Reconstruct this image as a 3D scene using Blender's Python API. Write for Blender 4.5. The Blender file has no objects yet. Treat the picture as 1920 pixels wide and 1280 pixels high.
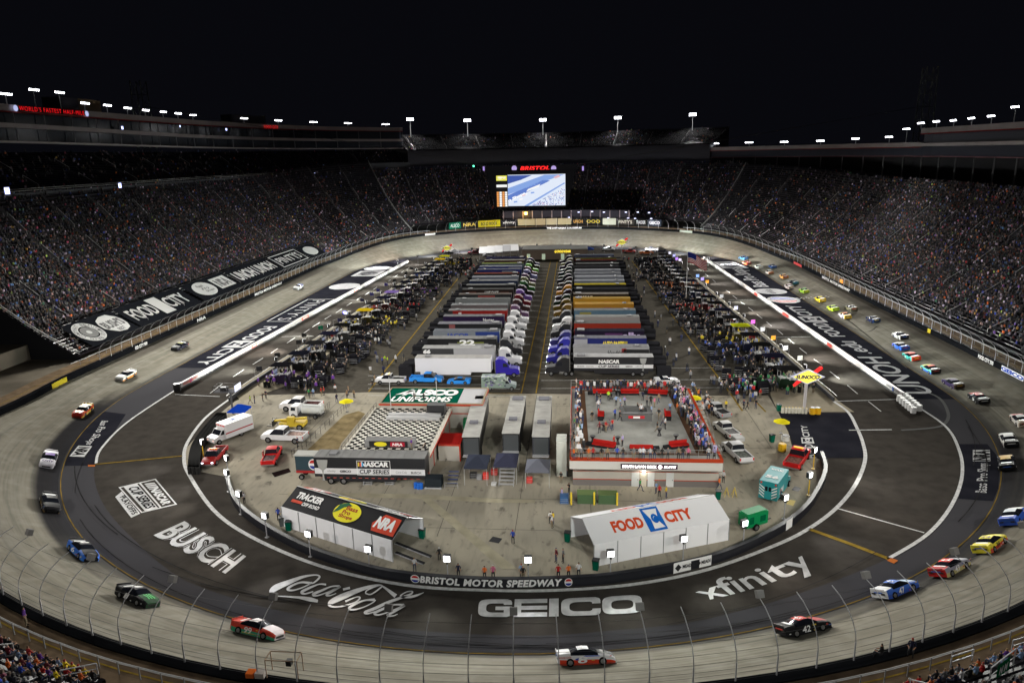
import bpy, math, random
import numpy as np
from math import sin, cos, pi, hypot, atan2, radians, degrees, sqrt
from mathutils import Vector, Matrix
R = random.Random(7)
NR = np.random.default_rng(11)
C = bpy.context.scene.collection
SC = bpy.context.scene
# ---------------------------------------------------------------- camera
FPX, PSI, TH, RO, CH = 1348.36, .0907, .2559, -.0221, 44.0
_f = Vector((-sin(PSI)*cos(TH), cos(PSI)*cos(TH), -sin(TH)))
_r = Vector((cos(PSI), sin(PSI), 0)); _u = _r.cross(_f)
CR = cos(RO)*_r + sin(RO)*_u; CU = cos(RO)*_u - sin(RO)*_r; CF = _f
cam = bpy.data.cameras.new('camera'); camo = bpy.data.objects.new('camera', cam); C.objects.link(camo)
cam.sensor_width = 36; cam.lens = 36*FPX/1920; cam.clip_end = 4000; cam.clip_start = .1
camo.matrix_world = Matrix(((CR.x, CU.x, -CF.x, 0), (CR.y, CU.y, -CF.y, 0), (CR.z, CU.z, -CF.z, CH), (0, 0, 0, 1)))
SC.camera = camo
# ---------------------------------------------------------------- night sky, exposure
w = bpy.data.worlds.new("World"); SC.world = w; w.use_nodes = True
w.node_tree.nodes['Background'].inputs[0].default_value = (.10, .105, .16, 1)
w.node_tree.nodes['Background'].inputs[1].default_value = .024
SC.view_settings.view_transform = 'Standard'; SC.view_settings.look = 'None'; SC.view_settings.exposure = 0; SC.view_settings.gamma = 1
try:
    SC.cycles.max_bounces = 4; SC.cycles.diffuse_bounces = 2; SC.cycles.sample_clamp_indirect = 3; SC.cycles.sample_clamp_direct = 0
    SC.cycles.use_denoising = True
except Exception: pass
PW_ROOF, PW_LOW, PW_NEAR = 290000, 4200, 330000      # watts
# ---------------------------------------------------------------- geometry helpers
def ray(x, y): return CF + (x-960)/FPX*CR - (y-640)/FPX*CU
def G(x, y, z=0.0):
    d = ray(x, y); t = (z-CH)/d.z
    return Vector((t*d.x, t*d.y, z))
def DY(x, y, Y):
    d = ray(x, y); t = Y/d.y
    return Vector((t*d.x, Y, CH+t*d.z))
CX, C1, C2, RY, RW = -9.9, 133.2, 272., 77.8, 90.5
def offp(x, y):
    yy = min(max(y, C1), C2); return hypot(x-CX, y-yy)
def nrm(x, y):
    yy = min(max(y, C1), C2); d = hypot(x-CX, y-yy); return ((x-CX)/d, (y-yy)/d)
def sm(t): t = min(max(t, 0), 1); return t*t*(3-2*t)
def hb(y): return 2.1 + 3.8*sm((120-y)/40.) + 4.7*sm((y-283)/55.)
def bankz(x, y):
    o = offp(x, y); return 0 if o < RY else min((o-RY)/(RW-RY), 1)*hb(y)
def GB(px, py, add=0.0):
    z = 0
    for _ in range(30):
        p = G(px, py, z+add); z = .5*z+.5*bankz(p.x, p.y)
    return Vector((p.x, p.y, z))
def hit(px, py, rho):
    d = ray(px, py); t = 5.
    while offp(t*d.x, t*d.y) > rho and t < 400: t += .5
    while offp(t*d.x, t*d.y) < rho and t < 900: t += .25
    return Vector((t*d.x, t*d.y, CH+t*d.z))
def P2(u, v, q):      # bilinear on quad bl, br, tr, tl
    a, b, c, d = q
    return a*(1-u)*(1-v) + b*u*(1-v) + c*u*v + d*(1-u)*v
def cat(pts, n=8, closed=False):
    pts = [Vector(p) for p in pts]; out = []
    m = len(pts); rng = range(m if closed else m-1)
    for i in rng:
        p0 = pts[(i-1) % m] if (closed or i) else pts[0]; p1 = pts[i]; p2 = pts[(i+1) % m]; p3 = pts[(i+2) % m] if (closed or i < m-2) else pts[-1]
        for k in range(n):
            t = k/n
            out.append(.5*((2*p1)+(p2-p0)*t+(2*p0-5*p1+4*p2-p3)*t*t+(3*p1-p0-3*p2+p3)*t**3))
    if not closed: out.append(pts[-1])
    return out
class MB:
    def __init__(s): s.v = []; s.f = []; s.m = []; s.uv = None
    def add(s, vs, fs, m=0):
        b = len(s.v); s.v += [tuple(v) for v in vs]; s.f += [tuple(i+b for i in f) for f in fs]; s.m += [m]*len(fs); return s
    def box(s, c, d, m=0, rz=0., taper=1., T=None):
        x, y, z = d[0]/2, d[1]/2, d[2]/2; vs = []
        for sz in (-1, 1):
            k = taper if sz > 0 else 1
            for sx, sy in ((-1, -1), (1, -1), (1, 1), (-1, 1)):
                px, py = sx*x*k, sy*y*k
                if rz: px, py = px*cos(rz)-py*sin(rz), px*sin(rz)+py*cos(rz)
                p = Vector((c[0]+px, c[1]+py, c[2]+sz*z)); vs.append(T @ p if T else p)
        return s.add(vs, [(3, 2, 1, 0), (4, 5, 6, 7), (0, 1, 5, 4), (1, 2, 6, 5), (2, 3, 7, 6), (3, 0, 4, 7)], m)
    def b(s, x0, x1, y0, y1, z0, z1, m=0): return s.box(((x0+x1)/2, (y0+y1)/2, (z0+z1)/2), (x1-x0, y1-y0, z1-z0), m)
    def quad(s, a, b, c, d, m=0): return s.add([a, b, c, d], [(0, 1, 2, 3)], m)
    def poly(s, ps, m=0): return s.add(ps, [tuple(range(len(ps)))], m)
    def cyl(s, p0, p1, r0, r1=None, n=8, m=0, caps=True):
        p0 = Vector(p0); p1 = Vector(p1); r1 = r0 if r1 is None else r1; d = (p1-p0).normalized()
        a = d.orthogonal().normalized(); b = d.cross(a); vs = []
        for p, r in ((p0, r0), (p1, r1)):
            for i in range(n):
                t = 2*pi*i/n; vs.append(p+(a*cos(t)+b*sin(t))*r)
        fs = [(i, (i+1) % n, n+(i+1) % n, n+i) for i in range(n)]
        if caps: fs += [tuple(range(n-1, -1, -1)), tuple(range(n, 2*n))]
        return s.add(vs, fs, m)
    def tube(s, pts, r, n=5, m=0):
        for a, b in zip(pts[:-1], pts[1:]): s.cyl(a, b, r, r, n, m)
        return s
    def prism(s, prof, y0, y1, m=0, ax='y'):   # profile in x,z extruded along y
        n = len(prof); vs = [(x, y0, z) for x, z in prof]+[(x, y1, z) for x, z in prof]
        fs = [(i, (i+1) % n, n+(i+1) % n, n+i) for i in range(n)]+[tuple(range(n-1, -1, -1)), tuple(range(n, 2*n))]
        return s.add(vs, fs, m)
    def ball(s, c, r, m=0, nu=8, nv=5, sz=1.):
        vs = [(c[0], c[1], c[2]-r*sz)]; fs = []
        for j in range(1, nv):
            p = pi*j/nv-pi/2
            for i in range(nu): vs.append((c[0]+r*cos(p)*cos(2*pi*i/nu), c[1]+r*cos(p)*sin(2*pi*i/nu), c[2]+r*sz*sin(p)))
        vs.append((c[0], c[1], c[2]+r*sz)); k = len(vs)-1
        for i in range(nu):
            fs.append((0, 1+(i+1) % nu, 1+i)); fs.append((k, k-nu+i, k-nu+(i+1) % nu))
            for j in range(nv-2): a = 1+j*nu; fs.append((a+i, a+(i+1) % nu, a+nu+(i+1) % nu, a+nu+i))
        return s.add(vs, fs, m)
    def ribbon(s, pts, wd, m=0, dz=0.):
        n = len(pts); L = []; Rr = []
        for i, p in enumerate(pts):
            a = pts[max(i-1, 0)]; b = pts[min(i+1, n-1)]; t = Vector((b[0]-a[0], b[1]-a[1], 0)).normalized(); q = Vector((-t.y, t.x, 0))*wd/2
            L.append((p[0]+q.x, p[1]+q.y, p[2]+dz)); Rr.append((p[0]-q.x, p[1]-q.y, p[2]+dz))
        return s.add(L+Rr, [(n+i, n+i+1, i+1, i) for i in range(n-1)], m)
    def wall(s, pts, h, th, m=0, z0=None, mtop=None):   # upright wall along a path (left side kept, thickness to the left)
        n = len(pts); A = []
        for i, p in enumerate(pts):
            a = pts[max(i-1, 0)]; b = pts[min(i+1, n-1)]; t = Vector((b[0]-a[0], b[1]-a[1], 0)).normalized(); q = Vector((-t.y, t.x, 0))*th/2
            z = p[2] if z0 is None else z0
            A.append([(p[0]-q.x, p[1]-q.y, z), (p[0]-q.x, p[1]-q.y, z+h), (p[0]+q.x, p[1]+q.y, z+h), (p[0]+q.x, p[1]+q.y, z)])
        vs = [v for a in A for v in a]
        for i in range(n-1):
            k = 4*i
            s.add([vs[k], vs[k+4], vs[k+5], vs[k+1]], [(0, 1, 2, 3)], m); s.add([vs[k+1], vs[k+5], vs[k+6], vs[k+2]], [(0, 1, 2, 3)], m if mtop is None else mtop)
            s.add([vs[k+2], vs[k+6], vs[k+7], vs[k+3]], [(0, 1, 2, 3)], m)
        s.add(vs[:4], [(0, 1, 2, 3)], m); s.add(vs[-4:], [(3, 2, 1, 0)], m); return s
    def build(s, name, mats, parent=None, smooth=False, **kw):
        me = bpy.data.meshes.new(name); me.from_pydata(s.v, [], s.f)
        if not isinstance(mats, (list, tuple)): mats = [mats]
        for m in mats: me.materials.append(m)
        if len(mats) > 1: me.polygons.foreach_set('material_index', s.m)
        if smooth: me.polygons.foreach_set('use_smooth', [True]*len(s.f))
        me.update(); return link(name, me, parent, **kw)
def link(name, me, parent=None, label=None, cat=None, group=None, kind=None, loc=None):
    o = bpy.data.objects.new(name, me); C.objects.link(o)
    if parent is not None: o.parent = parent
    if loc is not None: o.location = loc
    if label: o['label'] = label
    if cat: o['category'] = cat
    if group: o['group'] = group
    if kind: o['kind'] = kind
    return o
def thing(name, label, cat, loc=(0, 0, 0), rz=0., group=None):
    o = link(name, None, None, label, cat, group, None, loc); o.rotation_euler = (0, 0, rz); return o
def dup(root, loc=None, rz=None, label=None, group=None):
    r = root.copy(); C.objects.link(r)
    if loc is not None: r.location = loc
    if rz is not None: r.rotation_euler = (0, 0, rz)
    if label: r['label'] = label
    if group: r['group'] = group
    for ch in list(root.children):
        c = ch.copy(); C.objects.link(c); c.parent = r
        for g in ch.children:
            d = g.copy(); C.objects.link(d); d.parent = c
    return r
ORD = ['first', 'second', 'third', 'fourth', 'fifth', 'sixth', 'seventh', 'eighth', 'ninth', 'tenth', 'eleventh', 'twelfth', 'thirteenth', 'fourteenth', 'fifteenth', 'sixteenth', 'seventeenth', 'eighteenth', 'nineteenth', 'twentieth']
def od(i):
    if i < 20: return ORD[i]
    t, u = divmod(i+1, 10); tens = {2: 'twent', 3: 'thirt', 4: 'fort', 5: 'fift', 6: 'sixt', 7: 'sevent', 8: 'eight', 9: 'ninet'}
    if t >= 10: return 'hundred and ' + od(i-100) if i >= 100 else 'hundredth'
    return tens[t]+'ieth' if u == 0 else tens[t]+'y-'+ORD[u-1]
# ---------------------------------------------------------------- materials
_M = {}
def mat(col, rough=.6, met=0., em=0., var=0., sc=3., name=None, emc=None):
    key = (tuple(round(c, 4) for c in col), rough, met, em, var, sc, emc)
    if key in _M: return _M[key]
    m = bpy.data.materials.new(name or 'surface'); m.use_nodes = True; nt = m.node_tree; b = nt.nodes['Principled BSDF']
    b.inputs['Base Color'].default_value = (*col, 1); b.inputs['Roughness'].default_value = rough; b.inputs['Metallic'].default_value = met
    if rough >= .5: b.inputs['Specular IOR Level'].default_value = 0 if rough >= .6 else .1
    elif .34 < rough < .4: b.inputs['Specular IOR Level'].default_value = .22
    if em: b.inputs['Emission Color'].default_value = (*(emc or col), 1); b.inputs['Emission Strength'].default_value = em
    if var:
        tc = nt.nodes.new('ShaderNodeTexCoord'); n = nt.nodes.new('ShaderNodeTexNoise'); n.inputs['Scale'].default_value = sc; n.inputs['Detail'].default_value = 6
        r = nt.nodes.new('ShaderNodeMapRange'); r.inputs['From Min'].default_value = .3; r.inputs['From Max'].default_value = .7; r.inputs['To Min'].default_value = 1-var; r.inputs['To Max'].default_value = 1+var
        mx = nt.nodes.new('ShaderNodeVectorMath'); mx.operation = 'SCALE'; mx.inputs[0].default_value = col
        nt.links.new(tc.outputs['Object'], n.inputs['Vector']); nt.links.new(n.outputs['Fac'], r.inputs['Value']); nt.links.new(r.outputs[0], mx.inputs['Scale']); nt.links.new(mx.outputs[0], b.inputs['Base Color'])
    _M[key] = m; return m
def ground_mat(name, col, layers, rough=.75, uv=False, stripes=None):
    """layered noise ground: layers = (scale xyz, lo, hi, colour, strength)"""
    m = bpy.data.materials.new(name); m.use_nodes = True; nt = m.node_tree; b = nt.nodes['Principled BSDF']; L = nt.links
    b.inputs['Roughness'].default_value = rough
    b.inputs['Specular IOR Level'].default_value = 0; b.inputs['Roughness'].default_value = max(rough, .8)
    tc = nt.nodes.new('ShaderNodeTexCoord'); rgb = nt.nodes.new('ShaderNodeRGB'); rgb.outputs[0].default_value = (*col, 1); cur = rgb.outputs[0]
    for sc, lo, hi, c2, st in layers:
        mp = nt.nodes.new('ShaderNodeMapping'); mp.inputs['Scale'].default_value = sc; L.new(tc.outputs['UV' if uv else 'Object'], mp.inputs['Vector'])
        n = nt.nodes.new('ShaderNodeTexNoise'); n.inputs['Scale'].default_value = 1; n.inputs['Detail'].default_value = 5; L.new(mp.outputs[0], n.inputs['Vector'])
        r = nt.nodes.new('ShaderNodeMapRange'); r.inputs['From Min'].default_value = lo; r.inputs['From Max'].default_value = hi; r.inputs['To Max'].default_value = st; L.new(n.outputs['Fac'], r.inputs['Value'])
        mx = nt.nodes.new('ShaderNodeMix'); mx.data_type = 'RGBA'; L.new(r.outputs[0], mx.inputs['Factor']); L.new(cur, mx.inputs[6]); mx.inputs[7].default_value = (*c2, 1); cur = mx.outputs[2]
    if stripes: cur = stripes(nt, tc, cur)
    L.new(cur, b.inputs['Base Color']); return m
WHITE = mat((.78, .78, .78), .5, name='white_paint'); BLACK = mat((.012, .012, .014), .45, name='black_paint'); STEEL = mat((.42, .42, .44), .5, .15, name='galvanised_steel')
ALU = mat((.45, .45, .46), .4, .3, var=.15, sc=.3, name='aluminium'); GLASS = mat((.012, .014, .02), .08, name='dark_glass'); RUB = mat((.014, .014, .014), .8, name='rubber')
RIM = mat((.25, .25, .26), .35, .7, name='wheel_rim'); RED = mat((.55, .03, .02), .4, name='red_paint'); INK = mat((.011, .011, .012), .95, name='matt_black_paint'); YEL = mat((.85, .55, .02), .45, name='yellow_paint'); LINE = mat((.6, .6, .6), .6, var=.2, sc=2., name='line_paint')
LINEY = mat((.24, .16, .03), .6, var=.25, sc=1.5, name='yellow_line_paint'); DARKST = mat((.03, .03, .035), .5, .3, name='dark_steel')
# ---------------------------------------------------------------- lettering
_TX = {}
def glyphs(s, bold=.0, shear=0., sp=1.):
    k = (s, bold, shear, sp)
    if k in _TX: return _TX[k]
    cu = bpy.data.curves.new('t', 'FONT'); cu.body = s; cu.offset = bold; cu.shear = shear; cu.space_character = sp; cu.resolution_u = 3; cu.fill_mode = 'BOTH' if hasattr(cu, 'fill_mode') and False else cu.fill_mode
    o = bpy.data.objects.new('t', cu); C.objects.link(o); bpy.context.view_layer.update()
    me = bpy.data.meshes.new_from_object(o.evaluated_get(bpy.context.evaluated_depsgraph_get()))
    vs = [tuple(v.co) for v in me.vertices]; fs = [tuple(p.vertices) for p in me.polygons]
    bpy.data.objects.remove(o); bpy.data.curves.remove(cu); bpy.data.meshes.remove(me)
    x0 = min(v[0] for v in vs); x1 = max(v[0] for v in vs); y0 = min(v[1] for v in vs); y1 = max(v[1] for v in vs)
    r = ([((v[0]-x0)/(x1-x0), (v[1]-y0)/(y1-y0)) for v in vs], fs, (x1-x0)/(y1-y0)); _TX[k] = r; return r
def text(s, fn, m, name='lettering', parent=None, bold=.02, shear=0., sp=1., mb=None, mi=0, **kw):
    vs, fs, _ = glyphs(s, bold, shear, sp); out = [fn(u, v) for u, v in vs]
    if mb is not None: mb.add(out, fs, mi); return None
    q = MB(); q.add(out, fs); return q.build(name, m, parent, **kw)
def qf(a, b, c, d, lift=(0, 0, 0)):
    q = [Vector(p) for p in (a, b, c, d)]; l = Vector(lift); return lambda u, v: P2(u, v, q)+l
def flat(x0, x1, z0, z1, y): return lambda u, v: Vector((x0+(x1-x0)*u, y, z0+(z1-z0)*v))
def disc(fn, m, mb, mi=0, n=24, c=(.5, .5), r=(.5, .5), r0=0.):
    if r0 == 0: mb.add([fn(c[0]+r[0]*cos(2*pi*i/n), c[1]+r[1]*sin(2*pi*i/n)) for i in range(n)], [tuple(range(n))], mi)
    else:
        mb.add([fn(c[0]+k*r[0]*cos(2*pi*i/n), c[1]+k*r[1]*sin(2*pi*i/n)) for k in (r0, 1) for i in range(n)], [(i, n+i, n+(i+1) % n, (i+1) % n) for i in range(n)], mi)
# ================================================================ ring-shaped setting
RING = []
for i in range(0, 72): a = pi+pi*i/72; RING.append((CX, C1, cos(a), sin(a)))
for i in range(0, 24): RING.append((CX, C1+(C2-C1)*i/24, 1, 0))
for i in range(0, 72): a = pi*i/72; RING.append((CX, C2, cos(a), sin(a)))
for i in range(0, 24): RING.append((CX, C2-(C2-C1)*i/24, -1, 0))
NRG = len(RING)
def rp(i, rho, z=0.):
    b = RING[i % NRG]; return (b[0]+b[2]*rho, b[1]+b[3]*rho, z)
HB = [hb(b[1]+b[3]*RW) for b in RING]
ARC = [0.]
for i in range(NRG): ARC.append(ARC[-1]+(Vector(rp(i+1, 84))-Vector(rp(i, 84))).length)
def ringstrip(rows, mats, name, idx=None, uvs=False, closed=True, parent=None, mi=None, smooth=False, **kw):
    """rows: list of (rho fn, z fn) -> strips between consecutive rows"""
    idx = list(range(NRG+1)) if idx is None else list(idx); n = len(idx); q = MB(); vs = []
    for fr, fz in rows:
        for i in idx: vs.append(rp(i, fr(i % NRG) if callable(fr) else fr, fz(i % NRG) if callable(fz) else fz))
    fs = []; ms = []
    for k in range(len(rows)-1):
        for j in range(n-1): fs.append((k*n+j, (k+1)*n+j, (k+1)*n+j+1, k*n+j+1)); ms.append(mi[k] if mi else 0)
    q.v = vs; q.f = fs; q.m = ms
    o = q.build(name, mats, parent, smooth=smooth, **kw)
    if uvs:
        me = o.data; uvl = me.uv_layers.new(name='UVMap'); R0 = [r if not callable(r) else 0 for r, _ in rows]
        dat = np.zeros(len(me.loops)*2, dtype=np.float32); li = np.zeros(len(me.loops), dtype=np.int32); me.loops.foreach_get('vertex_index', li)
        k, j = li//n, li % n; A = np.array([ARC[i] if i <= NRG else ARC[i-NRG] for i in idx]); RR = np.array(R0)
        dat[0::2] = A[j]; dat[1::2] = RR[k]; uvl.data.foreach_set('uv', dat)
    return o
# -- ground under everything
MB().poly([(-900, -600, -1.2), (900, -600, -1.2), (900, 1300, -1.2), (-900, 1300, -1.2)]).build('ground', ground_mat('dark_ground', (.03, .032, .03), [((.02,)*3, .4, .6, (.02, .022, .018), .8)]), kind='structure')
ASPH = ground_mat('brown_asphalt', (.056, .05, .044), [((.05, .05, 1), .35, .7, (.07, .063, .055), .7), ((.5, .5, 1), .4, .7, (.024, .021, .02), .5), ((6, 6, 1), .4, .7, (.048, .044, .041), .35)], .72)
MB().poly([rp(i, RY) for i in range(NRG)]).build('pit_road', ASPH, kind='structure')
# apron ring between pit lane and banking, one sheet higher
APR = ground_mat('blue_grey_asphalt', (.062, .061, .068), [((.03, .3, 1), .35, .7, (.076, .074, .08), .8), ((.4, .3, 1), .4, .7, (.032, .031, .036), .5)], .7, uv=True)
wpx = [(400, 690), (330, 730), (240, 790), (190, 840), (178, 870), (178, 905), (200, 955), (260, 1020), (350, 1090), (470, 1135), (600, 1162), (700, 1174), (860, 1187), (1026, 1191), (1125, 1183), (1230, 1174), (1326, 1160), (1500, 1112), (1665, 1047), (1740, 1000), (1785, 950), (1806, 890), (1800, 835), (1770, 792), (1690, 745)]
W2 = [G(*p) for p in wpx]
def apr_in(i):
    b = RING[i]
    if b[1] == C1 and b[3] < 0 or (b[2] != 0 and b[3] == 0 and b[1] < 150):
        # inner limit follows the painted line in the near turn
        a = atan2(b[3], b[2]); best = None
        for p in W2C:
            if p.y <= C1:
                d = abs((atan2(p.y-C1, p.x-CX)-a+pi) % (2*pi)-pi)
                if best is None or d < best[0]: best = (d, hypot(p.x-CX, p.y-C1))
        return min(best[1], 76) if best and best[0] < .06 else 69.5
    return 69.5
W2C = cat(W2, 12)
ringstrip([(apr_in, .012), (75., .014), (RY-.02, .016)], APR, 'track_apron', uvs=False, kind='structure').data
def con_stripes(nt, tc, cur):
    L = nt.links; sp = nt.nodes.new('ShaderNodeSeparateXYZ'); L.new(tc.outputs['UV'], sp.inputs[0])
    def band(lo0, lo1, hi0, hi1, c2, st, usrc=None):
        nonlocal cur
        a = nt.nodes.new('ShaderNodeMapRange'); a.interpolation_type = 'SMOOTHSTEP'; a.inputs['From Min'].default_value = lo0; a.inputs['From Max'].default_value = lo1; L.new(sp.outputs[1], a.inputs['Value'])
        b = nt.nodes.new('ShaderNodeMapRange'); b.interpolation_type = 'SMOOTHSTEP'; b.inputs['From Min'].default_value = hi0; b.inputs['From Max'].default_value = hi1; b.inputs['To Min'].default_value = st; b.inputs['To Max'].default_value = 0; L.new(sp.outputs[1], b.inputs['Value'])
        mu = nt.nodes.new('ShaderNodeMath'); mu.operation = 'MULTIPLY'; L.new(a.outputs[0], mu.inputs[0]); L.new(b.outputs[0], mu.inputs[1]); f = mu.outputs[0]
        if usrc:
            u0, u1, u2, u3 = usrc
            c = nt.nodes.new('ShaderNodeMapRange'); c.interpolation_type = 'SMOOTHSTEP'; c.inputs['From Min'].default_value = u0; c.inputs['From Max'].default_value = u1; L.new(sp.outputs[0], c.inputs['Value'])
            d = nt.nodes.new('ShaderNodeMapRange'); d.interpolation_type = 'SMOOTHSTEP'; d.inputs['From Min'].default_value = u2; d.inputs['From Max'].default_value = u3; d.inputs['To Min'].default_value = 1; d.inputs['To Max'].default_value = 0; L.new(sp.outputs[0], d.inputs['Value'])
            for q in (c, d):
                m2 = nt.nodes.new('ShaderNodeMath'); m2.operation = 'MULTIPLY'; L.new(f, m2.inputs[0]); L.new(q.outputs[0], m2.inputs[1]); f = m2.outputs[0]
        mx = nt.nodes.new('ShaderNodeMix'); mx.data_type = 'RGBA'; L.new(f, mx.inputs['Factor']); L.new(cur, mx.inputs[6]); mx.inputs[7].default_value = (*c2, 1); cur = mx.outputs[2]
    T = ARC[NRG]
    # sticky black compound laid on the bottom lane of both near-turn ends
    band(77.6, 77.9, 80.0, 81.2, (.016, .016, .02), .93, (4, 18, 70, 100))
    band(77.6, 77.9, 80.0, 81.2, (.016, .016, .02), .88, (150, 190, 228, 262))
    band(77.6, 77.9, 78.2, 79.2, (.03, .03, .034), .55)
    # darker brown band against the wall on the straights
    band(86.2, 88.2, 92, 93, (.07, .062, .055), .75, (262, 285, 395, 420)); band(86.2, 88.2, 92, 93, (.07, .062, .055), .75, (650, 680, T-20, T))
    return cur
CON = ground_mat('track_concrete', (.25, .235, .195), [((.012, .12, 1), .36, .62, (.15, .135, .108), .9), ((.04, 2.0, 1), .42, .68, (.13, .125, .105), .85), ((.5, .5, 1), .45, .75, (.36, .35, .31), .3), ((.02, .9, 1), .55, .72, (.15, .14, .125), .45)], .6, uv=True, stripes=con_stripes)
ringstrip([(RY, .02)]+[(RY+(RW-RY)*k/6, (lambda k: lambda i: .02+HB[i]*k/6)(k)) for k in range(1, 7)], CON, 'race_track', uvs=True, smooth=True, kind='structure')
# orange-yellow line at the foot of the banking
ringstrip([(RY-.3, .03), (RY-.18, .034)], mat((.2, .135, .03), .8, var=.4, sc=.3), 'yellow_boundary_line', kind='structure')
# -- outer wall (black), raised 1.1 m above the banking
ringstrip([(RW, lambda i: HB[i]-.4), (RW, lambda i: HB[i]+1.1), (RW+1.0, lambda i: HB[i]+1.1), (RW+1.0, lambda i: HB[i]-.6)], mat((.007, .0075, .009), .9, var=.3, sc=.2, name='black_wall'), 'outer_wall', label='black retaining wall running round the whole outside of the banked track', cat='wall')
# -- open concrete ramps that fill the gaps between the stands
RAMP = mat((.12, .105, .085), .9, var=.3, sc=.15, name='ramp_concrete')
for idx_ in ([*range(185, 193)], [*range(0, 10)], [*range(58, 67)]):
    ringstrip([(RW+4.6, lambda i: HB[i]+1.2), (RW+16, lambda i: HB[i]+1.3), (RW+16.1, lambda i: HB[i]+4.6), (RW+30, lambda i: HB[i]+5), (RW+30.1, 16), (RW+60, 16.2)], RAMP, 'concourse_ramp', idx=idx_, kind='structure')
# -- catwalk behind the wall
WALK = mat((.14, .10, .066), .8, var=.3, sc=.6, name='stained_walkway')
ringstrip([(RW+1.0, lambda i: HB[i]+.95), (RW+2.75, lambda i: HB[i]+.97), (RW+4.6, lambda i: HB[i]+1.2)], WALK, 'spectator_walkway', kind='structure')
ringstrip([(RW+2.3, lambda i: HB[i]+.976), (RW+2.44, lambda i: HB[i]+.978)], LINEY, 'yellow_walkway_line', kind='structure')
# -- underside mound so nothing is open below the stands
ringstrip([(RW+4.6, lambda i: HB[i]+1.2), (RW+4.6, -1.2)], mat((.05, .05, .05), .9, name='stand_base'), 'stand_foundation', kind='structure')
# ================================================================ paved areas inside
LOT = ground_mat('lot_concrete', (.36, .325, .255), [((.06, .06, 1), .35, .68, (.26, .24, .2), .85), ((.35, .2, 1), .45, .7, (.28, .26, .21), .5), ((1.6, .3, 1), .5, .75, (.17, .155, .13), .5), ((8, 8, 1), .4, .7, (.3, .28, .24), .25), ((.9, .5, 1), .6, .72, (.09, .08, .07), .7)], .75)
lotp = [(345, 845), (352, 880), (424, 893), (440, 942), (470, 972), (520, 1003), (590, 1036), (700, 1070), (800, 1084), (925, 1090), (1050, 1088), (1165, 1078), (1330, 1046), (1440, 998), (1500, 958), (1530, 920), (1544, 880), (1540, 856), (1490, 856), (1478, 810), (1459, 772), (1440, 741), (1320, 741), (690, 735), (470, 741), (440, 752), (400, 785), (362, 825)]
MB().poly([G(*p, .02) for p in lotp]).build('infield_lot', LOT, kind='structure')
GAR = ground_mat('garage_asphalt', (.075, .068, .057), [((.07, .04, 1), .35, .68, (.055, .05, .042), .8), ((.8, .8, 1), .42, .7, (.10, .092, .078), .5)], .75)
MB().poly([(-53, 129, .016), (-56, 303, .016), (-44, 322, .016), (30, 322, .016), (41.5, 303, .016), (43.5, 129, .016)]).build('garage_road', GAR, kind='structure')
BEI = ground_mat('pit_stall_concrete', (.29, .255, .19), [((.2, .2, 1), .35, .7, (.21, .19, .15), .7), ((1, 1, 1), .45, .7, (.36, .32, .25), .4)], .7)
lw = [G(*p) for p in [(430, 752), (470, 724), (563, 662), (608, 633), (680, 585), (760, 530), (825, 487)]]
rw_ = [G(*p) for p in [(1300, 525), (1318, 540), (1375, 589), (1435, 640), (1500, 697), (1563, 752)]]
MB().poly([G(430, 728, .024), *[Vector((p.x-2.2, p.y, .024)) for p in lw[1:]], *[Vector((p.x+7, p.y, .024)) for p in reversed(lw[1:])], G(452, 752, .024)]).build('pit_stall_strip', BEI, kind='structure')
MB().poly([G(1459, 772, .024), G(1602, 772, .024), G(1573, 752, .024), *[Vector((p.x+2.0, p.y, .024)) for p in reversed(rw_[:-1])], *[Vector((p.x-6, p.y, .024)) for p in rw_[:-1]], G(1445, 741, .024)]).build('pit_stall_strip', BEI, kind='structure')
NAVY = ground_mat('navy_painted_asphalt', (.017, .0175, .024), [((.3, .3, 1), .4, .7, (.026, .026, .034), .8)], .6)
def patch(px, name='painted_patch', z=.03, m=NAVY): return MB().poly([G(*p, z) for p in px]).build(name, m, kind='structure')
patch([(1459, 772), (1590, 774), (1606, 795), (1618, 830), (1620, 858), (1552, 858), (1546, 862), (1492, 850), (1478, 806)])
patch([(1795, 832), (1851, 832), (1868, 852), (1874, 878), (1872, 915), (1862, 939), (1797, 934), (1804, 905), (1804, 860)])
patch([(196, 771), (236, 776), (205, 824), (188, 846), (180, 872), (121, 873), (126, 852), (150, 808)])
# light worn strips and drains in the lot
patch([(540, 922), (780, 926), (930, 934), (1003, 936), (1003, 942), (928, 942), (780, 934), (540, 930)], 'pale_concrete_strip', .034, mat((.33, .30, .22), .8, var=.2, sc=.5, name='pale_concrete'))
patch([(785, 930), (800, 928), (970, 1066), (940, 1066)], 'pale_concrete_strip', .038, mat((.33, .30, .22), .8, var=.2, sc=.5))
patch([(916, 1014), (924, 1005), (942, 1009), (935, 1018)], 'drain_grate', .04, DARKST); patch([(1484, 918), (1490, 911), (1502, 914), (1497, 921)], 'drain_grate', .04, DARKST)
patch([(509, 886), (541, 877), (546, 884), (515, 894)], 'drain_grate', .04, mat((.02, .012, .012), .6)); patch([(1480, 936), (1492, 938), (1487, 948), (1474, 944)], 'pale_patch', .04, mat((.6, .48, .2), .7))
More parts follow.
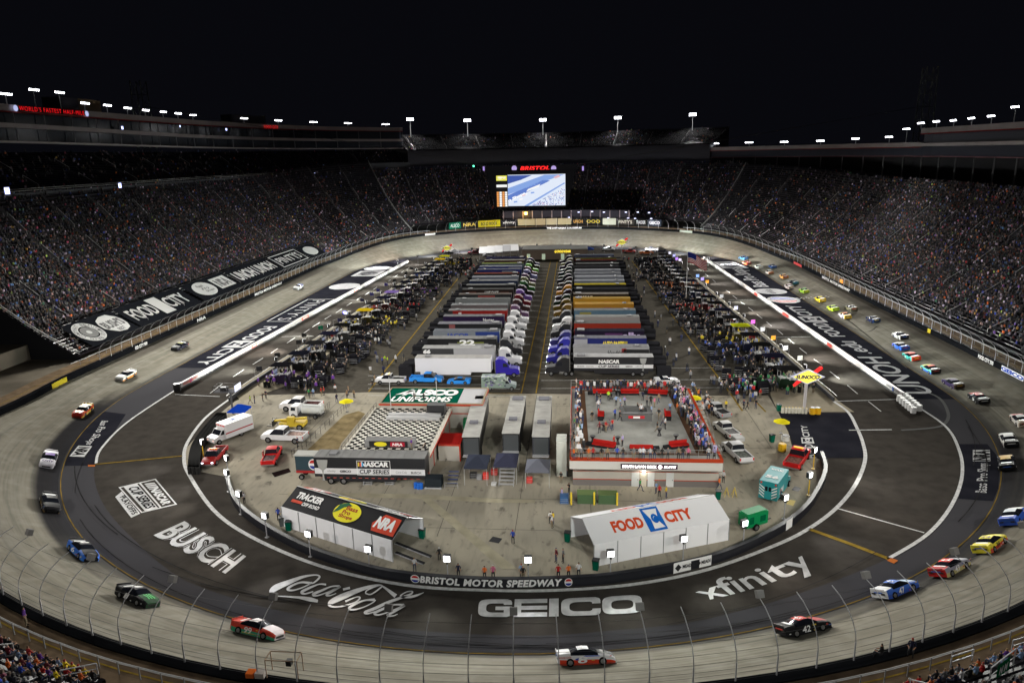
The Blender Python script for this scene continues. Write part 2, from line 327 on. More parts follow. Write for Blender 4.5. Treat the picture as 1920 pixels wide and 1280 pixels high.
# -- painted lines
def line(px, wd=.3, m=LINE, z=.045, n=6, name='road_line'):
    p = [G(*q, z) for q in px]; return MB().ribbon(cat(p, n) if len(p) > 2 else p, wd).build(name, m, kind='structure')
line([(1563, 752), (1590, 772), (1606, 800), (1618, 830), (1622, 862), (1605, 906), (1570, 950), (1517, 990), (1450, 1023), (1330, 1066), (1200, 1093), (1060, 1105), (925, 1106), (760, 1096), (600, 1060), (470, 1005), (400, 955), (355, 890), (345, 860), (352, 828), (385, 783), (430, 748)], .5)
line([(1700, 750), (1770, 796), (1798, 842), (1804, 890), (1785, 945), (1740, 1000), (1665, 1047)], .42); line([(330, 730), (240, 790), (190, 840), (180, 868)], .38)
line([(178, 870), (343, 854)], .3, LINEY); line([(1517, 991), (1600, 1021), (1680, 1052)], .6, LINEY); line([(1572, 953), (1733, 998)], .22); line([(1592, 806), (1672, 805)], .28); line([(1566, 752), (1688, 748)], .22)
line([(328, 739), (412, 743)], .22); patch([(165, 871), (178, 871), (178, 874), (165, 874)], 'orange_line_end', .048, mat((.5, .15, .04), .6))
patch([(1663, 1050), (1671, 1045), (1684, 1050), (1676, 1056)], 'orange_line_end', .05, mat((.5, .15, .04), .6))
for a, b in [((394, 737), (417, 719)), ((437, 706), (457, 693)), ((474, 683), (493, 671)), ((508, 662), (521, 653)), ((538, 643), (553, 633)), ((566, 627), (580, 617)), ((586, 613), (600, 604)), ((609, 598), (621, 591)), ((630, 586), (641, 579)), ((650, 573), (660, 567)), ((669, 562), (677, 557)), ((684, 553), (693, 547)), ((700, 543), (707, 538)), ((727, 527), (733, 524)), ((740, 519), (746, 515)), ((752, 511), (757, 508)), ((762, 505), (767, 502)),
             ((1361, 544), (1369, 549)), ((1374, 554), (1382, 560)), ((1388, 565), (1397, 571)), ((1403, 576), (1412, 583)), ((1419, 589), (1429, 597)), ((1437, 603), (1447, 611)), ((1457, 618), (1468, 627)), ((1477, 634), (1489, 644)), ((1499, 652), (1513, 663)), ((1526, 673), (1542, 684)), ((1556, 696), (1574, 710)), ((1589, 722), (1608, 738)), ((1628, 752), (1652, 771)),
             ((1310, 504), (1315, 507)), ((1322, 513), (1328, 518)), ((1336, 524), (1342, 529))]: line([a, b], .2)
for a, b in [((528, 631), (588, 630)), ((640, 562), (690, 563)), ((1345, 516), (1385, 516)), ((1366, 562), (1418, 562)), ((1450, 632), (1520, 631)), ((720, 519), (760, 519))]: line([a, b], .15)
line([(977.5, 737), (1032.5, 489)], .25, LINEY); line([(1005, 737), (1045, 490)], .25, LINEY); line([(1375, 745), (1185, 489)], .3, LINEY); line([(691, 734), (880, 495)], .3, LINEY); line([(1375, 745), (1392, 770)], .3, LINEY); line([(1415, 750), (1436, 772)], .3, LINEY); line([(905, 737), (978, 737)], .2, LINEY); line([(1302, 720), (1312, 745), (1240, 560)][:2], .2, LINEY)
for y in (704, 720, 728, 741): line([(690, y), (975, y+1)], .13)
for y in (691, 713, 728): line([(1015, y), (1370 if y < 720 else 1400, y-2)], .13)
for k in range(20):
    yy = 142+7.5*k
    for xa, xb in ((-16.5, -10.6), (-7.2, -2)): MB().ribbon([(xa, yy, .045), (xb, yy, .045)], .14).build('bay_line', LINE, kind='structure')
# -- sponsor lettering painted on the ground
def gtext(s, px, m=WHITE, z=.055, bold=.03, shear=0., sp=1., **k):   # px: bl, br, tr, tl of the word as it reads
    return text(s, qf(*[G(*p, z) for p in px]), m, 'painted_lettering', None, bold, shear, sp, kind='structure', **k)
def curved(s, rows, m=WHITE, z=.055, **k):                             # rows: bottom pixel path, top pixel path
    B = cat([G(*p, z) for p in rows[0]], 10); T = cat([G(*p, z) for p in rows[1]], 10)
    def at(L, u): t = u*(len(L)-1); i = min(int(t), len(L)-2); return L[i].lerp(L[i+1], t-i)
    return text(s, lambda u, v: at(B, u).lerp(at(T, u), v), m, 'painted_lettering', None, kind='structure', **k)
STRIPW = mat((.5, .5, .52), .6, var=.12, sc=.8, name='worn_white_paint'); PAINTW = mat((.56, .56, .57), .6, var=.16, sc=1.2, name='white_road_paint')
# insurance word, wide square letters built from strokes
def strokes_flat(rects, fn, m, name='painted_lettering', n=6):
    q = MB()
    for pts in rects: q.poly([fn(*p) for p in pts])
    return q.build(name, m, kind='structure')
gq = [G(*p, .055) for p in [(895, 1157), (1206, 1149), (1203, 1115), (898, 1124)]]
def gf(u, v): p = P2(u, v, gq); d = (u-.5)**2; return p+Vector((0, .9*(d-.12)*1.2, 0))
def ringlet(q, u0, u1, v0, v1, tu, tv, r, a0=0, a1=360, n=28, gap=None):
    def se(a, k):
        cu, cv = (u0+u1)/2, (v0+v1)/2; hu, hv = (u1-u0)/2-k*tu, (v1-v0)/2-k*tv; e = r+(k*.15)
        c, s_ = cos(a), sin(a); return (cu+hu*math.copysign(abs(c)**e, c), cv+hv*math.copysign(abs(s_)**e, s_))
    A = [radians(a0+(a1-a0)*i/n) for i in range(n+1)]
    for a, b in zip(A[:-1], A[1:]): q.poly([gf(*se(a, 0)), gf(*se(b, 0)), gf(*se(b, 1)), gf(*se(a, 1))])
q = MB()
ringlet(q, 0, .205, 0, 1, .048, .24, .5, 90, 270); q.poly([gf(*p) for p in [(.1025, 1), (.175, 1), (.198, .93), (.205, .82), (.205, .68), (.157, .68), (.15, .76), (.1025, .76)]]); q.poly([gf(*p) for p in [(.1025, 0), (.175, 0), (.198, .07), (.205, .18), (.205, .58), (.105, .58), (.105, .38), (.157, .38), (.157, .24), (.1025, .24)]])
for v0, v1 in ((0, .24), (.39, .61), (.76, 1)): q.poly([gf(*p) for p in [(.262, v0), (.42, v0), (.42, v1), (.262, v1)]])
q.poly([gf(*p) for p in [(.22, 0), (.262, 0), (.262, 1), (.22, 1)]]); q.poly([gf(*p) for p in [(.432, 0), (.49, 0), (.49, 1), (.432, 1)]])
ringlet(q, .505, .745, 0, 1, .05, .24, .5, 90, 270)
for s_ in (0, 1): q.poly([gf(u, abs(s_-v)) for u, v in [(.625, 1), (.715, 1), (.738, .93), (.745, .82), (.745, .64), (.695, .64), (.693, .72), (.68, .76), (.625, .76)]])
ringlet(q, .755, 1, 0, 1, .055, .25, .5)
q.build('painted_lettering', PAINTW, kind='structure')
curved('xfinity', ([(1345, 1130), (1400, 1119), (1470, 1096), (1545, 1070)], [(1290, 1103), (1358, 1080), (1420, 1062), (1490, 1032)]), PAINTW, bold=.012, sp=1.0)
for bo, mm, zz in ((.085, PAINTW, .055), (.068, ASPH, .062), (.02, PAINTW, .07)):
    text('BUSCH', qf(*[G(*p, zz) for p in [(287, 1003), (427, 1078), (462, 1042), (343, 974)]]), mm, 'painted_lettering', None, bo, .15, 1.08, kind='structure')
curved('Bass Pro Shops', ([(1828, 925), (1838, 870), (1833, 838)][:2] and [(1857, 924), (1858, 890), (1857, 868)], [(1828, 922), (1832, 890), (1833, 868)]), PAINTW, bold=.01)
text('NRA', qf(*[G(*p, .066) for p in [(1856, 863), (1856, 844), (1826, 844), (1824, 863)]]), INK, 'painted_lettering', None, .05, 0, kind='structure'); patch([(1824, 864), (1857, 864), (1856, 843), (1824, 843)], 'painted_panel', .055, PAINTW)
curved('Bass Pro Shops', ([(187, 788), (176, 806), (157, 832)], [(203, 789), (194, 808), (173, 834)]), PAINTW, bold=.01)
patch([(130, 855), (147, 835), (173, 836), (158, 856)], 'painted_panel', .055, PAINTW); text('NRA', qf(*[G(*p, .066) for p in [(148, 837), (135, 853), (156, 854), (169, 838)]]), INK, 'painted_lettering', None, .05, 0, kind='structure')
def fc_emblem(fn, m1, m2, parent=None, **k):   # the square K emblem between FOOD and CITY: leaning square, white flag, dark curl
    q = MB(); q.poly([fn(0, 0), fn(1, 0), fn(1, 1), fn(0, 1)], 0)
    q.poly([fn(.12, .08), fn(.4, .2), fn(.72, .12), fn(.9, .12), fn(.8, .3), fn(.62, .5), fn(.82, .9), fn(.5, .78), fn(.12, .92), fn(.28, .62), fn(.3, .35)], 1)
    disc(fn, m1, q, 0, 16, (.55, .5), (.2, .17), .55); return q.build('emblem', [m1, m2], parent, **k)
def lift(fn, d):
    n = (fn(1, 0)-fn(0, 0)).cross(fn(0, 1)-fn(0, 0)).normalized()
    if n.z < 0: n = -n
    return lambda u, v: fn(u, v)+n*d
def sub(fn, u0, u1, v0, v1): return lambda u, v: fn(u0+(u1-u0)*u, v0+(v1-v0)*v)
def food_city(fn, m, md, parent=None, **k):
    text('FOOD', sub(fn, 0, .40, .18, .82), m, 'lettering', parent, .02, **k); text('CITY', sub(fn, .62, 1, .18, .82), m, 'lettering', parent, .02, **k)
    q = MB(); e = sub(fn, .42, .60, 0, 1)
    q.poly([e(0, 0), e(1, 0), e(1, 1), e(0, 1)], 0); l = lift(e, .02)
    q.poly([l(.22, .14), l(.80, .10), l(.60, .45), l(.86, .86), l(.2, .9), l(.38, .5)], 1); l2 = lift(e, .04); disc(l2, m, q, 0, 14, (.52, .5), (.22, .2), .5); q.build('emblem', [m, md], parent, **k)
K = dict(kind='structure')
food_city(lambda u, v: P2(u, v, [G(1536, 858, .055), G(1516, 797, .055), G(1498, 797, .055), G(1508, 858, .055)]), PAINTW, NAVY, **K)
# stock-car series shield on the left apron
sq = [G(*p, .055) for p in [(217, 935), (239, 970), (329, 945), (297, 898)]]
s1 = qf(G(332, 946, .055), G(244, 966, .055), G(222, 910, .055), G(292, 897, .055))
sh = lambda u, v: P2(u, v, [G(240, 966, .055), G(332, 946, .055), G(292, 896, .055), G(222, 913, .055)])
nb = lambda z: (lambda u, v: P2(u, v, [G(222, 913, z), G(265, 961, z), G(332, 945, z), G(292, 897, z)]))   # left edge runs down the shield
q = MB(); f0 = nb(.055); q.poly([f0(0, 0), f0(1, 0), f0(1, 1), f0(0, 1)], 0); f1 = nb(.062); q.poly([f1(.03, .58), f1(.97, .58), f1(.97, .96), f1(.03, .96)], 1); q.poly([f1(.03, .48), f1(.97, .48), f1(.97, .53), f1(.03, .53)], 1); q.poly([f1(.03, .04), f1(.97, .04), f1(.97, .12), f1(.03, .12)], 1)
q.poly([G(216, 931, .05), G(246, 970, .05), G(263, 962, .05), G(228, 921, .05)], 0)
q.build('painted_lettering', [PAINTW, ASPH], kind='structure')
text('NASCAR', sub(nb(.07), .3, .92, .64, .9), PAINTW, 'painted_lettering', None, .05, .1, **K); text('CUP SERIES', sub(nb(.08), .1, .92, .18, .46), INK, 'painted_lettering', None, .03, .1, **K)
q = MB()
for j in range(3): q.poly([nb(.07)(.08+.07*j, .64), nb(.07)(.13+.07*j, .64), nb(.07)(.17+.07*j, .9), nb(.07)(.12+.07*j, .9)])
q.build('painted_lettering', PAINTW, kind='structure')
text('PLAYOFFS', qf(G(224, 932, .07), G(248, 965, .07), G(259, 961, .08), G(234, 926, .08)), INK, 'painted_lettering', None, .02, .1, **K)
# flowing soft-drink script, traced as pen strokes on the asphalt
def pen(paths, z=.055, m=PAINTW, name='painted_lettering'):
    q = MB()
    for P_ in paths:
        pts = cat([(x, y, w_) for x, y, w_ in P_], 6); n = len(pts); L = []; Q = []
        for i, p in enumerate(pts):
            a = pts[max(i-1, 0)]; b = pts[min(i+1, n-1)]; t = Vector((b.x-a.x, b.y-a.y, 0)); t = t.normalized() if t.length > 0 else Vector((1, 0, 0)); nx, ny = -t.y, t.x
            L.append(G(p.x+nx*p.z/2, p.y+ny*p.z/2, z)); Q.append(G(p.x-nx*p.z/2, p.y-ny*p.z/2, z+.001*0))
        q.add(L+Q, [(i, i+1, n+i+1, n+i) for i in range(n-1)])
        z += .004
    return q.build(name, m, kind='structure')
def zc(P_, x0=400, y0=1060, k=5.818): return [(x0+a/k, y0+b/k, c/k) for a, b, c in P_]
pen([zc([(1140, 150, 22), (1160, 115, 18), (1110, 100, 14), (980, 120, 28), (820, 180, 50), (680, 240, 66), (630, 290, 40), (680, 325, 12), (800, 335, 16), (930, 345, 26), (1050, 365, 46), (1140, 385, 30)]),
     zc([(1140, 150, 20), (1080, 190, 14), (1010, 180, 10)]),
     zc([(1060, 190, 30), (960, 180, 20), (860, 215, 24), (810, 255, 26), (860, 268, 18), (950, 245, 14), (1040, 205, 12), (1080, 180, 20)]),
     zc([(1230, 205, 22), (1160, 200, 14), (1060, 235, 24), (965, 285, 30), (1000, 305, 18), (1090, 280, 12)]),
     zc([(1380, 220, 20), (1290, 225, 14), (1190, 265, 24), (1090, 310, 30), (1130, 325, 16), (1240, 290, 12), (1390, 225, 16), (1310, 270, 22), (1235, 315, 24), (1270, 325, 12), (1340, 300, 8)]),
     zc([(1415, 258, 24), (1490, 240, 24)]),
     zc([(1660, 300, 14), (1720, 310, 14), (1810, 250, 16), (1840, 215, 14), (1760, 215, 24), (1600, 260, 44), (1400, 340, 66), (1280, 400, 50), (1280, 440, 22), (1380, 445, 16), (1540, 400, 14), (1600, 350, 18), (1560, 340, 10), (1440, 388, 22)]),
     zc([(1660, 300, 12), (1680, 265, 14), (1800, 215, 14), (1850, 225, 18), (1990, 330, 46)]),
     zc([(1760, 370, 30), (1660, 375, 18), (1560, 410, 24), (1480, 460, 26), (1530, 478, 18), (1640, 450, 12), (1740, 400, 12), (1770, 370, 14)]),
     zc([(2297, 290, 5), (2230, 318, 20), (2150, 338, 26), (2060, 338, 22), (2045, 322, 14), (2110, 284, 12), (2170, 280, 16), (2150, 310, 20), (2040, 350, 28), (1900, 400, 30), (1760, 465, 32), (1655, 505, 26), (1690, 520, 16), (1820, 480, 10)]),
     zc([(2080, 425, 24), (1970, 425, 14), (1860, 465, 24), (1760, 515, 28), (1800, 535, 16), (1920, 500, 12), (2090, 430, 18), (1990, 490, 22), (1900, 540, 26), (1960, 545, 12), (2010, 525, 8)])])
SKID = mat((.03, .029, .03), .9, var=.5, sc=.4, name='tyre_rubber_mark')
for k in range(14):
    a0 = R.uniform(195, 335); L2 = R.uniform(12, 40); r0 = R.uniform(72.5, 76.8); r1 = min(r0+R.uniform(-2.5, 2.5), 77)
    MB().ribbon([Vector((CX+(r0+(r1-r0)*j/12)*cos(radians(a0+L2*j/12)), C1+(r0+(r1-r0)*j/12)*sin(radians(a0+L2*j/12)), .086)) for j in range(13)], R.uniform(.08, .14)).build('tyre_mark', SKID, kind='structure')
# centre strips with sponsor words beside both straights
def rwx(Y):    # right pit wall x at world y
    return np.interp(Y, [150, 320], [G(1700, 752).x, G(1320, 487).x])
def lwx(Y): return np.interp(Y, [140, 300], [G(335, 727).x, G(765, 492).x])
def ax_strip(side, Y0, Y1, z=.03):
    q = MB(); n = 24; a = []; b = []
    for i in range(n+1):
        Y = Y0+(Y1-Y0)*i/n
        if side > 0: x0 = rwx(Y)+.3; x1 = CX+sqrt(max(RY**2-max(Y-C2, 0)**2, 0))-.4 if Y > C2 else (CX+sqrt(RY**2-(C1-Y)**2)-.4 if Y < C1 else CX+RY-.4)
        else: x0 = lwx(Y)-.3; x1 = CX-sqrt(max(RY**2-max(Y-C2, 0)**2, 0))+.4
        a.append((x0, Y, z)); b.append((x1, Y, z))
    q.add(a+b, [(i, n+1+i, n+2+i, i+1) for i in range(n)]); return q.build('painted_strip', NAVY, kind='structure')
YR0, YR1 = G(1740, 748).y, G(1322, 484).y
YL0, YL1 = G(395, 690).y, G(765, 487).y
ax_strip(1, YR0, YR1); ax_strip(-1, YL0, YL1)
def stripfn(side, pa, pb, v0=.2, v1=.85):   # text running along the strip, reading from the outer stands
    Ya, Yb = G(*pa).y, G(*pb).y
    def fn(u, v):
        Y = Ya+(Yb-Ya)*u; vv = v0+(v1-v0)*v
        if side > 0: xi = rwx(Y)+.4; xo = CX+(sqrt(RY**2-max(Y-C2, 0)**2) if Y > C2 else RY)-.4
        else: xi = lwx(Y)-.4; xo = CX-(sqrt(RY**2-max(Y-C2, 0)**2) if Y > C2 else RY)+.4
        return Vector((xo+(xi-xo)*vv, Y, .05))
    return fn
def T(s, fn, m=STRIPW, **k): text(s, fn, m, 'painted_lettering', None, kind='structure', **k)
T('UNOH', stripfn(1, (1722, 738), (1620, 669), .24, .82), bold=.015); T('.edu', stripfn(1, (1610, 663), (1580, 640), .32, .78), bold=.01)
food_city(stripfn(1, (1570, 631), (1464, 573), .24, .82), STRIPW, NAVY, **K)
def nas_oval(fn):
    q = MB(); disc(fn, 0, q, 0); l = lift(fn, .012)
    for k, c in ((.05, 1), (.17, 2), (.29, 3), (.66, 3), (.78, 2), (.9, 1)): pass
    q.poly([l(.12, .28), l(.30, .14), l(.44, .1), l(.44, .9), l(.30, .86), l(.12, .72)], 1); q.poly([l(.56, .1), l(.70, .14), l(.88, .28), l(.88, .72), l(.70, .86), l(.56, .9)], 2); return q.build('painted_logo', [PAINTW, mat((.35, .02, .02), .5), mat((.03, .05, .3), .5)], kind='structure')
nas_oval(stripfn(1, (1482, 569), (1448, 556), .1, .95))
q = MB(); f = stripfn(1, (1452, 552), (1425, 541), .1, .95); disc(f, 0, q); q.build('painted_logo', STRIPW, kind='structure'); text('Bass Pro Shops', sub(lift(f, .012), .12, .88, .35, .65), NAVY, 'painted_lettering', None, .0, kind='structure')
T('Bass Pro Shops', stripfn(1, (1428, 538), (1363, 504), .25, .8), bold=.012)
def nra_panel(fn): q = MB(); q.poly([fn(0, 0), fn(1, 0), fn(1, 1), fn(0, 1)]); q.build('painted_panel', STRIPW, kind='structure'); text('NRA', sub(lift(fn, .012), .12, .88, .15, .85), NAVY, 'painted_lettering', None, .05, kind='structure')
nra_panel(stripfn(1, (1366, 503), (1340, 491), .15, .9))
food_city(stripfn(-1, (506, 612), (378, 684), .22, .82), STRIPW, NAVY, **K)
f = stripfn(-1, (614, 561), (512, 603), .14, .9); T("PINTY'S", sub(f, .05, .94, .26, .74), bold=-.008, sp=1.15)
q = MB()
for a in ((0, 0, 1, .04), (0, .96, 1, 1), (0, 0, .012, 1), (.988, 0, 1, 1)): q.poly([f(a[0], a[1]), f(a[2], a[1]), f(a[2], a[3]), f(a[0], a[3])])
q.build('painted_lettering', PAINTW, kind='structure')
q = MB(); f = stripfn(-1, (668, 531), (632, 543), .1, .9); disc(f, 0, q); q.build('painted_logo', STRIPW, kind='structure')
nra_panel(stripfn(-1, (708, 508), (682, 518), .15, .85))
q = MB(); f = stripfn(-1, (724, 500), (700, 507), .1, .9); disc(f, 0, q); q.build('painted_logo', STRIPW, kind='structure')
for px in ([(762, 478), (800, 470), (801, 473), (768, 481)], [(1274, 466), (1312, 473), (1310, 476), (1276, 470)]): gtext('GEICO', px, bold=.06)
# finish line chequers
q = MB()
for i in range(16):
    for j in range(2):
        a = GB(1485+i*4.6, 561-i*.28-j*1.6); o = offp(a.x, a.y)
        if (i+j) % 2: q.box((a.x, a.y, a.z+.04), (.75, .5, .01), 0)
q.build('finish_line', PAINTW, kind='structure')
for k in range(9):
    a = G(430+R.uniform(0, 30), 760) ; x = -44+9.2*k; y1_ = 88 if -36 < x < 20 else 100; MB().ribbon([(x, y1_-12 if -30 < x < 20 else 104, .029), (x, 128, .029)], .07).build('slab_joint', mat((.1, .095, .08), .9), kind='structure')
for k, y in enumerate((78, 86, 104, 122)): MB().ribbon([(-40 if y > 80 else -26, y, .0295), (31 if y > 90 else 14, y, .0295)], .07).build('slab_joint', mat((.1, .095, .08), .9), kind='structure')
# white curved tyre skid marks on the right
for px in ([(1716, 728), (1760, 745), (1778, 775), (1770, 795), (1745, 802), (1690, 806)],): line(px, .5, mat((.13, .13, .13), .8, name='scuff'), .043)
for px in ([(1480, 560), (1530, 572), (1575, 590), (1640, 640), (1700, 690)], [(1500, 592), (1560, 600), (1620, 622), (1645, 612)]):
    pts = [GB(*p) for p in px]; MB().ribbon([Vector((p.x, p.y, bankz(p.x, p.y)+.05)) for p in cat(pts, 8)], .3).build('skid_mark', mat((.08, .075, .07), .8), kind='structure')
# ================================================================ grandstands
def z0(i): return HB[i % NRG]+1.7
def stz(i, s): return z0(i)+.49*s+.0095*s*s
def idxrange(f): 
    return [i for i in range(NRG) if f(*RING[i])]
ang = lambda i: degrees(atan2(RING[i % NRG][3], RING[i % NRG][2])) % 360
SEATD = mat((.018, .0165, .02), .8, var=.35, sc=.15, name='stand_concrete'); BENCH = mat((.042, .037, .044), .45, .2, var=.3, sc=.3, name='bench_aluminium')
RAILM = mat((.42, .42, .42), .4, .3, name='rail_metal'); S0 = RW+4.6; PITCH = .82
def seating(idx, s0, s1, parent, name='seating', base=0., zf=stz, bm=None):
    q = MB(); n = len(idx); k = 0; s = s0; rows = []
    while s < s1: rows.append(s); s += PITCH
    vs = []; fs = []; ms = []
    for s in rows:
        for (ds, dz) in ((0, -.42), (0, 0), (.52, 0), (.5, .36), (.78, .38), (PITCH, .02)):
            for i in idx: vs.append(rp(i, S0+s+ds, zf(i, s)+dz))
    for r in range(len(rows)):
        b = r*6*n
        for j in range(n-1):
            for a, c, mm in ((0, 1, 0), (1, 2, 0), (3, 4, 1), (4, 5, 0)): fs.append((b+a*n+j, b+a*n+j+1, b+c*n+j+1, b+c*n+j)); ms.append(mm)
    q.v = vs; q.f = fs; q.m = ms; return q.build(name, [SEATD, bm or BENCH], parent)
def rsec(i):   # real index -> ordered run
    return i
def run(a0, a1): return list(range(a0, a1+1))
I_N0, I_R0, I_F0, I_L0 = 0, 72, 96, 168     # near arc, right straight, far arc, left straight
NLEFT = run(8, 30); NRIGHT = run(40, 62)     # near-turn sections either side of the camera
LEFT = run(150, 191); RIGHT = run(64, 114); FAR = run(114, 150)
AISM = mat((.036, .034, .037), .8, name='aisle_concrete')
def aisles(idx, s0, s1, parent, step=3, zf=stz):
    for i in idx[::step]:
        q = MB(); r = MB(); t = Vector((-RING[i % NRG][3], RING[i % NRG][2], 0))*.55; P_ = [Vector(rp(i, S0+s, zf(i, s)+.12)) for s in np.linspace(s0, s1, 14)]
        q.add([p-t for p in P_]+[p+t for p in P_], [(k, k+14, k+15, k+1) for k in range(13)])
        for ss in np.arange(s0+1, s1-4, 7.0):
            A = Vector(rp(i, S0+ss, zf(i, ss)+1.0)); B = Vector(rp(i, S0+ss+4.2, zf(i, ss+4.2)+1.0)); r.cyl(A, B, .05, .05, 4); r.cyl(A, A-Vector((0, 0, .9)), .04, .04, 4); r.cyl(B, B-Vector((0, 0, .9)), .04, .04, 4)
        q.build('stair_aisle', AISM, parent); r.build('aisle_handrail', RAILM, parent)
STL = thing('grandstand', 'long grandstand packed with spectators along the left straight under dark suites', 'grandstand')
seating(LEFT, 1., 38., STL); aisles(LEFT, 1., 38., STL)
STR = thing('grandstand', 'long grandstand packed with spectators along the right straight', 'grandstand')
seating(RIGHT, 1., 34., STR); aisles(RIGHT, 1., 34., STR)
STF = thing('grandstand', 'sparsely filled grandstand curving behind the big screen at the far end', 'grandstand')
seating(FAR, 5.5, 35., STF); aisles(FAR, 5.5, 35., STF)
def nz(i, s): s += .9; return HB[i % NRG]+1.35+.5*s+.0095*s*s
SNL = thing('grandstand', 'nearest seating rows in the bottom left corner below the walkway rail', 'grandstand')
seating(NLEFT, -.7, 22., SNL, zf=nz); aisles(NLEFT, -.7, 22., SNL, 4, nz)
SNR = thing('grandstand', 'nearest seating rows in the bottom right corner below the walkway rail', 'grandstand')
seating(NRIGHT, -.7, 22., SNR, zf=nz); aisles(NRIGHT, -.7, 22., SNR, 4, nz)
# end cheek walls
DARKW = mat((.035, .036, .042), .8, name='dark_wall'); FASC = mat((.3, .27, .275), .7, var=.1, sc=.2, name='fascia_panel'); NIGHTGL = mat((.01, .014, .022), .15, name='suite_glass'); REDT = mat((.22, .03, .03), .6, name='red_trim')
for idx, top, P_ in ((LEFT, 38, STL), (RIGHT, 34, STR), (FAR, 35, STF)):
    for e in (idx[0], idx[-1]):
        q = MB(); vs = []
        ss = [k*2. for k in range(int(top/2)+1)]
        for s in ss: vs.append(rp(e, S0+s, stz(e, s)+.1))
        for s in reversed(ss): vs.append(rp(e, S0+s, -1.))
        q.poly(vs); q.build('end_wall', DARKW, P_)
        r = MB(); r.tube([Vector(rp(e, S0+s, stz(e, s)+1.3)) for s in ss], .07, 4); r.tube([Vector(rp(e, S0+s, stz(e, s)+.8)) for s in ss], .05, 4); r.build('end_rail', RAILM, P_)
def band(idx, rho, za, zb_, m, parent, name, th=.8, **kw):
    """upright ring band facing the track with a top slab"""
    fa = za if callable(za) else (lambda i: za); fb = zb_ if callable(zb_) else (lambda i: zb_)
    n = len(idx); q = MB()
    q.v = [rp(i, rho, fa(i)) for i in idx]+[rp(i, rho, fb(i)) for i in idx]+[rp(i, rho+th, fb(i)) for i in idx]+[rp(i, rho+th, fa(i)) for i in idx]
    for a, b in ((0, 1), (1, 2), (2, 3), (3, 0)):
        for j in range(n-1): q.f.append((a*n+j, a*n+j+1, b*n+j+1, b*n+j)); q.m.append(0)
    return q.build(name, m, parent, **kw)
yof = lambda i: RING[i % NRG][1]+RING[i % NRG][3]*135
LI = lambda i, xs, ys: float(np.interp(yof(i), xs, ys))
# left suites: three pale fascia bands with dark glass between
TL = lambda i: LI(i, [120, 200, 300, 380], [59.6, 59.4, 59.3, 58.2]); TLb = lambda i: TL(i)-1.75
M1 = lambda i: LI(i, [120, 200, 300, 380], [54.9, 54.6, 53.6, 52.4]); N1 = lambda i: LI(i, [120, 200, 300, 380], [50.3, 50, 49, 47.9])
SUL = thing('suite_building', 'dark three storey suite building with pale fascia bands above the left grandstand', 'building')
LU = run(146, 192)
band(LU, 140.5, TLb, TL, FASC, SUL, 'roof_fascia', 6); band(LU, 140.3, lambda i: TLb(i)-.28, TLb, REDT, SUL, 'red_trim', .5)
band(LU, 140.5, lambda i: M1(i)-1.15, M1, FASC, SUL, 'balcony_fascia', 4); band(LU, 140.5, lambda i: N1(i)-.45, N1, FASC, SUL, 'balcony_fascia', 4)
band(LU, 142.6, N1, TLb, NIGHTGL, SUL, 'suite_window', 3)
q = MB()
for i in LU[::2]: q.cyl(rp(i, 141.2, N1(i)), rp(i, 141.2, TLb(i)), .18, .18, 6)
q.build('column', mat((.12, .12, .13), .7), SUL)
# upper dark deck under the left suites
def zup(i, s): return 36.5+(s-41)*.62
UPL = thing('grandstand', 'unlit upper seating deck under the left suite building', 'grandstand')
seating(LU, 41.5, 58., UPL, zf=zup); aisles(LU, 41.5, 58, UPL, 4, zup)
band(LU, S0+38.2, lambda i: stz(i, 38)-.3, lambda i: 36.7, mat((.06, .062, .07), .8), UPL, 'deck_front', 3)
r = MB()
for hh in (.5, 1.): r.tube([Vector(rp(i, S0+38.4, 36.7+hh)) for i in LU], .05, 4)
r.build('front_rail', RAILM, UPL)
# right suites
SUR = thing('suite_building', 'long low suite building with a pale fascia above the right grandstand', 'building')
RU = run(98, 118)
band(RU, 136, 43.0, 44.7, FASC, SUR, 'roof_fascia', 8); band(RU, 135.8, 42.75, 43.0, REDT, SUR, 'red_trim', .5); band(RU, 137, 39.8, 42.75, mat((.02, .024, .038), .3), SUR, 'suite_window', 3)
band(RU, 136.6, 39.5, 39.8, mat((.14, .07, .08), .7), SUR, 'floor_edge', 3)
q = MB()
for i in RU[::2]: q.b(0, 0, 0, 0, 0, 0) if 0 else q.cyl(rp(i, 137, 31), rp(i, 137, 39.5), .25, .25, 6)
q.build('column', mat((.08, .08, .085), .8), SUR)
band(RU, 141, 30, 39.5, mat((.018, .018, .02), .9), SUR, 'back_wall', 1)
ringstrip([(S0+34, lambda i: stz(i, 34)), (S0+34.2, lambda i: stz(i, 34)+.1), (141, lambda i: stz(i, 34)+.1)], DARKW, 'concourse_floor', idx=RU, parent=SUR)
SUR2 = thing('suite_building', 'taller two storey suite building with two pale fascia bands, upper right', 'building')
RU2 = run(66, 98)
band(RU2, 135.5, 47.7, 49.5, FASC, SUR2, 'roof_fascia', 8); band(RU2, 135.3, 47.4, 47.7, REDT, SUR2, 'red_trim', .5); band(RU2, 135.6, 43.2, 44.3, FASC, SUR2, 'balcony_fascia', 4)
band(RU2, 137, 39.8, 47.4, mat((.02, .022, .034), .3), SUR2, 'suite_window', 3); band(RU2, 136.6, 39.5, 39.8, mat((.14, .07, .08), .7), SUR2, 'floor_edge', 3)
q = MB()
for i in RU2[::2]: q.cyl(rp(i, 137, 31), rp(i, 137, 39.5), .25, .25, 6)
q.build('column', mat((.08, .08, .085), .8), SUR2); band(RU2, 141, 28, 39.5, mat((.018, .018, .02), .9), SUR2, 'back_wall', 1)
ringstrip([(S0+34, lambda i: stz(i, 34)), (141, lambda i: stz(i, 34)+.1)], DARKW, 'concourse_floor', idx=RU2, parent=SUR2)
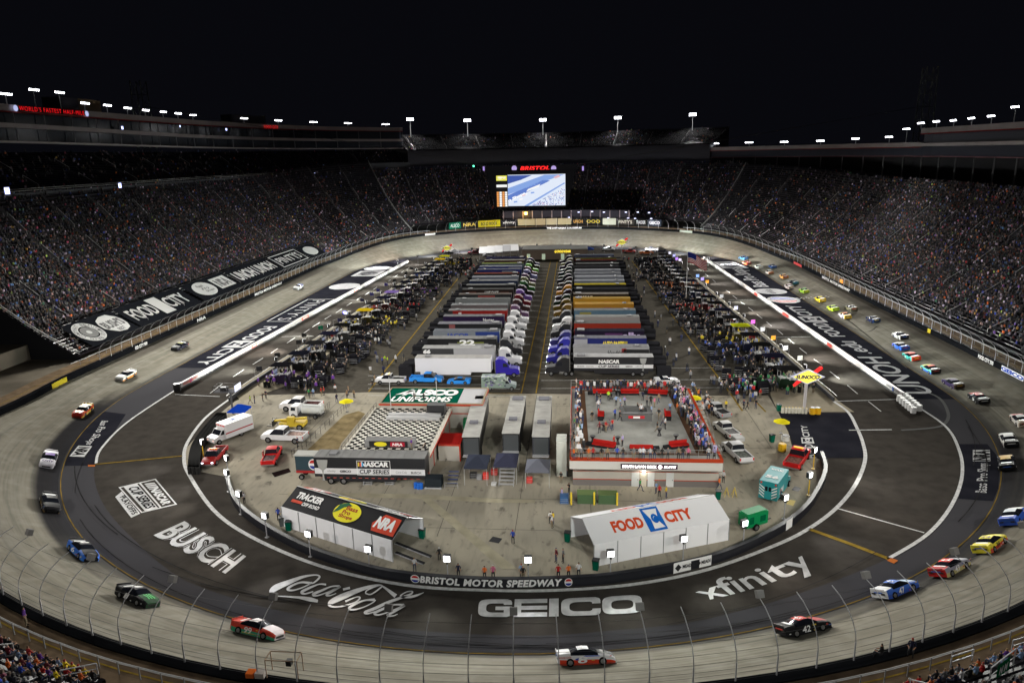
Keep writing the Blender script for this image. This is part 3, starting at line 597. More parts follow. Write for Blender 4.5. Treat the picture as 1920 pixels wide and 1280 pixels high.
# far upper tier
FU = run(118, 146); UPF = thing('grandstand', 'far upper seating tier below the five tall floodlight poles', 'grandstand')
def zuf(i, s): return 46.4+(s-45)*.5
seating(FU, 45.5, 61., UPF, zf=zuf, bm=mat((.45, .45, .47), .6, var=.2, sc=.2)); aisles(FU, 45.5, 61., UPF, 3, zuf)
band(FU, S0+40, 38.2, 46.2, mat((.05, .05, .06), .8), UPF, 'dark_concourse_wall', 5)
for e in (FU[0], FU[-1]): MB().poly([rp(e, S0+40, 30), rp(e, S0+40, 46.4), rp(e, S0+62, 54.6), rp(e, S0+62, 30)]).build('end_wall', DARKW, UPF)
band(FU, S0+61.5, 40, 55., DARKW, UPF, 'back_wall', .5)
# dark sponsor names along the far concourse wall, barely lit
for k, s in enumerate(('BUSCH', 'FOOD CITY', 'XFINITY', 'GEICO', 'PINTYS')): pass
# tarpaulin banners laid over the lowest left rows
TARP = mat((.010, .011, .014), .95, name='black_tarpaulin')
def stand_pt(u_idx, s, lift_=.5):
    i = int(math.floor(u_idx)); f = u_idx-i; a = Vector(rp(i, S0+s, stz(i, s)+lift_)); b = Vector(rp(i+1, S0+s, stz(i+1, s)+lift_)); return a.lerp(b, f)
def uidx(px, py, s):     # ring index (float) where the row s of the left stand sits at that pixel
    best = None
    for k in range(0, 1700):
        u = 130+k*.05
        if u > 206: break
        p = stand_pt(u, s); d = p-Vector((0, 0, CH)); z = d.dot(CF); X = 960+FPX*d.dot(CR)/z; Y = 640-FPX*d.dot(CU)/z; e = hypot(X-px, Y-py)
        if best is None or e < best[0]: best = (e, u)
    return best[1]
def tarp(pa, pb, label, s0=.6, s1=8.2):
    ua, ub = uidx(*pa, s0), uidx(*pb, s0)
    q = MB(); n = 10; m_ = 6
    f = lambda u, v: stand_pt(ua+(ub-ua)*u, s0+(s1-s0)*v, .62)
    for j in range(m_+1):
        for k in range(n+1): q.v.append(tuple(f(k/n, j/m_)))
    for j in range(m_):
        for k in range(n): a = j*(n+1)+k; q.f.append((a, a+1, a+n+2, a+n+1)); q.m.append(0)
    t = thing('banner', label, 'banner', group=None); q.build('tarpaulin', TARP, t); return t, (lambda u, v: f(u, v)+Vector((0, 0, .12)))
t, f = tarp((180, 655), (268, 622), "black banner with a bean brand oval and round white seal over the nearest left rows")
q = MB(); c = sub(f, .03, .46, .1, .92)
disc(c, 0, q, 0, 28, (.5, .5), (.5, .5), .62); disc(c, 0, q, 1, 24, (.5, .5), (.27, .27), 0.); disc(lift(c, .03), 0, q, 0, 12, (.5, .5), (.09, .09)); q.build('round_seal', [mat((.5, .5, .5), .7), mat((.2, .2, .2), .7)], t)
for k, ch in enumerate('THAT BEAUTIFUL BEAN COM'):
    if ch == ' ': continue
    a = radians(150-360*k/23); cc = lift(c, .05)
    q2 = (lambda a: lambda u, v: cc(.5+(.34+.12*v)*cos(a-(u-.5)*.22), .5+(.34+.12*v)*sin(a-(u-.5)*.22)))(a); text(ch, q2, BLACK, 'lettering', t, .01)
q = MB(); c = sub(f, .50, .96, .12, .9); q.poly([c(.0, .4), c(.1, .25), c(.3, .05), c(.6, 0), c(.85, .1), c(.97, .3), c(1, .55), c(.93, .75), c(.7, .98), c(.4, .98), c(.12, .85), c(.02, .65)]); q.build('oval_panel', mat((.5, .5, .5), .7), t)
text("BUSH'S", sub(lift(c, .04), .08, .92, .3, .72), BLACK, 'lettering', t, .05); text('BEST', sub(lift(c, .04), .36, .66, .08, .24), BLACK, 'lettering', t, .03)
t, f = tarp((272, 621), (384, 573), 'black banner reading FOOD CITY over the left rows'); food_city(sub(f, .06, .92, .12, .92), mat((.5, .5, .5), .7), TARP, t)
t, f = tarp((390, 570), (460, 538), 'black banner with an oval fishing shop logo and boxed NRA over the left rows')
q = MB(); disc(sub(f, .08, .5, .15, .9), 0, q); c = sub(f, .56, .93, .25, .85); q.poly([c(0, 0), c(1, 0), c(1, 1), c(0, 1)]); q.build('logo_panel', mat((.5, .5, .5), .7), t)
text('NRA', sub(lift(c, .04), .12, .88, .15, .85), BLACK, 'lettering', t, .05)
for k, s in enumerate(('Bass', 'Pro', 'Shops')): text(s, sub(lift(sub(f, .08, .5, .15, .9), .04), .3+.05*k, .62+.1*k, .66-.22*k, .84-.22*k), BLACK, 'lettering', t, .02)
t, f = tarp((464, 536), (533, 505), 'black banner reading UNOH twice over the left rows'); text('UNOH UNOH', sub(f, .04, .97, .25, .8), mat((.5, .5, .5), .7), 'lettering', t, .035)
t, f = tarp((536, 504), (583, 484), "black banner with PINTY'S in a white frame over the left rows"); text("PINTY'S", sub(f, .12, .88, .3, .75), mat((.5, .5, .5), .7), 'lettering', t, .015)
q = MB()
for a in ((.03, .1, .97, .14), (.03, .88, .97, .92), (.03, .1, .05, .92), (.95, .1, .97, .92)): q.poly([f(a[0], a[1]), f(a[2], a[1]), f(a[2], a[3]), f(a[0], a[3])])
q.build('white_frame', mat((.5, .5, .5), .7), t)
t, f = tarp((586, 483), (612, 472), 'smallest and farthest black banner with an oval logo over the left rows'); q = MB(); disc(sub(f, .15, .85, .2, .85), 0, q); q.build('logo_panel', mat((.4, .4, .4), .7), t)
# ================================================================ crowd too many to count: one mesh per stand
PAL = [(.015, .015, .018)]*20+[(.03, .035, .06)]*9+[(.08, .08, .085)]*8+[(.16, .155, .15)]*7+[(.6, .6, .62)]*8+[(.3, .02, .02)]*3+[(.75, .18, .02)]*4+[(.03, .08, .42)]*5+[(.18, .10, .34)]*2+[(.55, .38, .05)]*2+[(.05, .2, .1)]*2+[(.4, .3, .22)]*5+[(.12, .3, .5)]*3+[(.6, .12, .2)]*2+[(.4, .7, .1)]*1
PALA = np.array(PAL); SKIN = [(.42, .26, .18), (.30, .17, .11), (.5, .33, .25), (.10, .06, .04), (.04, .03, .02), (.62, .62, .62), (.02, .02, .02), (.02, .03, .1)]
def attr_mat():
    m = bpy.data.materials.new('crowd_clothing'); m.use_nodes = True; nt = m.node_tree; a = nt.nodes.new('ShaderNodeAttribute'); a.attribute_name = 'tint'
    nt.links.new(a.outputs['Color'], nt.nodes['Principled BSDF'].inputs['Base Color']); nt.nodes['Principled BSDF'].inputs['Roughness'].default_value = .8; return m
CROWDM = attr_mat()
def crowd(name, label, idx, s0, s1, dens, zf=stz, group='distant spectators'):
    pos = []
    s = s0; row = 0
    while s < s1:
        for a in idx[:-1]:
            A = Vector(rp(a, S0+s+.62, zf(a, s))); B = Vector(rp(a+1, S0+s+.62, zf(a+1, s))); L = (B-A).length; n = int(L/.52)
            for j in range(n):
                t = (j+.5)/n
                if R.random() < dens(a+t, s): pos.append((A.x+(B.x-A.x)*t+R.gauss(0, .06), A.y+(B.y-A.y)*t+R.gauss(0, .06), A.z+(B.z-A.z)*t+R.choice((0, 0, 0, 0, .06, .12, .42)), RING[a % NRG][2], RING[a % NRG][3]))
        s += PITCH; row += 1
    P_ = np.array(pos); n = len(P_); nx, ny = P_[:, 3], P_[:, 4]
    tm = [(-.2, -.14, .38), (.2, -.14, .38), (.2, .14, .38), (-.2, .14, .38), (-.23, -.1, .88), (.23, -.1, .88), (.23, .12, .88), (-.23, .12, .88),
          (-.09, -.1, .93), (.09, -.1, .93), (.09, .1, .93), (-.09, .1, .93), (-.08, -.1, 1.17), (.08, -.1, 1.17), (.08, .09, 1.17), (-.08, .09, 1.17), (-.19, -.5, .38), (.19, -.5, .38), (.19, -.1, .46), (-.19, -.1, .46), (-.19, -.5, 0), (.19, -.5, 0)]
    fc = [(4, 5, 6, 7), (0, 1, 5, 4), (1, 2, 6, 5), (2, 3, 7, 6), (3, 0, 4, 7), (12, 13, 14, 15), (8, 9, 13, 12), (9, 10, 14, 13), (10, 11, 15, 14), (11, 8, 12, 15), (16, 17, 18, 19), (20, 21, 17, 16)]
    tm = np.array(tm); V = np.zeros((n, len(tm), 3), np.float32); hs = NR.normal(1, .05, (n, 1))
    V[:, :, 0] = P_[:, 0:1]+(tm[:, 0]*ny[:, None]*-1+tm[:, 1]*nx[:, None])*hs; V[:, :, 1] = P_[:, 1:2]+(tm[:, 0]*nx[:, None]+tm[:, 1]*ny[:, None])*hs; V[:, :, 2] = P_[:, 2:3]+tm[:, 2]*hs
    F = (np.array(fc)[None]+(np.arange(n)*len(tm))[:, None, None]).reshape(-1, 4)
    me = bpy.data.meshes.new(name); me.vertices.add(n*len(tm)); me.vertices.foreach_set('co', V.reshape(-1)); me.loops.add(F.size); me.loops.foreach_set('vertex_index', F.reshape(-1).astype(np.int32)); me.polygons.add(len(F)); me.polygons.foreach_set('loop_start', np.arange(0, F.size, 4, dtype=np.int32))
    col = np.ones((n, len(tm), 4), np.float32); sh = PALA[NR.integers(0, len(PALA), n)]*(.08+1.5*NR.uniform(0, 1, (n, 1))**3.2); sh = sh*.72*np.array([[1.05, .85, 1.1]]); hd = np.array(SKIN)[NR.integers(0, len(SKIN), n)]*.26; lg = PALA[NR.integers(0, 34, n)]*.4
    col[:, :8, :3] = sh[:, None]; col[:, 8:16, :3] = hd[:, None]; col[:, 16:, :3] = lg[:, None]
    at = me.attributes.new('tint', 'FLOAT_COLOR', 'POINT'); at.data.foreach_set('color', col.reshape(-1)); me.materials.append(CROWDM); me.update(); me.validate()
    return link(name, me, None, label, 'crowd', None, 'stuff')
def patchy(a, s, k=1.): return .5+.5*sin(a*.9+sin(s*.35)*2.)*sin(s*.22+a*.31)
def isaisle(a, idx, step=3):
    d = (a-idx[0]) % step; d = min(d, step-d); w_ = .13 if RING[int(a) % NRG][1] not in (C1, C2) or True else .1; return d < w_
uT = uidx(180, 655, .6); uTe = uidx(612, 472, .6)
def dl(a, s):
    if isaisle(a, LEFT): return 0
    if min(uT, uTe) < a < max(uT, uTe) and s < 8.6: return 0
    fall = np.interp(a, [150, 158, 168, 176], [.12, .45, .8, .9]); top = np.interp(s, [24, 34, 38], [1, .55, .3]); nr = .25 if (a > max(uT, uTe)-.3 and s < 6) else 1
    return fall*top*nr*(.8+.25*patchy(a, s))
crowd('crowd', 'spectators filling the left grandstand', LEFT, 1., 38, dl)
def dr(a, s):
    if isaisle(a, RIGHT): return 0
    return np.interp(a, [64, 90, 98, 106, 114], [.93, .9, .75, .35, .12])*(.75+.25*patchy(a, s))*np.interp(s, [0, 3, 5, 28, 34], [.2, .5, 1, 1, .75])
crowd('crowd', 'spectators filling the right grandstand', RIGHT, 1., 34, dr)
def df(a, s): return 0 if isaisle(a, FAR) else .34+.3*max(0, patchy(a, s)-.5)
crowd('crowd', 'scattered spectators in the far lower grandstand', FAR, 6., 35, df)
crowd('crowd', 'spectators filling the lower left near rows', NLEFT, 3.3, 20, lambda a, s: 0 if isaisle(a, NLEFT, 4) else .8, nz); crowd('crowd', 'spectators filling the lower right near rows', NRIGHT, 3.3, 20, lambda a, s: 0 if isaisle(a, NRIGHT, 4) else .75, nz)
crowd('crowd', 'scattered spectators in the far upper tier', FU, 45.5, 61, lambda a, s: 0 if isaisle(a, FU) else .22*patchy(a, s)**2*1.5, zuf)
crowd('crowd', 'spectators in the unlit upper left deck', LU, 41.5, 58, lambda a, s: 0 if isaisle(a, LU, 4) else .07, zup)
# ================================================================ walls inside the track
def gl(px, z=0.): return [G(*p, z) for p in px]
VINYL = mat((.012, .013, .018), .4, name='black_vinyl')
wp = cat(gl([(424, 893), (440, 943), (470, 975), (520, 1008), (590, 1042), (700, 1077), (800, 1092), (925, 1099), (1050, 1097), (1165, 1088), (1330, 1056), (1440, 1010), (1500, 970), (1530, 932), (1547, 890), (1540, 858)]), 6)
t = thing('infield_wall', 'curved black infield wall lettered with the speedway name round the near turn', 'wall'); MB().wall(wp, 1.05, .5).build('wall_face', VINYL, t)
def along(path, pa, pb, h0, h1, lift_=.28, side=-1):      # lettering that follows a wall path between two pixels
    def near(p): g = G(*p); return min(range(len(path)), key=lambda i: (path[i]-g).length)
    a, b = near(pa), near(pb); P_ = path[a:b+1] if a < b else path[b:a+1][::-1]; n = len(P_)-1
    def fn(u, v):
        tt = u*n; i = min(int(tt), n-1); p = P_[i].lerp(P_[i+1], tt-i); d = (P_[i+1]-P_[i]).normalized(); q = Vector((-d.y, d.x, 0))*side
        return p+q*lift_+Vector((0, 0, h0+(h1-h0)*v))
    return fn
wpf = cat(gl([(424, 893), (440, 943), (470, 975), (520, 1008), (590, 1042), (700, 1077), (800, 1092), (925, 1099), (1050, 1097), (1165, 1088), (1330, 1056), (1440, 1010), (1500, 970), (1530, 932), (1547, 890), (1540, 858)]), 30)
text('BRISTOL MOTOR SPEEDWAY', along(wpf, (790, 1091), (1055, 1097), .12, .98), WHITE, 'lettering', t, .045, .2, 1.1)
def logo_round(fn, parent, c1=(.5, .03, .03), c2=(.03, .05, .3)):
    q = MB(); disc(fn, 0, q, 0, 20); l = lift(fn, .02)
    q.poly([l(.5+.4*cos(radians(a)), .55+.36*sin(radians(a))) for a in range(10, 171, 20)], 1); q.poly([l(.5+.4*cos(radians(a)), .45+.36*sin(radians(a))) for a in range(190, 351, 20)], 2); l = lift(fn, .035); q.poly([l(.1, .42), l(.9, .42), l(.9, .58), l(.1, .58)], 0)
    return q.build('round_logo', [WHITE, mat(c1, .5), mat(c2, .5)], parent)
logo_round(along(wpf, (773, 1089), (789, 1091), .05, 1.02), t); logo_round(along(wpf, (1056, 1097), (1073, 1096), .05, 1.02), t)
f = along(wpf, (1473, 995), (1481, 986), .05, 1.3, .3); text('1', f, WHITE, 'lettering', t, .08)
f = along(wpf, (1262, 1072), (1331, 1056), .0, 1.25, .31); q = MB(); q.quad(f(0, 0), f(1, 0), f(1, 1), f(0, 1)); q.build('sponsor_panel', WHITE, t)
f = along(wpf, (1262, 1072), (1331, 1056), .0, 1.25, .34); text('MEADE', sub(f, .22, .48, .35, .7), BLACK, 'lettering', t, .03); text('MEADE', sub(f, .71, .98, .35, .7), BLACK, 'lettering', t, .03)
q = MB()
for u in (.03, .53): q.poly([f(u, .5), f(u+.08, .15), f(u+.16, .5), f(u+.08, .85)])
q.build('diamond_emblem', BLACK, t)
# low pit walls with shiny rail
for side, L_, lab in ((-1, lw, 'low white topped pit wall between the left pit stalls and pit road'), (1, list(reversed(rw_)), 'low white topped pit wall between the right pit stalls and pit road')):
    P_ = cat(L_, 5); t = thing('pit_wall', lab, 'wall'); MB().wall(P_, .75, .28, mtop=1).build('wall', [mat((.06, .06, .065), .6), mat((.3, .3, .3), .6)], t)
    q = MB(); q.tube([p+Vector((side*.5, 0, 1.0)) for p in P_], .05, 4); q.build('rail', RAILM, t)
# centre walls between pit road and track
def cwall(pa, pb, lab, side):
    a, b = G(*pa), G(*pb); t = thing('track_wall', lab, 'wall'); n = 24; P_ = [a.lerp(b, i/n) for i in range(n+1)]
    if side < 0: P_ = P_[::-1]
    MB().wall([p+Vector((0, 0, .35)) for p in P_], .85, .5).build('wall', mat((.32, .305, .3), .5, var=.08, sc=.4), t); MB().wall(P_, .35, .52).build('wall_base', BLACK, t); return t, a, b
t, a, b = cwall((335, 731), (765, 493), 'long white wall on the left between pit road and track with small food store signs', -1)
def facel(pa, pb, s_, fnc, x=.3, z0=.4, z1=1.15):
    A, B = G(*pa), G(*pb); A = Vector((np.interp(A.y, sorted((a.y, b.y)), [a.x, b.x] if a.y < b.y else [b.x, a.x]), A.y, 0)); B = Vector((np.interp(B.y, sorted((a.y, b.y)), [a.x, b.x] if a.y < b.y else [b.x, a.x]), B.y, 0))
    return qf(A+Vector((x, 0, z0)), B+Vector((x, 0, z0)), B+Vector((x, 0, z1)), A+Vector((x, 0, z1)))
for pa, pb in (((341, 727), (368, 712)),): food_city(facel(pa, pb, 1, None), mat((.5, .05, .03), .5), mat((.03, .1, .4), .5), t)
for pa, pb in (((470, 656), (478, 651)), ((563, 604), (577, 597)), ((663, 550), (672, 545))): q = MB(); f = facel(pa, pb, 1, None); q.quad(f(0, 0), f(1, 0), f(1, 1), f(0, 1)); l = lift(f, .02); q.poly([l(.15, .2), l(.85, .2), l(.85, .8), l(.15, .8)], 1); q.build('small_sign', [mat((.4, .05, .04), .5), mat((.5, .45, .42), .5)], t)
q = MB(); q.box((a.x, a.y-.4, .75), (1.2, .9, 1.5), 0, .3); q.build('tyre_end_cap', BLACK, t)
t, a, b = cwall((1693, 748), (1320, 487), 'long white wall on the right between pit road and track ending at white barrels', 1)
food_city(facel((1664, 728), (1688, 745), 1, None, -.3), mat((.05, .05, .06), .5), mat((.03, .1, .5), .5), t)
for pa, pb in (((1472, 591), (1484, 599)), ((1555, 650), (1563, 656)), ((1418, 554), (1424, 558))): q = MB(); f = facel(pa, pb, 1, None, -.3); q.quad(f(0, 0), f(1, 0), f(1, 1), f(0, 1)); l = lift(f, -.02); q.poly([l(.15, .2), l(.85, .2), l(.85, .8), l(.15, .8)], 1); q.build('small_sign', [mat((.4, .05, .04), .5), mat((.5, .45, .42), .5)], t)
# white crash barrels at the end of the right wall
def barrel(c, lab, col=WHITE, g='white crash barrels', h=1.05, r=.48, lid=None, nm='crash_barrel', ct='barrel'):
    t = thing(nm, lab, ct, c, 0, g); q = MB(); prof = [(0, r*.86), (h*.08, r), (h*.3, r), (h*.34, r*.94), (h*.4, r), (h*.66, r), (h*.7, r*.94), (h*.76, r), (h*.95, r), (h, r*.9)]
    for (za, ra), (zb_, rb) in zip(prof[:-1], prof[1:]): q.cyl((0, 0, za), (0, 0, zb_), ra, rb, 12, caps=False)
    q.cyl((0, 0, h-.02), (0, 0, h), r*.9, r*.9, 12); q.build('drum', col, t); MB().cyl((0, 0, h), (0, 0, h+.06), r*.95, r*.8, 12).build('lid', lid or col, t); return t
for k in range(12):
    p = G(1688+5.2*(k//2)+(k % 2)*11-2, 752+4.4*(k//2)-(k % 2)*4); barrel((p.x, p.y, 0), f'white crash barrel, {od(k//2)} from the wall end in the {"inner" if k % 2 == 0 else "outer"} row')
# tyre wall by the left exit
t = thing('tyre_barrier', 'long stack of black tyres along the curved line beside the parked white ambulance', 'barrier'); P_ = cat(gl([(410, 785), (386, 812), (364, 846), (357, 888)]), 20); q = MB()
for p in P_:
    for r_ in range(3):
        for k in range(4):
            q.cyl((p.x+.6*r_, p.y, .28*k+.02), (p.x+.6*r_, p.y, .28*k+.26), .33, .33, 8)
q.build('tyres', mat((.03, .03, .03), .8), t)
# wall lettering on the outer wall
def outer(pa, pb, s, m=WHITE, h0=.15, h1=.95, bold=.03, panel=None, parent=None, shear=0.):
    A = hit(*pa, RW-.05); B = hit(*pb, RW-.05)
    A.z = hb(A.y)+h0; B.z = hb(B.y)+h0; n = nrm((A.x+B.x)/2, (A.y+B.y)/2); o = Vector((-n[0], -n[1], 0))*.06; up = Vector((0, 0, h1-h0))
    if panel: q = MB(); q.quad(A+o*.5-up*.1, B+o*.5-up*.1, B+o*.5+up*1.15, A+o*.5+up*1.15); q.build('wall_panel', panel, parent)
    if s: text(s, qf(A+o, B+o, B+up+o, A+up+o), m, 'lettering', parent, bold, shear)
OW = [o for o in bpy.data.objects if o.name == 'outer_wall'][0]; FCR = mat((.7, .7, .7), .5)
outer((248, 655), (276, 645), 'FOOD CITY 500', FCR, parent=OW); outer((370, 604), (386, 598), 'NRA', FCR, parent=OW); outer((478, 560), (530, 543), 'BRISTOL MOTOR SPEEDWAY', FCR, parent=OW, shear=.2)
outer((94, 708), (123, 697), '', FCR, parent=OW, panel=mat((.5, .4, .02), .5)); outer((1540, 537), (1592, 563), 'BRISTOL MOTOR SPEEDWAY', FCR, parent=OW, shear=.2)
outer((1834, 671), (1862, 687), 'FOOD CITY 500', FCR, parent=OW); outer((1878, 690), (1919, 712), 'GEICO', mat((.02, .06, .35), .5), panel=WHITE, parent=OW, bold=.06); outer((1645, 590), (1680, 606), '', parent=OW, panel=mat((.05, .045, .03), .5)); outer((1738, 630), (1762, 643), '', parent=OW, panel=mat((.5, .4, .02), .5))
outer((1025, 425), (1090, 425), 'THE LAST GREAT COLOSSEUM', FCR, parent=OW, bold=.02); outer((1104, 426), (1133, 427), 'FORTY FIVE NORTH'[:0] or 'SPEEDWAY', FCR, parent=OW, bold=.02) if 0 else None
outer((1270, 435), (1298, 439), 'FLOOR PLANS'[:0], parent=OW, panel=mat((.25, .28, .25), .5)); outer((797, 440), (820, 437), '', parent=OW, panel=mat((.4, .4, .4), .5)); outer((735, 449), (748, 446), '', parent=OW, panel=mat((.3, .25, .02), .5)); outer((1487, 507), (1502, 513), '', parent=OW, panel=mat((.45, .05, .05), .5))
# far billboards above the wall
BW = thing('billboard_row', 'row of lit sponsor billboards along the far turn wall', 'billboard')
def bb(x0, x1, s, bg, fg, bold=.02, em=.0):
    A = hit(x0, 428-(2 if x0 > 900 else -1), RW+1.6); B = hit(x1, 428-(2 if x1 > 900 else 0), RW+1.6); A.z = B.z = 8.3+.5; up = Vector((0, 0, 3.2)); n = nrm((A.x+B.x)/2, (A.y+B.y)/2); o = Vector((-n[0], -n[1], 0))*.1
    q = MB(); q.quad(A, B, B+up, A+up); p = q.build('billboard', mat(tuple(.6*c for c in bg), .6, 0, .06, emc=bg), BW)  # faint emission in the boards stands in for lamps shining up from beneath
    if s:
        f = qf(A+o, B+o, B+up+o, A+up+o); text(s, sub(f, .12, .88, .25, .75), mat(fg, .5), 'lettering', BW, bold)
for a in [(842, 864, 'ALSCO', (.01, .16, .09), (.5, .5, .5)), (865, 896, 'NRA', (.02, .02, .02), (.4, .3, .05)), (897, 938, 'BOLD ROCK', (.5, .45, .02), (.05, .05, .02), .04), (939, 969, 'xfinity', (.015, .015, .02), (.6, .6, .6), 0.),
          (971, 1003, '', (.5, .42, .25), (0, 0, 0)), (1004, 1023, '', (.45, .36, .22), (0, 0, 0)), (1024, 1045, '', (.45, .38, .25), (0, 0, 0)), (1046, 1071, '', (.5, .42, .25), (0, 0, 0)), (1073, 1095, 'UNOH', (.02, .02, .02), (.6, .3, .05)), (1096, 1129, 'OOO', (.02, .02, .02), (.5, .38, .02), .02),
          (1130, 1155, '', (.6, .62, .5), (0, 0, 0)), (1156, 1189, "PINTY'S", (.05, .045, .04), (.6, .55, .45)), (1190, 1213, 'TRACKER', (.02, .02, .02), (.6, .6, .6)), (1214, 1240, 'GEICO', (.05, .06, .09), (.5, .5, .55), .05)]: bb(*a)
# catch fence: curved posts leaning over the track, cables between
def fence(i0, i1, label, big, step_m=3.0, box_every=3, lift0=0.):
    t = thing('catch_fence', label, 'fence'); L0, L1 = ARC[i0], ARC[i1]; n = max(int((L1-L0)/step_m), 2); tips = []; cab = MB(); prev = None; allp = MB(); net = []
    for k in range(n+1):
        s = L0+(L1-L0)*k/n; i = max(j for j in range(len(ARC)) if ARC[j] <= s+1e-6); i = min(i, NRG-1); f = (s-ARC[i])/(ARC[i+1]-ARC[i]); A = Vector(rp(i, RW+.3)); B = Vector(rp(i+1, RW+.3)); p = A.lerp(B, f); nx, ny = nrm(p.x, p.y); zb_ = hb(p.y)+1.05
        prof = [(0, 0), (0, 1.6), (.12, 2.3), (.5, 3.0), (1.2, 3.7), (2.1, 4.2), (3.0, 4.45)]; pts = [Vector((p.x-nx*a, p.y-ny*a, zb_+h)) for a, h in prof]
        q = MB() if big else allp
        q.cyl(pts[0], pts[1], .06, .06, 6)
        for a, b_ in zip(pts[1:-1], pts[2:]): q.cyl(a, b_, .04, .035, 5)
        if big: q.build('fence_post', STEEL, t)
        if big and k % box_every == 1:
            e = pts[-1]; bm = MB(); bm.box((0, 0, 0), (.42, .55, .55)); o = bm.build('loudspeaker', mat((.2, .195, .19), .6), t); o.location = e+Vector((0, 0, .3)); o.rotation_euler = (0, -.5, atan2(ny, nx))
        if prev:
            for j in range(0, 6): cab.cyl(prev[j if j else 0]+Vector((0, 0, .15)), pts[j]+Vector((0, 0, .15)), .016, .016, 3, caps=False)
            for h in (.3, .7, 1.1): cab.cyl(prev[0]+Vector((0, 0, h)), pts[0]+Vector((0, 0, h)), .016, .016, 3, caps=False)
        prev = pts
    if not big: allp.build('fence_posts', STEEL, t)
    o = cab.build('cables', mat((.12, .12, .12), .5, .6), t); return t
fence(10, 60, 'tall curved catch fence of steel posts and cables round the near turn', True, 2.95)
fence(150, 191, 'catch fence along the left straight below the banners', True, 3.8, 999); fence(66, 114, 'catch fence along the right straight in front of the crowd', True, 4.2, 999); fence(115, 150, 'catch fence round the far turn below the big screen', True, 4.6, 999)
# walkway rail, near turn: double top rail with upright plates
def walk_rail(i0, i1, label):
    t = thing('walkway_railing', label, 'railing'); q = MB(); P_ = []
    for i in range(i0, i1+1): P_.append(Vector(rp(i, RW+2.75, HB[i % NRG]+.97)))
    q.tube([p+Vector((0, 0, 1.1)) for p in P_], .045, 5); q.tube([p+Vector((0, 0, .98)) for p in P_], .035, 5); q.build('top_rail', mat((.4, .4, .4), .6, .1), t)
    q = MB()
    for a, b_ in zip(P_[:-1], P_[1:]):
        for f in (0, .5): p = a.lerp(b_, f); q.cyl(p, p+Vector((0, 0, 1.08)), .05, .05, 4)
    q.build('uprights', mat((.22, .22, .22), .5), t)
walk_rail(6, 66, 'shiny double railing along the walkway behind the near catch fence'); walk_rail(148, 192, 'railing on the walkway under the left banners'); walk_rail(67, 116, 'railing on the walkway below the right grandstand')
# concrete face between walkway and first row in the near turn
# ================================================================ tents
def marquee(c, L_, W_, rz, label, hw=2.7, hr=4.2, roof=None, wallm=None):
    t = thing('marquee_tent', label, 'tent', c, rz); roof = roof or WHITE; wallm = wallm or mat((.8, .8, .83), .6, name='white_pvc')
    q = MB(); q.quad((-L_/2, -W_/2, hw), (L_/2, -W_/2, hw), (L_/2, 0, hr), (-L_/2, 0, hr)); q.quad((L_/2, W_/2, hw), (-L_/2, W_/2, hw), (-L_/2, 0, hr), (L_/2, 0, hr)); q.build('roof', roof, t)
    q = MB(); q.b(-L_/2, L_/2, -W_/2-.06, -W_/2, .02, hw); q.b(-L_/2, L_/2, W_/2, W_/2+.06, .02, hw); q.build('side_wall', wallm, t)
    q = MB(); n = 6
    for i in range(n+1): x = -L_/2+L_*i/n; q.cyl((x, -W_/2-.1, 0), (x, -W_/2-.1, hw), .05, .05, 6); q.cyl((x, W_/2+.1, 0), (x, W_/2+.1, hw), .05, .05, 6); q.cyl((x, -W_/2, hw-.05), (x, 0, hr-.05), .04, .04, 5); q.cyl((x, W_/2, hw-.05), (x, 0, hr-.05), .04, .04, 5)
    q.build('frame', mat((.4, .4, .42), .4, .5), t); q = MB(); q.b(-L_/2, L_/2, -.05, .05, hr-.01, hr+.05); q.build('ridge', mat((.5, .5, .5), .5), t); return t
def roofn(L_, W_, u0, u1, v0, v1, hw=2.7, hr=4.2, back=False, lf=.03):
    s = 1 if not back else -1
    def fn(u, v):
        U = u0+(u1-u0)*u; V = v0+(v1-v0)*v; x = (-L_/2+L_*U)*s; y = (-W_/2*(1-V))*s; return Vector((x, y, hw+(hr-hw)*V+lf))
    return fn
a, b = G(532, 986), G(738, 1053); d = b-a; rz = atan2(d.y, d.x); L_ = d.length; W_ = 5.6; c = (a+b)/2+Vector((-sin(rz), cos(rz), 0))*W_/2
TB = mat((.014, .014, .017), .5, name='black_pvc'); t = marquee(tuple(c), L_, W_, rz, 'black roofed marquee tent with TRACKER, yellow oval and red NRA logos, white walls', roof=TB)
for bk in (False, True):
    R_ = lambda u0, u1, v0, v1, lf=.03: roofn(L_, W_, u0, u1, v0, v1, back=bk, lf=lf)
    text('TRACKER', R_(.06, .30, .5, .8), WHITE, 'lettering', t, .05, .2); text('OFF ROAD', R_(.15, .31, .26, .42), WHITE, 'lettering', t, .04, .2)
    q = MB(); f = R_(.045, .145, .3, .42); q.poly([f(0, 0), f(1, 0), f(1, 1), f(0, 1)]); f = R_(.78, .99, .12, .86); q.poly([f(.12, 0), f(1, 0), f(.95, .95), f(.3, 1), f(0, .4)]); q.build('red_panel', mat((.55, .06, .03), .5), t)
    text('NRA', R_(.80, .96, .26, .74, .06), WHITE, 'lettering', t, .06, .15)
    q = MB(); f = R_(.43, .66, .1, .93); disc(f, 0, q, 0, 28); l = lift(f, .03); q.poly([l(.02, .3), l(.1, .8), l(.35, .98), l(.55, .86), l(.3, .7), l(.16, .45)], 1); q.build('oval_logo', [mat((.75, .68, .03), .5), mat((.02, .12, .05), .5)], t)
    for k, s in enumerate(('Bass', 'Pro', 'Shops')): text(s, R_(.52-.012*k, .62-.012*k+(.02 if k == 2 else 0)-(.03 if k == 1 else 0), .60-.19*k, .78-.19*k, .07), mat((.35, .03, .02), .5), 'lettering', t, .03)
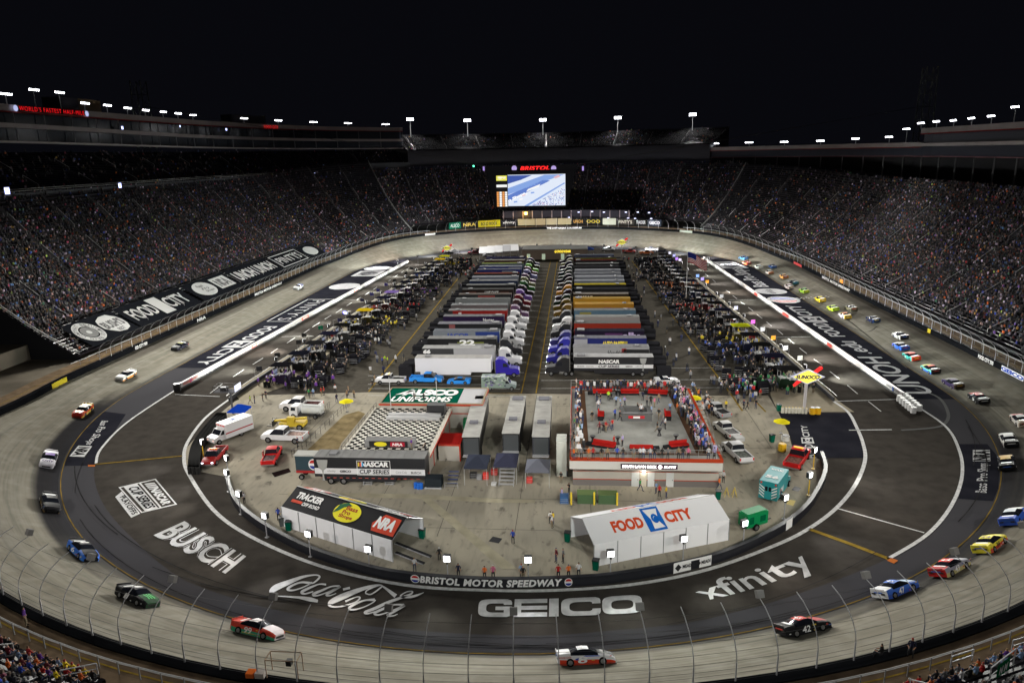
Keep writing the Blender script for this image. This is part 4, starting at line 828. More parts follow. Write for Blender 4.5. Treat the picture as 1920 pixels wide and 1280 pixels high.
a, b = G(1113, 1062), G(1365, 1012); d = b-a; rz = atan2(d.y, d.x); L_ = d.length; W_ = 6.6; c = (a+b)/2+Vector((-sin(rz), cos(rz), 0))*W_/2
t = marquee(tuple(c), L_, W_, rz, 'white marquee tent with red FOOD CITY lettering and blue square emblem on its roof', roof=mat((.72, .72, .75), .6)); FR = mat((.6, .07, .02), .5); FB = mat((.01, .12, .5), .5)
for bk in (False, True):
    f = roofn(L_, W_, .17, .76, .06, .96, back=bk); text('FOOD', sub(f, 0, .38, .22, .7), FR, 'lettering', t, .05); text('CITY', sub(f, .66, 1, .22, .7), FR, 'lettering', t, .05)
    q = MB(); e = sub(f, .41, .63, .0, 1.); q.poly([e(0, 0), e(1, 0), e(1, 1), e(0, 1)], 0); l = lift(e, .02); q.poly([l(.3, .08), l(.92, .1), l(.7, .4), l(.9, .9), l(.12, .92), l(.34, .5)], 1); l = lift(e, .04); disc(l, 0, q, 0, 16, (.58, .5), (.2, .2), .45); disc(l, 0, q, 0, 12, (.6, .48), (.1, .1)); q.build('emblem', [FB, WHITE], t)
def canopy(c, w_, d_, h, col, label, rz=0., hr=None, legs=True, group=None, nm='canopy_tent', gable=False):
    t = thing(nm, label, 'canopy', c, rz, group); hr = hr or h+.9; q = MB(); A = [(-w_/2, -d_/2), (w_/2, -d_/2), (w_/2, d_/2), (-w_/2, d_/2)]
    if gable:
        q.quad((-w_/2, -d_/2, h), (w_/2, -d_/2, h), (w_/2*.1, 0, hr), (-w_/2*.1, 0, hr)) if 0 else None
    k = .25; 
    for i in range(4):
        a, b_ = A[i], A[(i+1) % 4]; m_ = ((a[0]+b_[0])/2*.5, (a[1]+b_[1])/2*.5)
        q.poly([(a[0], a[1], h), (b_[0], b_[1], h), (b_[0]*k, b_[1]*k, hr-.15), (a[0]*k, a[1]*k, hr-.15)]); q.poly([(a[0]*k, a[1]*k, hr-.15), (b_[0]*k, b_[1]*k, hr-.15), (0, 0, hr)]); q.poly([(a[0], a[1], h-.22), (b_[0], b_[1], h-.22), (b_[0], b_[1], h), (a[0], a[1], h)])
    q.build('canopy', mat(col, .7), t)
    if legs:
        for a in A: MB().cyl((a[0]*.97, a[1]*.97, 0), (a[0]*.97, a[1]*.97, h), .04, .04, 6).build('leg', mat((.5, .5, .5), .4, .4), t)
    return t
p = G(450, 791); canopy((p.x, p.y+.3, 0), 3.0, 3.0, 2.3, (.01, .06, .5), 'bright blue canopy tent beside the tyre stack and white ambulance')
CG = 'canopy tents in front of the end-on trailers'
p = G(893, 908); canopy((p.x, p.y+1.8, 0), 3.2, 4.4, 2.7, (.035, .04, .06), 'leftmost dark navy canopy in front of the three end-on trailers', group=CG)
p = G(948, 905); canopy((p.x, p.y+1.8, 0), 3.2, 4.4, 2.7, (.04, .042, .07), 'middle navy canopy over tiered metal steps before the end-on trailers', group=CG)
p = G(1008, 913); canopy((p.x, p.y+1.6, 0), 3.3, 4., 2.5, (.13, .135, .165), 'pale grey canopy in front of the rightmost end-on trailer', group=CG)
def umbrella(c, label, col=(.75, .65, .02), h=2.4, r=1.3, closed=False):
    t = thing('umbrella', label, 'umbrella', c); MB().cyl((0, 0, 0), (0, 0, h), .03, .03, 6).build('pole', STEEL, t); q = MB(); n = 8
    if closed: q.cyl((0, 0, h-1.4), (0, 0, h), .16, .04, 8)
    else:
        for i in range(n):
            a, b_ = 2*pi*i/n, 2*pi*(i+1)/n; q.poly([(r*cos(a), r*sin(a), h-.45), (r*cos(b_), r*sin(b_), h-.45), (.5*r*cos(b_), .5*r*sin(b_), h-.12), (.5*r*cos(a), .5*r*sin(a), h-.12)]); q.poly([(.5*r*cos(a), .5*r*sin(a), h-.12), (.5*r*cos(b_), .5*r*sin(b_), h-.12), (0, 0, h+.02)])
    q.build('umbrella_top', mat(col, .6), t); q = MB(); q.cyl((0, 0, 0), (0, 0, .08), .3, .3, 8); q.build('base', BLACK, t)
p = G(651, 772); umbrella(tuple(p), 'yellow sun umbrella at the top of the curved ramp'); p = G(1464, 812); umbrella(tuple(p), 'yellow sun umbrella by the barrels beside the right lot'); p = G(1302, 766); umbrella(tuple(p), 'yellow sun umbrella beside the crowd at the right corner of the rooftop deck'); p = G(1045, 890); umbrella(tuple(p), 'closed beige umbrella left of the red trimmed building', (.5, .45, .3), closed=True)
# ================================================================ left building with chequered roof
CRE = mat((.42, .39, .35), .7, var=.06, sc=.4, name='cream_wall'); TRIMR = mat((.42, .04, .02), .5, name='red_trim_paint'); BRICK = mat((.16, .145, .14), .8, name='grey_base')
BL = thing('pavilion', 'low building with a black and white chequered roof deck behind the near black hauler', 'building', (0, 0, 0))
HZ = 3.5; c0, c1, c2, c3 = G(625, 866, HZ), G(797, 872, HZ), G(833, 772, HZ), G(702, 768, HZ)
c0.x = -32.9; c0.y = 92.0; c1.x = -20.6; c1.y = 92.0; c2.x = -20.6; c2.y = 110.5; c3.x = -32.9; c3.y = 110.5
q = MB(); q.b(c0.x, c1.x, c0.y, c3.y, 0, HZ-.05); q.build('wall', CRE, BL)
q = MB(); nx_, ny_ = 20, 26
for i in range(nx_):
    for j in range(ny_):
        xa = c0.x+(c1.x-c0.x)*i/nx_; xb = c0.x+(c1.x-c0.x)*(i+1)/nx_; ya = c0.y+(c3.y-c0.y)*j/ny_; yb = c0.y+(c3.y-c0.y)*(j+1)/ny_
        q.quad((xa, ya, HZ), (xb, ya, HZ), (xb, yb, HZ), (xa, yb, HZ), (i+j) % 2)
q.build('chequered_deck', [mat((.62, .60, .55), .6), mat((.015, .015, .015), .6)], BL)
q = MB(); q.b(c1.x, c1.x+.35, c0.y, c3.y, HZ-.3, HZ+.35); q.b(c0.x-.25, c0.x, c0.y, c3.y, HZ-.3, HZ+.15); q.build('parapet', mat((.55, .52, .46), .7), BL)
q = MB(); q.b(c1.x+.35, c1.x+.42, c0.y, c3.y, HZ-.5, HZ-.28)
for yy in (92.1, 96, 100.2, 104.5, 109.2): q.b(c1.x-.02, c1.x+.08, yy-.1, yy+.1, 0, HZ-.4)
q.build('red_trim', TRIMR, BL)
def rail(pts, parent, name='railing', h=1.05, m=None, step=1.6, mid=True, r=.03):
    q = MB(); P_ = [Vector(p) for p in pts]; q.tube([p+Vector((0, 0, h)) for p in P_], r, 4)
    if mid: q.tube([p+Vector((0, 0, h*.5)) for p in P_], r*.7, 4)
    for a, b_ in zip(P_[:-1], P_[1:]):
        n = max(int((b_-a).length/step), 1)
        for k in range(n+1): p = a.lerp(b_, k/n); q.cyl(p, p+Vector((0, 0, h)), r, r, 4)
    return q.build(name, m or BLACK, parent)
rail([(c3.x, c3.y, HZ), (c0.x, c0.y, HZ), (c1.x, c0.y+.1, HZ)], BL); rail([(c1.x+.2, c1.y, HZ+.35), (c2.x+.2, c2.y-2.5, HZ+.35)], BL)
q = MB(); q.b(c0.x+3, c0.x+11.5, 106.6, 107.2, HZ, HZ+.5); q.b(c0.x+3, c0.x+11.5, 105.2, 105.8, HZ, HZ+.45); q.b(-23.8, -20.9, 107.6, 109.2, HZ, HZ+1.6, 1); q.build('bench_row', [ALU, BLACK], BL)
# stage on the deck
t = thing('stage', 'small black fronted stage with yellow oval and NRA signs on the chequered deck', 'stage', (-26.6, 94.6, HZ)); q = MB(); q.b(-3.6, 3.6, -.4, 1.3, 0, .95); q.build('platform', mat((.2, .2, .2), .6), t); q = MB(); q.b(-2.9, 2.7, -.5, -.42, .05, 1.0); q.build('front_panel', BLACK, t)
q = MB(); disc(flat(-2.2, -.3, .2, .9, -.53), 0, q, 0, 20); q.build('oval_logo', mat((.7, .6, .03), .5), t); q = MB(); f = flat(.2, 2.3, .2, .88, -.53); q.quad(f(0, 0), f(1, 0), f(1, 1), f(0, 1)); q.build('red_panel', mat((.4, .02, .04), .5), t); text('NRA', flat(.5, 2, .32, .75, -.56), WHITE, 'lettering', t, .04, .1); rail([(-3.6, 1.3, .95), (3.6, 1.3, .95)], t)
# uniform company roof
BA = thing('workshop_building', 'raised flat roofed building with a green ALSCO UNIFORMS roof and white end', 'building'); z = 4.3; x0, x1, y0, y1 = -32.2, -15.4, 109.6, 118.0
y0, y1 = 110.8, G(735, 727, z).y
q = MB(); q.b(x0, x1, y0, y1, 0, z-.2); q.build('wall', CRE, BA); q = MB(); q.b(x0-.15, x1+.3, y0-.12, y0, z-.45, z+.12); q.b(x1+.05, x1+.3, y0, y1, z-.45, z+.25); q.b(x0-.15, x0-.02, y0, y1, z-.45, z+.12); q.b(x0-.15, x1+.3, y1, y1+.12, z-.45, z+.12); q.build('parapet', mat((.3, .25, .18), .7), BA)
q = MB(); q.b(x0-.32, x1+.32, y0-.3, y0-.25, z-.3, z-.05); q.b(x1+.3, x1+.35, y0, y1, z-.3, z-.05); q.b(x1-.2, x1+.04, y0-.06, y0-.01, 0, z-.45); q.b(x1-5.2, x1, y0-.05, y0-.01, 2.5, 2.65); q.build('red_trim', TRIMR, BA)
q = MB(); xs = x1-4.0; q.quad((x0, y0, z), (xs, y0, z), (xs, y1, z), (x0, y1, z), 0); q.quad((xs, y0, z), (x1, y0, z), (x1, y1, z), (xs, y1, z), 1); q.build('roof', [mat((.002, .075, .045), .8), mat((.45, .45, .47), .8)], BA)
f = qf((x0, y0, z+.03), (xs, y0, z+.03), (xs, y1, z+.03), (x0, y1, z+.03)); text('ALSCO', sub(f, .2, .95, .5, .9), WHITE, 'lettering', BA, .07, 0); text('UNIFORMS', sub(f, .1, .9, .1, .42), WHITE, 'lettering', BA, .03, .15)
q = MB(); q.poly([f(.11, .52), f(.24, .62), f(.36, .84), f(.26, .84)]); q.build('wing_logo', WHITE, BA)
for px in (c1.x-.3, ): pass
for xx in (-30.4, -22.6): MB().cyl((xx, y0-.5, HZ), (xx, y0-.5, 9.0), .07, .06, 6).build('lamp_pole', mat((.5, .5, .5), .4), BA)
# red roofed lean-to and equipment in the yard
BS = thing('store_shed', 'small shed with a dark red flat roof against the chequered building', 'shed'); sx0, sx1, sy0, sy1 = -20.2, -16.9, 97.6, 101.5
q = MB(); q.b(sx0, sx1, sy0, sy1, 0, 2.7); q.build('wall', CRE, BS); q = MB(); q.b(sx0-.1, sx1+.1, sy0-.1, sy1, 2.7, 2.9); q.build('roof', mat((.25, .012, .01), .7), BS); q = MB(); q.b(sx0, sx1+.05, sy0-.13, sy0-.1, 2.45, 2.68); q.b(sx1-.15, sx1+.03, sy0-.05, sy0+.1, 0, 2.6); q.build('red_trim', TRIMR, BS)
# curved ramp with black fence, left of the chequered deck
rp_ = cat(gl([(505, 860), (590, 838), (640, 800), (672, 765)]), 6); t = thing('curved_ramp_fence', 'black mesh fence curving down the sandy ramp beside the chequered building', 'fence')
rail([tuple(p) for p in cat(gl([(548, 858), (575, 838), (610, 805), (640, 775), (655, 762)]), 4)], t, 'fence_panels', 1.3, BLACK, 1.2); rail([tuple(p) for p in cat(gl([(512, 796), (560, 800), (600, 785), (618, 765)]), 4)], t, 'fence_panels', 1.3, BLACK, 1.2); rail([tuple(p) for p in gl([(548, 858), (620, 860)])], t, 'fence_panels', 1.3, BLACK, 1.2)
MB().poly([G(*p, .03) for p in [(556, 858), (582, 838), (615, 806), (645, 778), (672, 770), (685, 775), (655, 812), (640, 830), (625, 862)]]).build('sandy_ramp', mat((.2, .155, .085), .9, var=.3, sc=.7), kind='structure')
# ================================================================ right building with rooftop deck
BR = thing('rooftop_bar_building', 'cream and red building with a crowded rooftop deck and lit sign on its front', 'building'); x0, x1, y0, y1, z = -.3, 19.1, 90.4, 118., 4.7
q = MB(); q.b(x0, x1, y0, y1, .9, z); q.build('wall', CRE, BR); q = MB(); q.b(x0-.02, x1+.02, y0-.02, y1, 0, .9); q.build('base_course', BRICK, BR)
q = MB(); q.quad((x0-.3, y0-1.5, z+.02), (x1, y0-1.5, z+.02), (x1-.6, y1, z+.02), (x0-.3, y1, z+.02)); q.build('deck_floor', ground_mat('deck_concrete', (.33, .33, .31), [((.25, .25, 1), .35, .7, (.26, .26, .245), .8), ((1.5, .8, 1), .45, .75, (.22, .22, .2), .4)], .7), BR)
q = MB(); zz = z+.035; q.quad((x0+.9, y0+.6, zz), (x0+2.2, y0+.6, zz), (x0+1.9, y1-1, zz), (x0+.6, y1-1, zz)); q.quad((x1-3.0, y0+.6, zz), (x1-1.4, y0+.6, zz), (x1-2.7, y1-1, zz), (x1-3.7, y1-1, zz)); q.quad((x0+.6, y1-1.6, zz+.004), (x1-3.5, y1-1.6, zz+.004), (x1-3.5, y1-.9, zz+.004), (x0+.6, y1-.9, zz+.004)); q.quad((x0+.9, y0-.2, zz+.004), (x1-1.4, y0-.2, zz+.004), (x1-1.4, y0+.5, zz+.004), (x0+.9, y0+.5, zz+.004)); q.build('brown_walk_strip', mat((.10, .055, .035), .8), BR)
q = MB(); q.b(x0-.42, x1+.15, y0-1.75, y0-1.6, z-.35, z+.15); q.b(x0-.42, x0-.3, y0-1.75, y1, z-.1, z+.25); q.b(x1-.2, x1+.15, y0-1.5, y1, z-.1, z+.1); q.b(x0-.3, x1-.5, y1, y1+.15, z-.1, z+.25); q.b(x0-.2, x1+.1, y0-.5, y0-.02, 3.25, 3.42) if 0 else None
q.b(x0-.4, x1+.1, y0-1.3, y0-1.1, 2.95, 3.15); q.b(x0, x1, y0-.05, y0-.02, 2.1, 2.16); q.b(x0, x1, y0-.06, y0-.03, .9, 1.0); q.build('red_trim', mat((.4, .05, .02), .6), BR)
q = MB(); q.b(x0-.45, x1+.1, y0-1.7, y0-1.2, 3.15, z-.35); q.b(x0-.4, x1+.05, y0-1.2, y0-.02, 2.9, 2.96); q.build('front_fascia', mat((.55, .53, .5), .7), BR)
q = MB(); q.b(6., 13.4, y0-1.85, y0-1.72, 3.4, 4.05); q.build('sign_board', mat((.02, .004, .02), .4), BR); text('SOUTH LAWN DECK', flat(6.2, 10.7, 3.52, 3.93, y0-1.88), mat((1, 1, 1), .5, 0, 2.2, emc=(1, .9, .9)), 'lit_lettering', BR, .04); text('SUITE', flat(11.6, 13.2, 3.55, 3.9, y0-1.88), mat((1, 1, 1), .5, 0, 2.2, emc=(1, .9, .9)), 'lit_lettering', BR, .03, .2)
q = MB(); disc(flat(10.85, 11.4, 3.45, 4.0, y0-1.9), 0, q, 0, 14); q.build('lit_logo', mat((1, 1, 1), .5, 0, 2., emc=(1, .8, .85)), BR)
for xx in (7.6, 9.75, 12.2):
    q = MB(); q.b(xx, xx+1.0 if xx != 9.75 else xx+.9, y0-.1, y0-.04, 0, 2.1); d_ = q.build('door', mat((.55, .56, .56), .5), BR); MB().b(xx+.8, xx+.86, y0-.16, y0-.1, .95, 1.1).build('handle', BLACK, d_)
q = MB(); q.b(8.75, 9.6, y0-.07, y0-.03, 0, 2.1); q.build('doorway', mat((.5, .46, .38), .6), BR); q = MB(); q.b(9., 9.4, y0-.4, y0-.1, 2.35, 2.5); q.build('porch_lamp', mat((1, 1, 1), .5, 0, 8., emc=(1, .93, .75)), BR)
l = bpy.data.lights.new('porch_light', 'POINT'); l.energy = 60; l.color = (1, .92, .75); l.shadow_soft_size = .1; o = bpy.data.objects.new('porch_light', l); C.objects.link(o); o.location = (9.2, y0-.7, 2.3)
rail([(x0-.4, y1, z+.45), (x0-.4, y0-1.6, z+.35), (x1, y0-1.6, z+.35), (x1, y0+1, z+.1)], BR, 'deck_railing', 1.0, mat((.35, .35, .35), .4, .5), 1.5); rail([(x0-.4, y1+.1, z+.45), (x1-3, y1+.1, z+.45)], BR, 'deck_railing', 1.0, mat((.35, .35, .35), .4, .5), 2.5)
ZD = z+.02
# white stair tower left and tiered steps right of it
t = thing('stair_tower', 'tall plain white stair enclosure left of the rooftop deck', 'stairs'); MB().b(-2.6, -1.2, 93., 96.0, 0, 5.2).build('wall', mat((.55, .57, .52), .7), t); rail([(-2.6, 93, 5.2), (-1.2, 93, 5.2)], t, 'railing', .9, STEEL)
t = thing('bleacher_steps', 'narrow tiered grey steps running along the right side of the deck building', 'stairs'); q = MB()
for k in range(16): q.b(x1+.3-.0*k, x1+1.3, 93.5+k*1.2, 94.6+k*1.2, .15+.26*k, .35+.26*k)
q.build('treads', mat((.4, .38, .34), .6), t); rail([(x1+1.35, 93.5, .35), (x1+1.35, 113, 4.5)], t, 'handrail', 1., STEEL, 2.5)
# rooftop furniture
def sofa(c, rz, w_, label, g='red cushioned lounge sofas on the rooftop deck'):
    t = thing('lounge_sofa', label, 'sofa', (c[0], c[1], ZD), rz, g); q = MB(); q.b(-w_/2, w_/2, -.5, .5, 0, .32); q.b(-w_/2-.9, -w_/2-.05, -.4, .4, 0, .4); q.build('base', mat((.02, .02, .022), .7), t); RC = mat((.38, .018, .015), .7)
    q = MB()
    for k in range(3): q.b(-w_/2+.02+w_*k/3, -w_/2+w_*(k+1)/3-.02, -.45, .3, .33, .5)
    q.build('seat_cushions', RC, t); q = MB(); q.b(-w_/2, w_/2, .32, .5, .32, .85); q.build('backrest', RC, t)
def deck(px, py): return G(px, py, ZD)
for px, rz, w_, lb in (((1132, 838), -.35, 3.2, 'red lounge sofa angled at the front left of the rooftop deck'), ((1202, 842), pi, 3.1, 'red lounge sofa at the middle of the front rail'), ((1273, 838), .3, 2.6, 'red lounge sofa with people on it at the front right'), ((1127, 780), 1.5, 2.2, 'short red sofa at mid left of the rooftop deck'), ((1252, 780), 1.5, 2.2, 'short red sofa at mid right of the rooftop deck'), ((1130, 739), 0, 3.2, 'red sofa at the back left of the rooftop deck'), ((1181, 739), 0, 3.0, 'red sofa at the back middle of the rooftop deck'), ((1233, 740), -.2, 3.2, 'red sofa at the back right of the rooftop deck')):
    p = deck(*px); sofa((p.x, p.y), rz, w_, lb)
def hightable(px, label, g='black high cocktail tables on the rooftop deck'):
    p = deck(*px); t = thing('cocktail_table', label, 'table', tuple(p), 0, g); MB().cyl((0, 0, 1.0), (0, 0, 1.08), .38, .38, 12).build('top', BLACK, t); q = MB(); q.cyl((0, 0, 0), (0, 0, .55), .34, .13, 10); q.cyl((0, 0, .55), (0, 0, 1.0), .13, .3, 10); q.build('black_cloth', BLACK, t)
for px, lb in (((1236, 816), 'tallest black cocktail table in the open middle of the deck'), ((1111, 830), 'black cocktail table beside the front left sofa'), ((1267, 828), 'black cocktail table behind the front right sofa'), ((1158, 832), 'black cocktail table between two seated people at the front'), ((1159, 742), 'black cocktail table at the back rail'), ((1120, 752), 'black cocktail table at the back left'), ((1146, 748), 'black cocktail table beside the person in yellow'), ((1132, 806), 'black cocktail table amid the seated group in red')): hightable(px, lb)
p = deck(1193, 788); t = thing('bar_counter', 'square grey bar with a red emblem panel in the middle of the rooftop deck', 'bar', tuple(p)); q = MB(); q.b(-2.3, 2.3, -.3, .3, 0, 1.15); q.b(-2.3, -1.7, .3, 3.2, 0, 1.15); q.b(1.7, 2.3, .3, 3.2, 0, 1.15); q.b(-2.3, 2.3, 2.8, 3.3, 0, 1.15); q.build('counter', mat((.12, .12, .12), .6), t); q = MB(); q.b(-1.2, 1.2, -.36, -.31, .45, .85); q.build('red_panel', mat((.5, .03, .04), .5), t); q = MB(); q.b(-.5, .5, -.4, -.37, .5, .8); q.build('white_panel', WHITE, t); q = MB(); q.b(-2.4, 2.4, -.4, .4, 1.15, 1.22); q.build('counter_top', mat((.05, .05, .05), .4), t)
# ================================================================ far garage building
p = G(945, 482); a, b = G(979, 487), G(1102, 487); t = thing('tyre_garage', 'long brown building with lit yellow lettering beyond the garage lanes', 'building'); y0 = a.y; q = MB(); q.b(a.x, b.x, y0, y0+13, 0, 4.2); q.build('wall', mat((.2, .155, .125), .7), t)
q = MB(); q.b(a.x, b.x, y0-.3, y0+13.2, 4.2, 4.45); q.build('roof', mat((.2, .2, .19), .6, var=.1, sc=.3), t); text('GOODYEAR', flat(a.x+(b.x-a.x)*.5, a.x+(b.x-a.x)*.74, 2.9, 3.9, y0-.15), mat((1, .8, .1), .5, 0, 2.5, emc=(1, .75, .05)), 'lit_lettering', t, .0, .2, 1.15)
for k, u in enumerate((.1, .33, .62)):
    xx = a.x+(b.x-a.x)*u; q = MB(); q.b(xx-.7, xx+.7, y0-.1, y0, 0, 2.4); q.build('lit_doorway', mat((.8, .9, .7), .5, 0, .25, emc=(.8, 1, .7)), t)
for k in range(4):
    p = G(966-15*k, 480+1.5*k); t = thing('lean_to_shelter', f'white roofed shelter, {od(k)} from the brown far garage building', 'shelter', (p.x-2, p.y+2, 0), .1, 'white roofed shelters left of the far garage'); q = MB(); q.add([(-3.4, -5, 2.8), (3.4, -5, 2.8), (3.4, 6, 4.2), (-3.4, 6, 4.2), (-3.4, -5, 2.6), (3.4, -5, 2.6), (3.4, 6, 4.0), (-3.4, 6, 4.0)], [(0, 1, 2, 3), (4, 7, 6, 5), (0, 4, 5, 1), (1, 5, 6, 2), (2, 6, 7, 3), (3, 7, 4, 0)]); q.build('roof', mat((.6, .6, .62), .5) if k > 1 or k == 0 else mat((.3, .3, .32), .5), t)
    q = MB(); [q.cyl((x, y, 0), (x, y, 2.8), .1, .1, 5) for x in (-3.2, 3.2) for y in (-4.8, 5.6)]; q.build('posts', STEEL, t)
# fuel brand diamond signs with arrow
def diamond_sign(px, base, label, s=1., big=False):
    b_ = G(*base); rz = 0; Y = b_.y; c = DY(*px, Y); t = thing('fuel_sign', label, 'sign', (c.x, Y, 0), 0, 'diamond shaped fuel signs'); h = c.z
    MB().cyl((0, .25, 0), (0, .25, h-1.2*s), .3*s if big else .18, .26*s if big else .15, 10).build('pole', mat((.55, .53, .55), .5), t)
    em = 1.1; q = MB(); q.prism([(-3.1*s, h), (-2.2*s, h+.35*s), (-1.5*s, h+.75*s), (0, h+1.45*s), (1.5*s, h+.75*s), (2.2*s, h+.35*s), (3.1*s, h), (2.2*s, h-.35*s), (1.5*s, h-.75*s), (0, h-1.45*s), (-1.5*s, h-.75*s), (-2.2*s, h-.35*s)], -.15, .15); q.build('sign_border', mat((.5, .5, .6), .5, 0, .35, emc=(.6, .6, .8)), t)
    q = MB(); q.prism([(-2.5*s, h), (-1.3*s, h+.62*s), (0, h+1.22*s), (1.3*s, h+.62*s), (2.5*s, h), (1.3*s, h-.62*s), (0, h-1.22*s), (-1.3*s, h-.62*s)], -.2, -.16); q.build('sign_face', mat((.8, .75, .1), .5, 0, .75, emc=(1, .88, .12)), t)
    q = MB(); q.prism([(1.0*s, h+.9*s), (2.1*s, h+1.9*s), (2.5*s, h+1.9*s), (2.7*s, h+1.5*s), (1.6*s, h+.55*s)], .16, .3); q.prism([(-1.0*s, h-.8*s), (-2.3*s, h-1.9*s), (-2.6*s, h-1.5*s), (-1.9*s, h-.7*s)], -.3, -.2); q.build('red_arrow', mat((.7, .03, .03), .5, 0, .6, emc=(1, .03, .03)), t)
    text('SUNOCO', flat(-2.1*s, 2.1*s, h-.38*s, h+.38*s, -.24), mat((.03, .02, .12), .5), 'lettering', t, .05, .15)
diamond_sign((1514, 706), (1529, 775), 'large lit diamond fuel sign with red arrow by the right pit stalls', .92, True); diamond_sign((838, 465), (838, 492), 'small distant lit fuel sign at the far left pit corner', .85); diamond_sign((1166, 454), (1166, 484), 'small distant lit fuel sign at the far right pit corner', .95)
# ================================================================ hanging big screen with ring letters
Y = 196.; c = DY(996, 357, Y); a, b = DY(932, 388, Y), DY(1060, 326, Y); t = thing('hanging_screen', 'giant hanging video screen with red BRISTOL letters above it over the infield', 'screen', (0, 0, 0)); xm = (a.x+b.x)/2; hw_ = (b.x-a.x)/2; za, zb_ = a.z, b.z
q = MB(); k = 1.16
def frus(q, y0, y1, m=0): pass
W1 = hw_*1.05; W2_ = hw_*1.30; zt = zb_+1.2; zbm = za-.4; yc = Y+W2_
q.add([(xm-W1, Y+.3, zbm), (xm+W1, Y+.3, zbm), (xm+W1, Y+2*W1, zbm), (xm-W1, Y+2*W1, zbm), (xm-W2_, Y-.6+.9, zt), (xm+W2_, Y+.3, zt), (xm+W2_, Y+2*W2_, zt), (xm-W2_, Y+2*W2_, zt)], [(3, 2, 1, 0), (4, 5, 6, 7), (0, 1, 5, 4), (1, 2, 6, 5), (2, 3, 7, 6), (3, 0, 4, 7)]); q.build('screen_housing', mat((.01, .01, .012), .6), t)
def E(c, s=1.): return mat(tuple(.12*min(1, v) for v in c), .5, 0, s, emc=tuple(c))
S_ = lambda d: qf((a.x, Y-d, za), (b.x, Y-d, za), (b.x, Y-d, zb_), (a.x, Y-d, zb_)); f = S_(.05); q = MB(); pal = [E((.008, .008, .01), .3), E((.75, .82, .95), .95), E((.12, .22, .62), .9), E((.25, .4, .8), .9), E((.85, .8, .1), .9), E((.9, .9, .9), 1.), E((.85, .35, .1), .9), E((.05, .1, .4), .9), E((.85, .5, .55), .9)]
q.poly([f(0, 0), f(1, 0), f(1, 1), f(0, 1)], 0); f = S_(.1); q.poly([f(.165, .02), f(1, .02), f(1, 1), f(.165, 1)], 1)
f = S_(.15)
for pts, c_ in [([(.165, .38), (.165, .58), (.70, .98), (.98, .98)], 3), ([(.165, .16), (.165, .36), (.68, .82), (.78, .8)], 2), ([(.4, .02), (.98, .73), (1, .71), (.46, .02)], 3), ([(.165, .98), (.52, .98), (.36, .84), (.165, .72)], 7), ([(.82, .9), (.9, .97), (.93, .92), (.86, .86)], 8)]: q.poly([f(*p) for p in pts], c_)
f = S_(.2); q.poly([f(0, .82), f(.155, .82), f(.155, .98), f(0, .98)], 4); q.poly([f(.02, .85), f(.135, .85), f(.135, .95), f(.02, .95)], 5); q.poly([f(0, .62), f(.155, .62), f(.155, .7), f(0, .7)], 5)
for i in range(7):
    for j in range(4): q.poly([f(.002+.04*j, .01+.068*i), f(.036+.04*j, .01+.068*i), f(.036+.04*j, .07+.068*i), f(.002+.04*j, .07+.068*i)], (5, 5, 6, 5)[(j) % 4] if j in (1, 3) else (6 if i % 2 == j % 2 or 1 else 5))
for i in range(230):
    u = R.uniform(.52, .99); v = R.uniform(.02, .02+max(.02, (u-.5)*1.15)); v = min(v, .62); q.poly([f(u, v), f(u+.009, v), f(u+.009, v+.022), f(u, v+.022)], R.choice((2, 7, 7, 8, 5, 2)))
for u, v, c_ in ((.37, .33, 8), (.4, .36, 5), (.5, .40, 3), (.33, .2, 5), (.25, .12, 3)): q.poly([f(u, v), f(u+.05, v+.02), f(u+.05, v+.06), f(u, v+.05)], c_)
q.build('video_picture', pal, t); text('o Shops', lambda u, v: S_(.25)(.17+.25*u-.01*v, .13+.24*u+.1*v), E((1, 1, 1), 1.), 'picture_lettering', t, .05)
f = S_(.25); q = MB(); q.poly([f(.43, .46), f(.62, .62), f(.64, .70), f(.46, .55)]); q.build('picture_box', E((1, 1, 1), .9), t)
p0, p1 = DY(975, 320, Y), DY(1030, 311, Y); q = MB(); q.b(xm-hw_*1.32, xm+hw_*1.32, Y+.5, Y+1.2, p0.z-.4, p1.z+.3)
q.build('truss_ring', mat((.012, .012, .014), .7), t); text('BRISTOL', flat(p0.x, p1.x, p0.z, p1.z, Y+.35), mat((1, .05, .05), .5, 0, 1.1, emc=(1, .01, .01)), 'red_lettering', t, .04, .25, 1.1)
for x_ in (964, 1038): p0 = DY(x_, 316, Y); q = MB(); disc(flat(p0.x-.7, p0.x+.7, p0.z-.75, p0.z+.75, Y+.33), 0, q, 0, 18); q.build('round_logo', E((.55, .42, .85), .8), t)
for x_ in (907, 1093): p0 = DY(x_, 316, Y+6); q = MB(); q.b(p0.x-.25, p0.x+.25, Y+6, Y+6.1, p0.z-.6, p0.z+.6); q.build('small_logo', E((.5, .35, .9), .8), t)
LT = (DY(262, 160, 330), DY(1745, 128, 300))
q = MB(); tops = [Vector((xm-W2_, Y+1, zt+1)), Vector((xm+W2_, Y+1, zt+1))]
for s_, tp in ((0, hit(258, 170, 175)), (1, hit(1745, 170, 175))):
    for k in range(2): q.cyl(tops[s_]+Vector((0, k*6, 0)), tp+Vector((0, k*3, -6)), .05, .05, 3)
q.build('support_cable', mat((.05, .05, .05), .6), t)
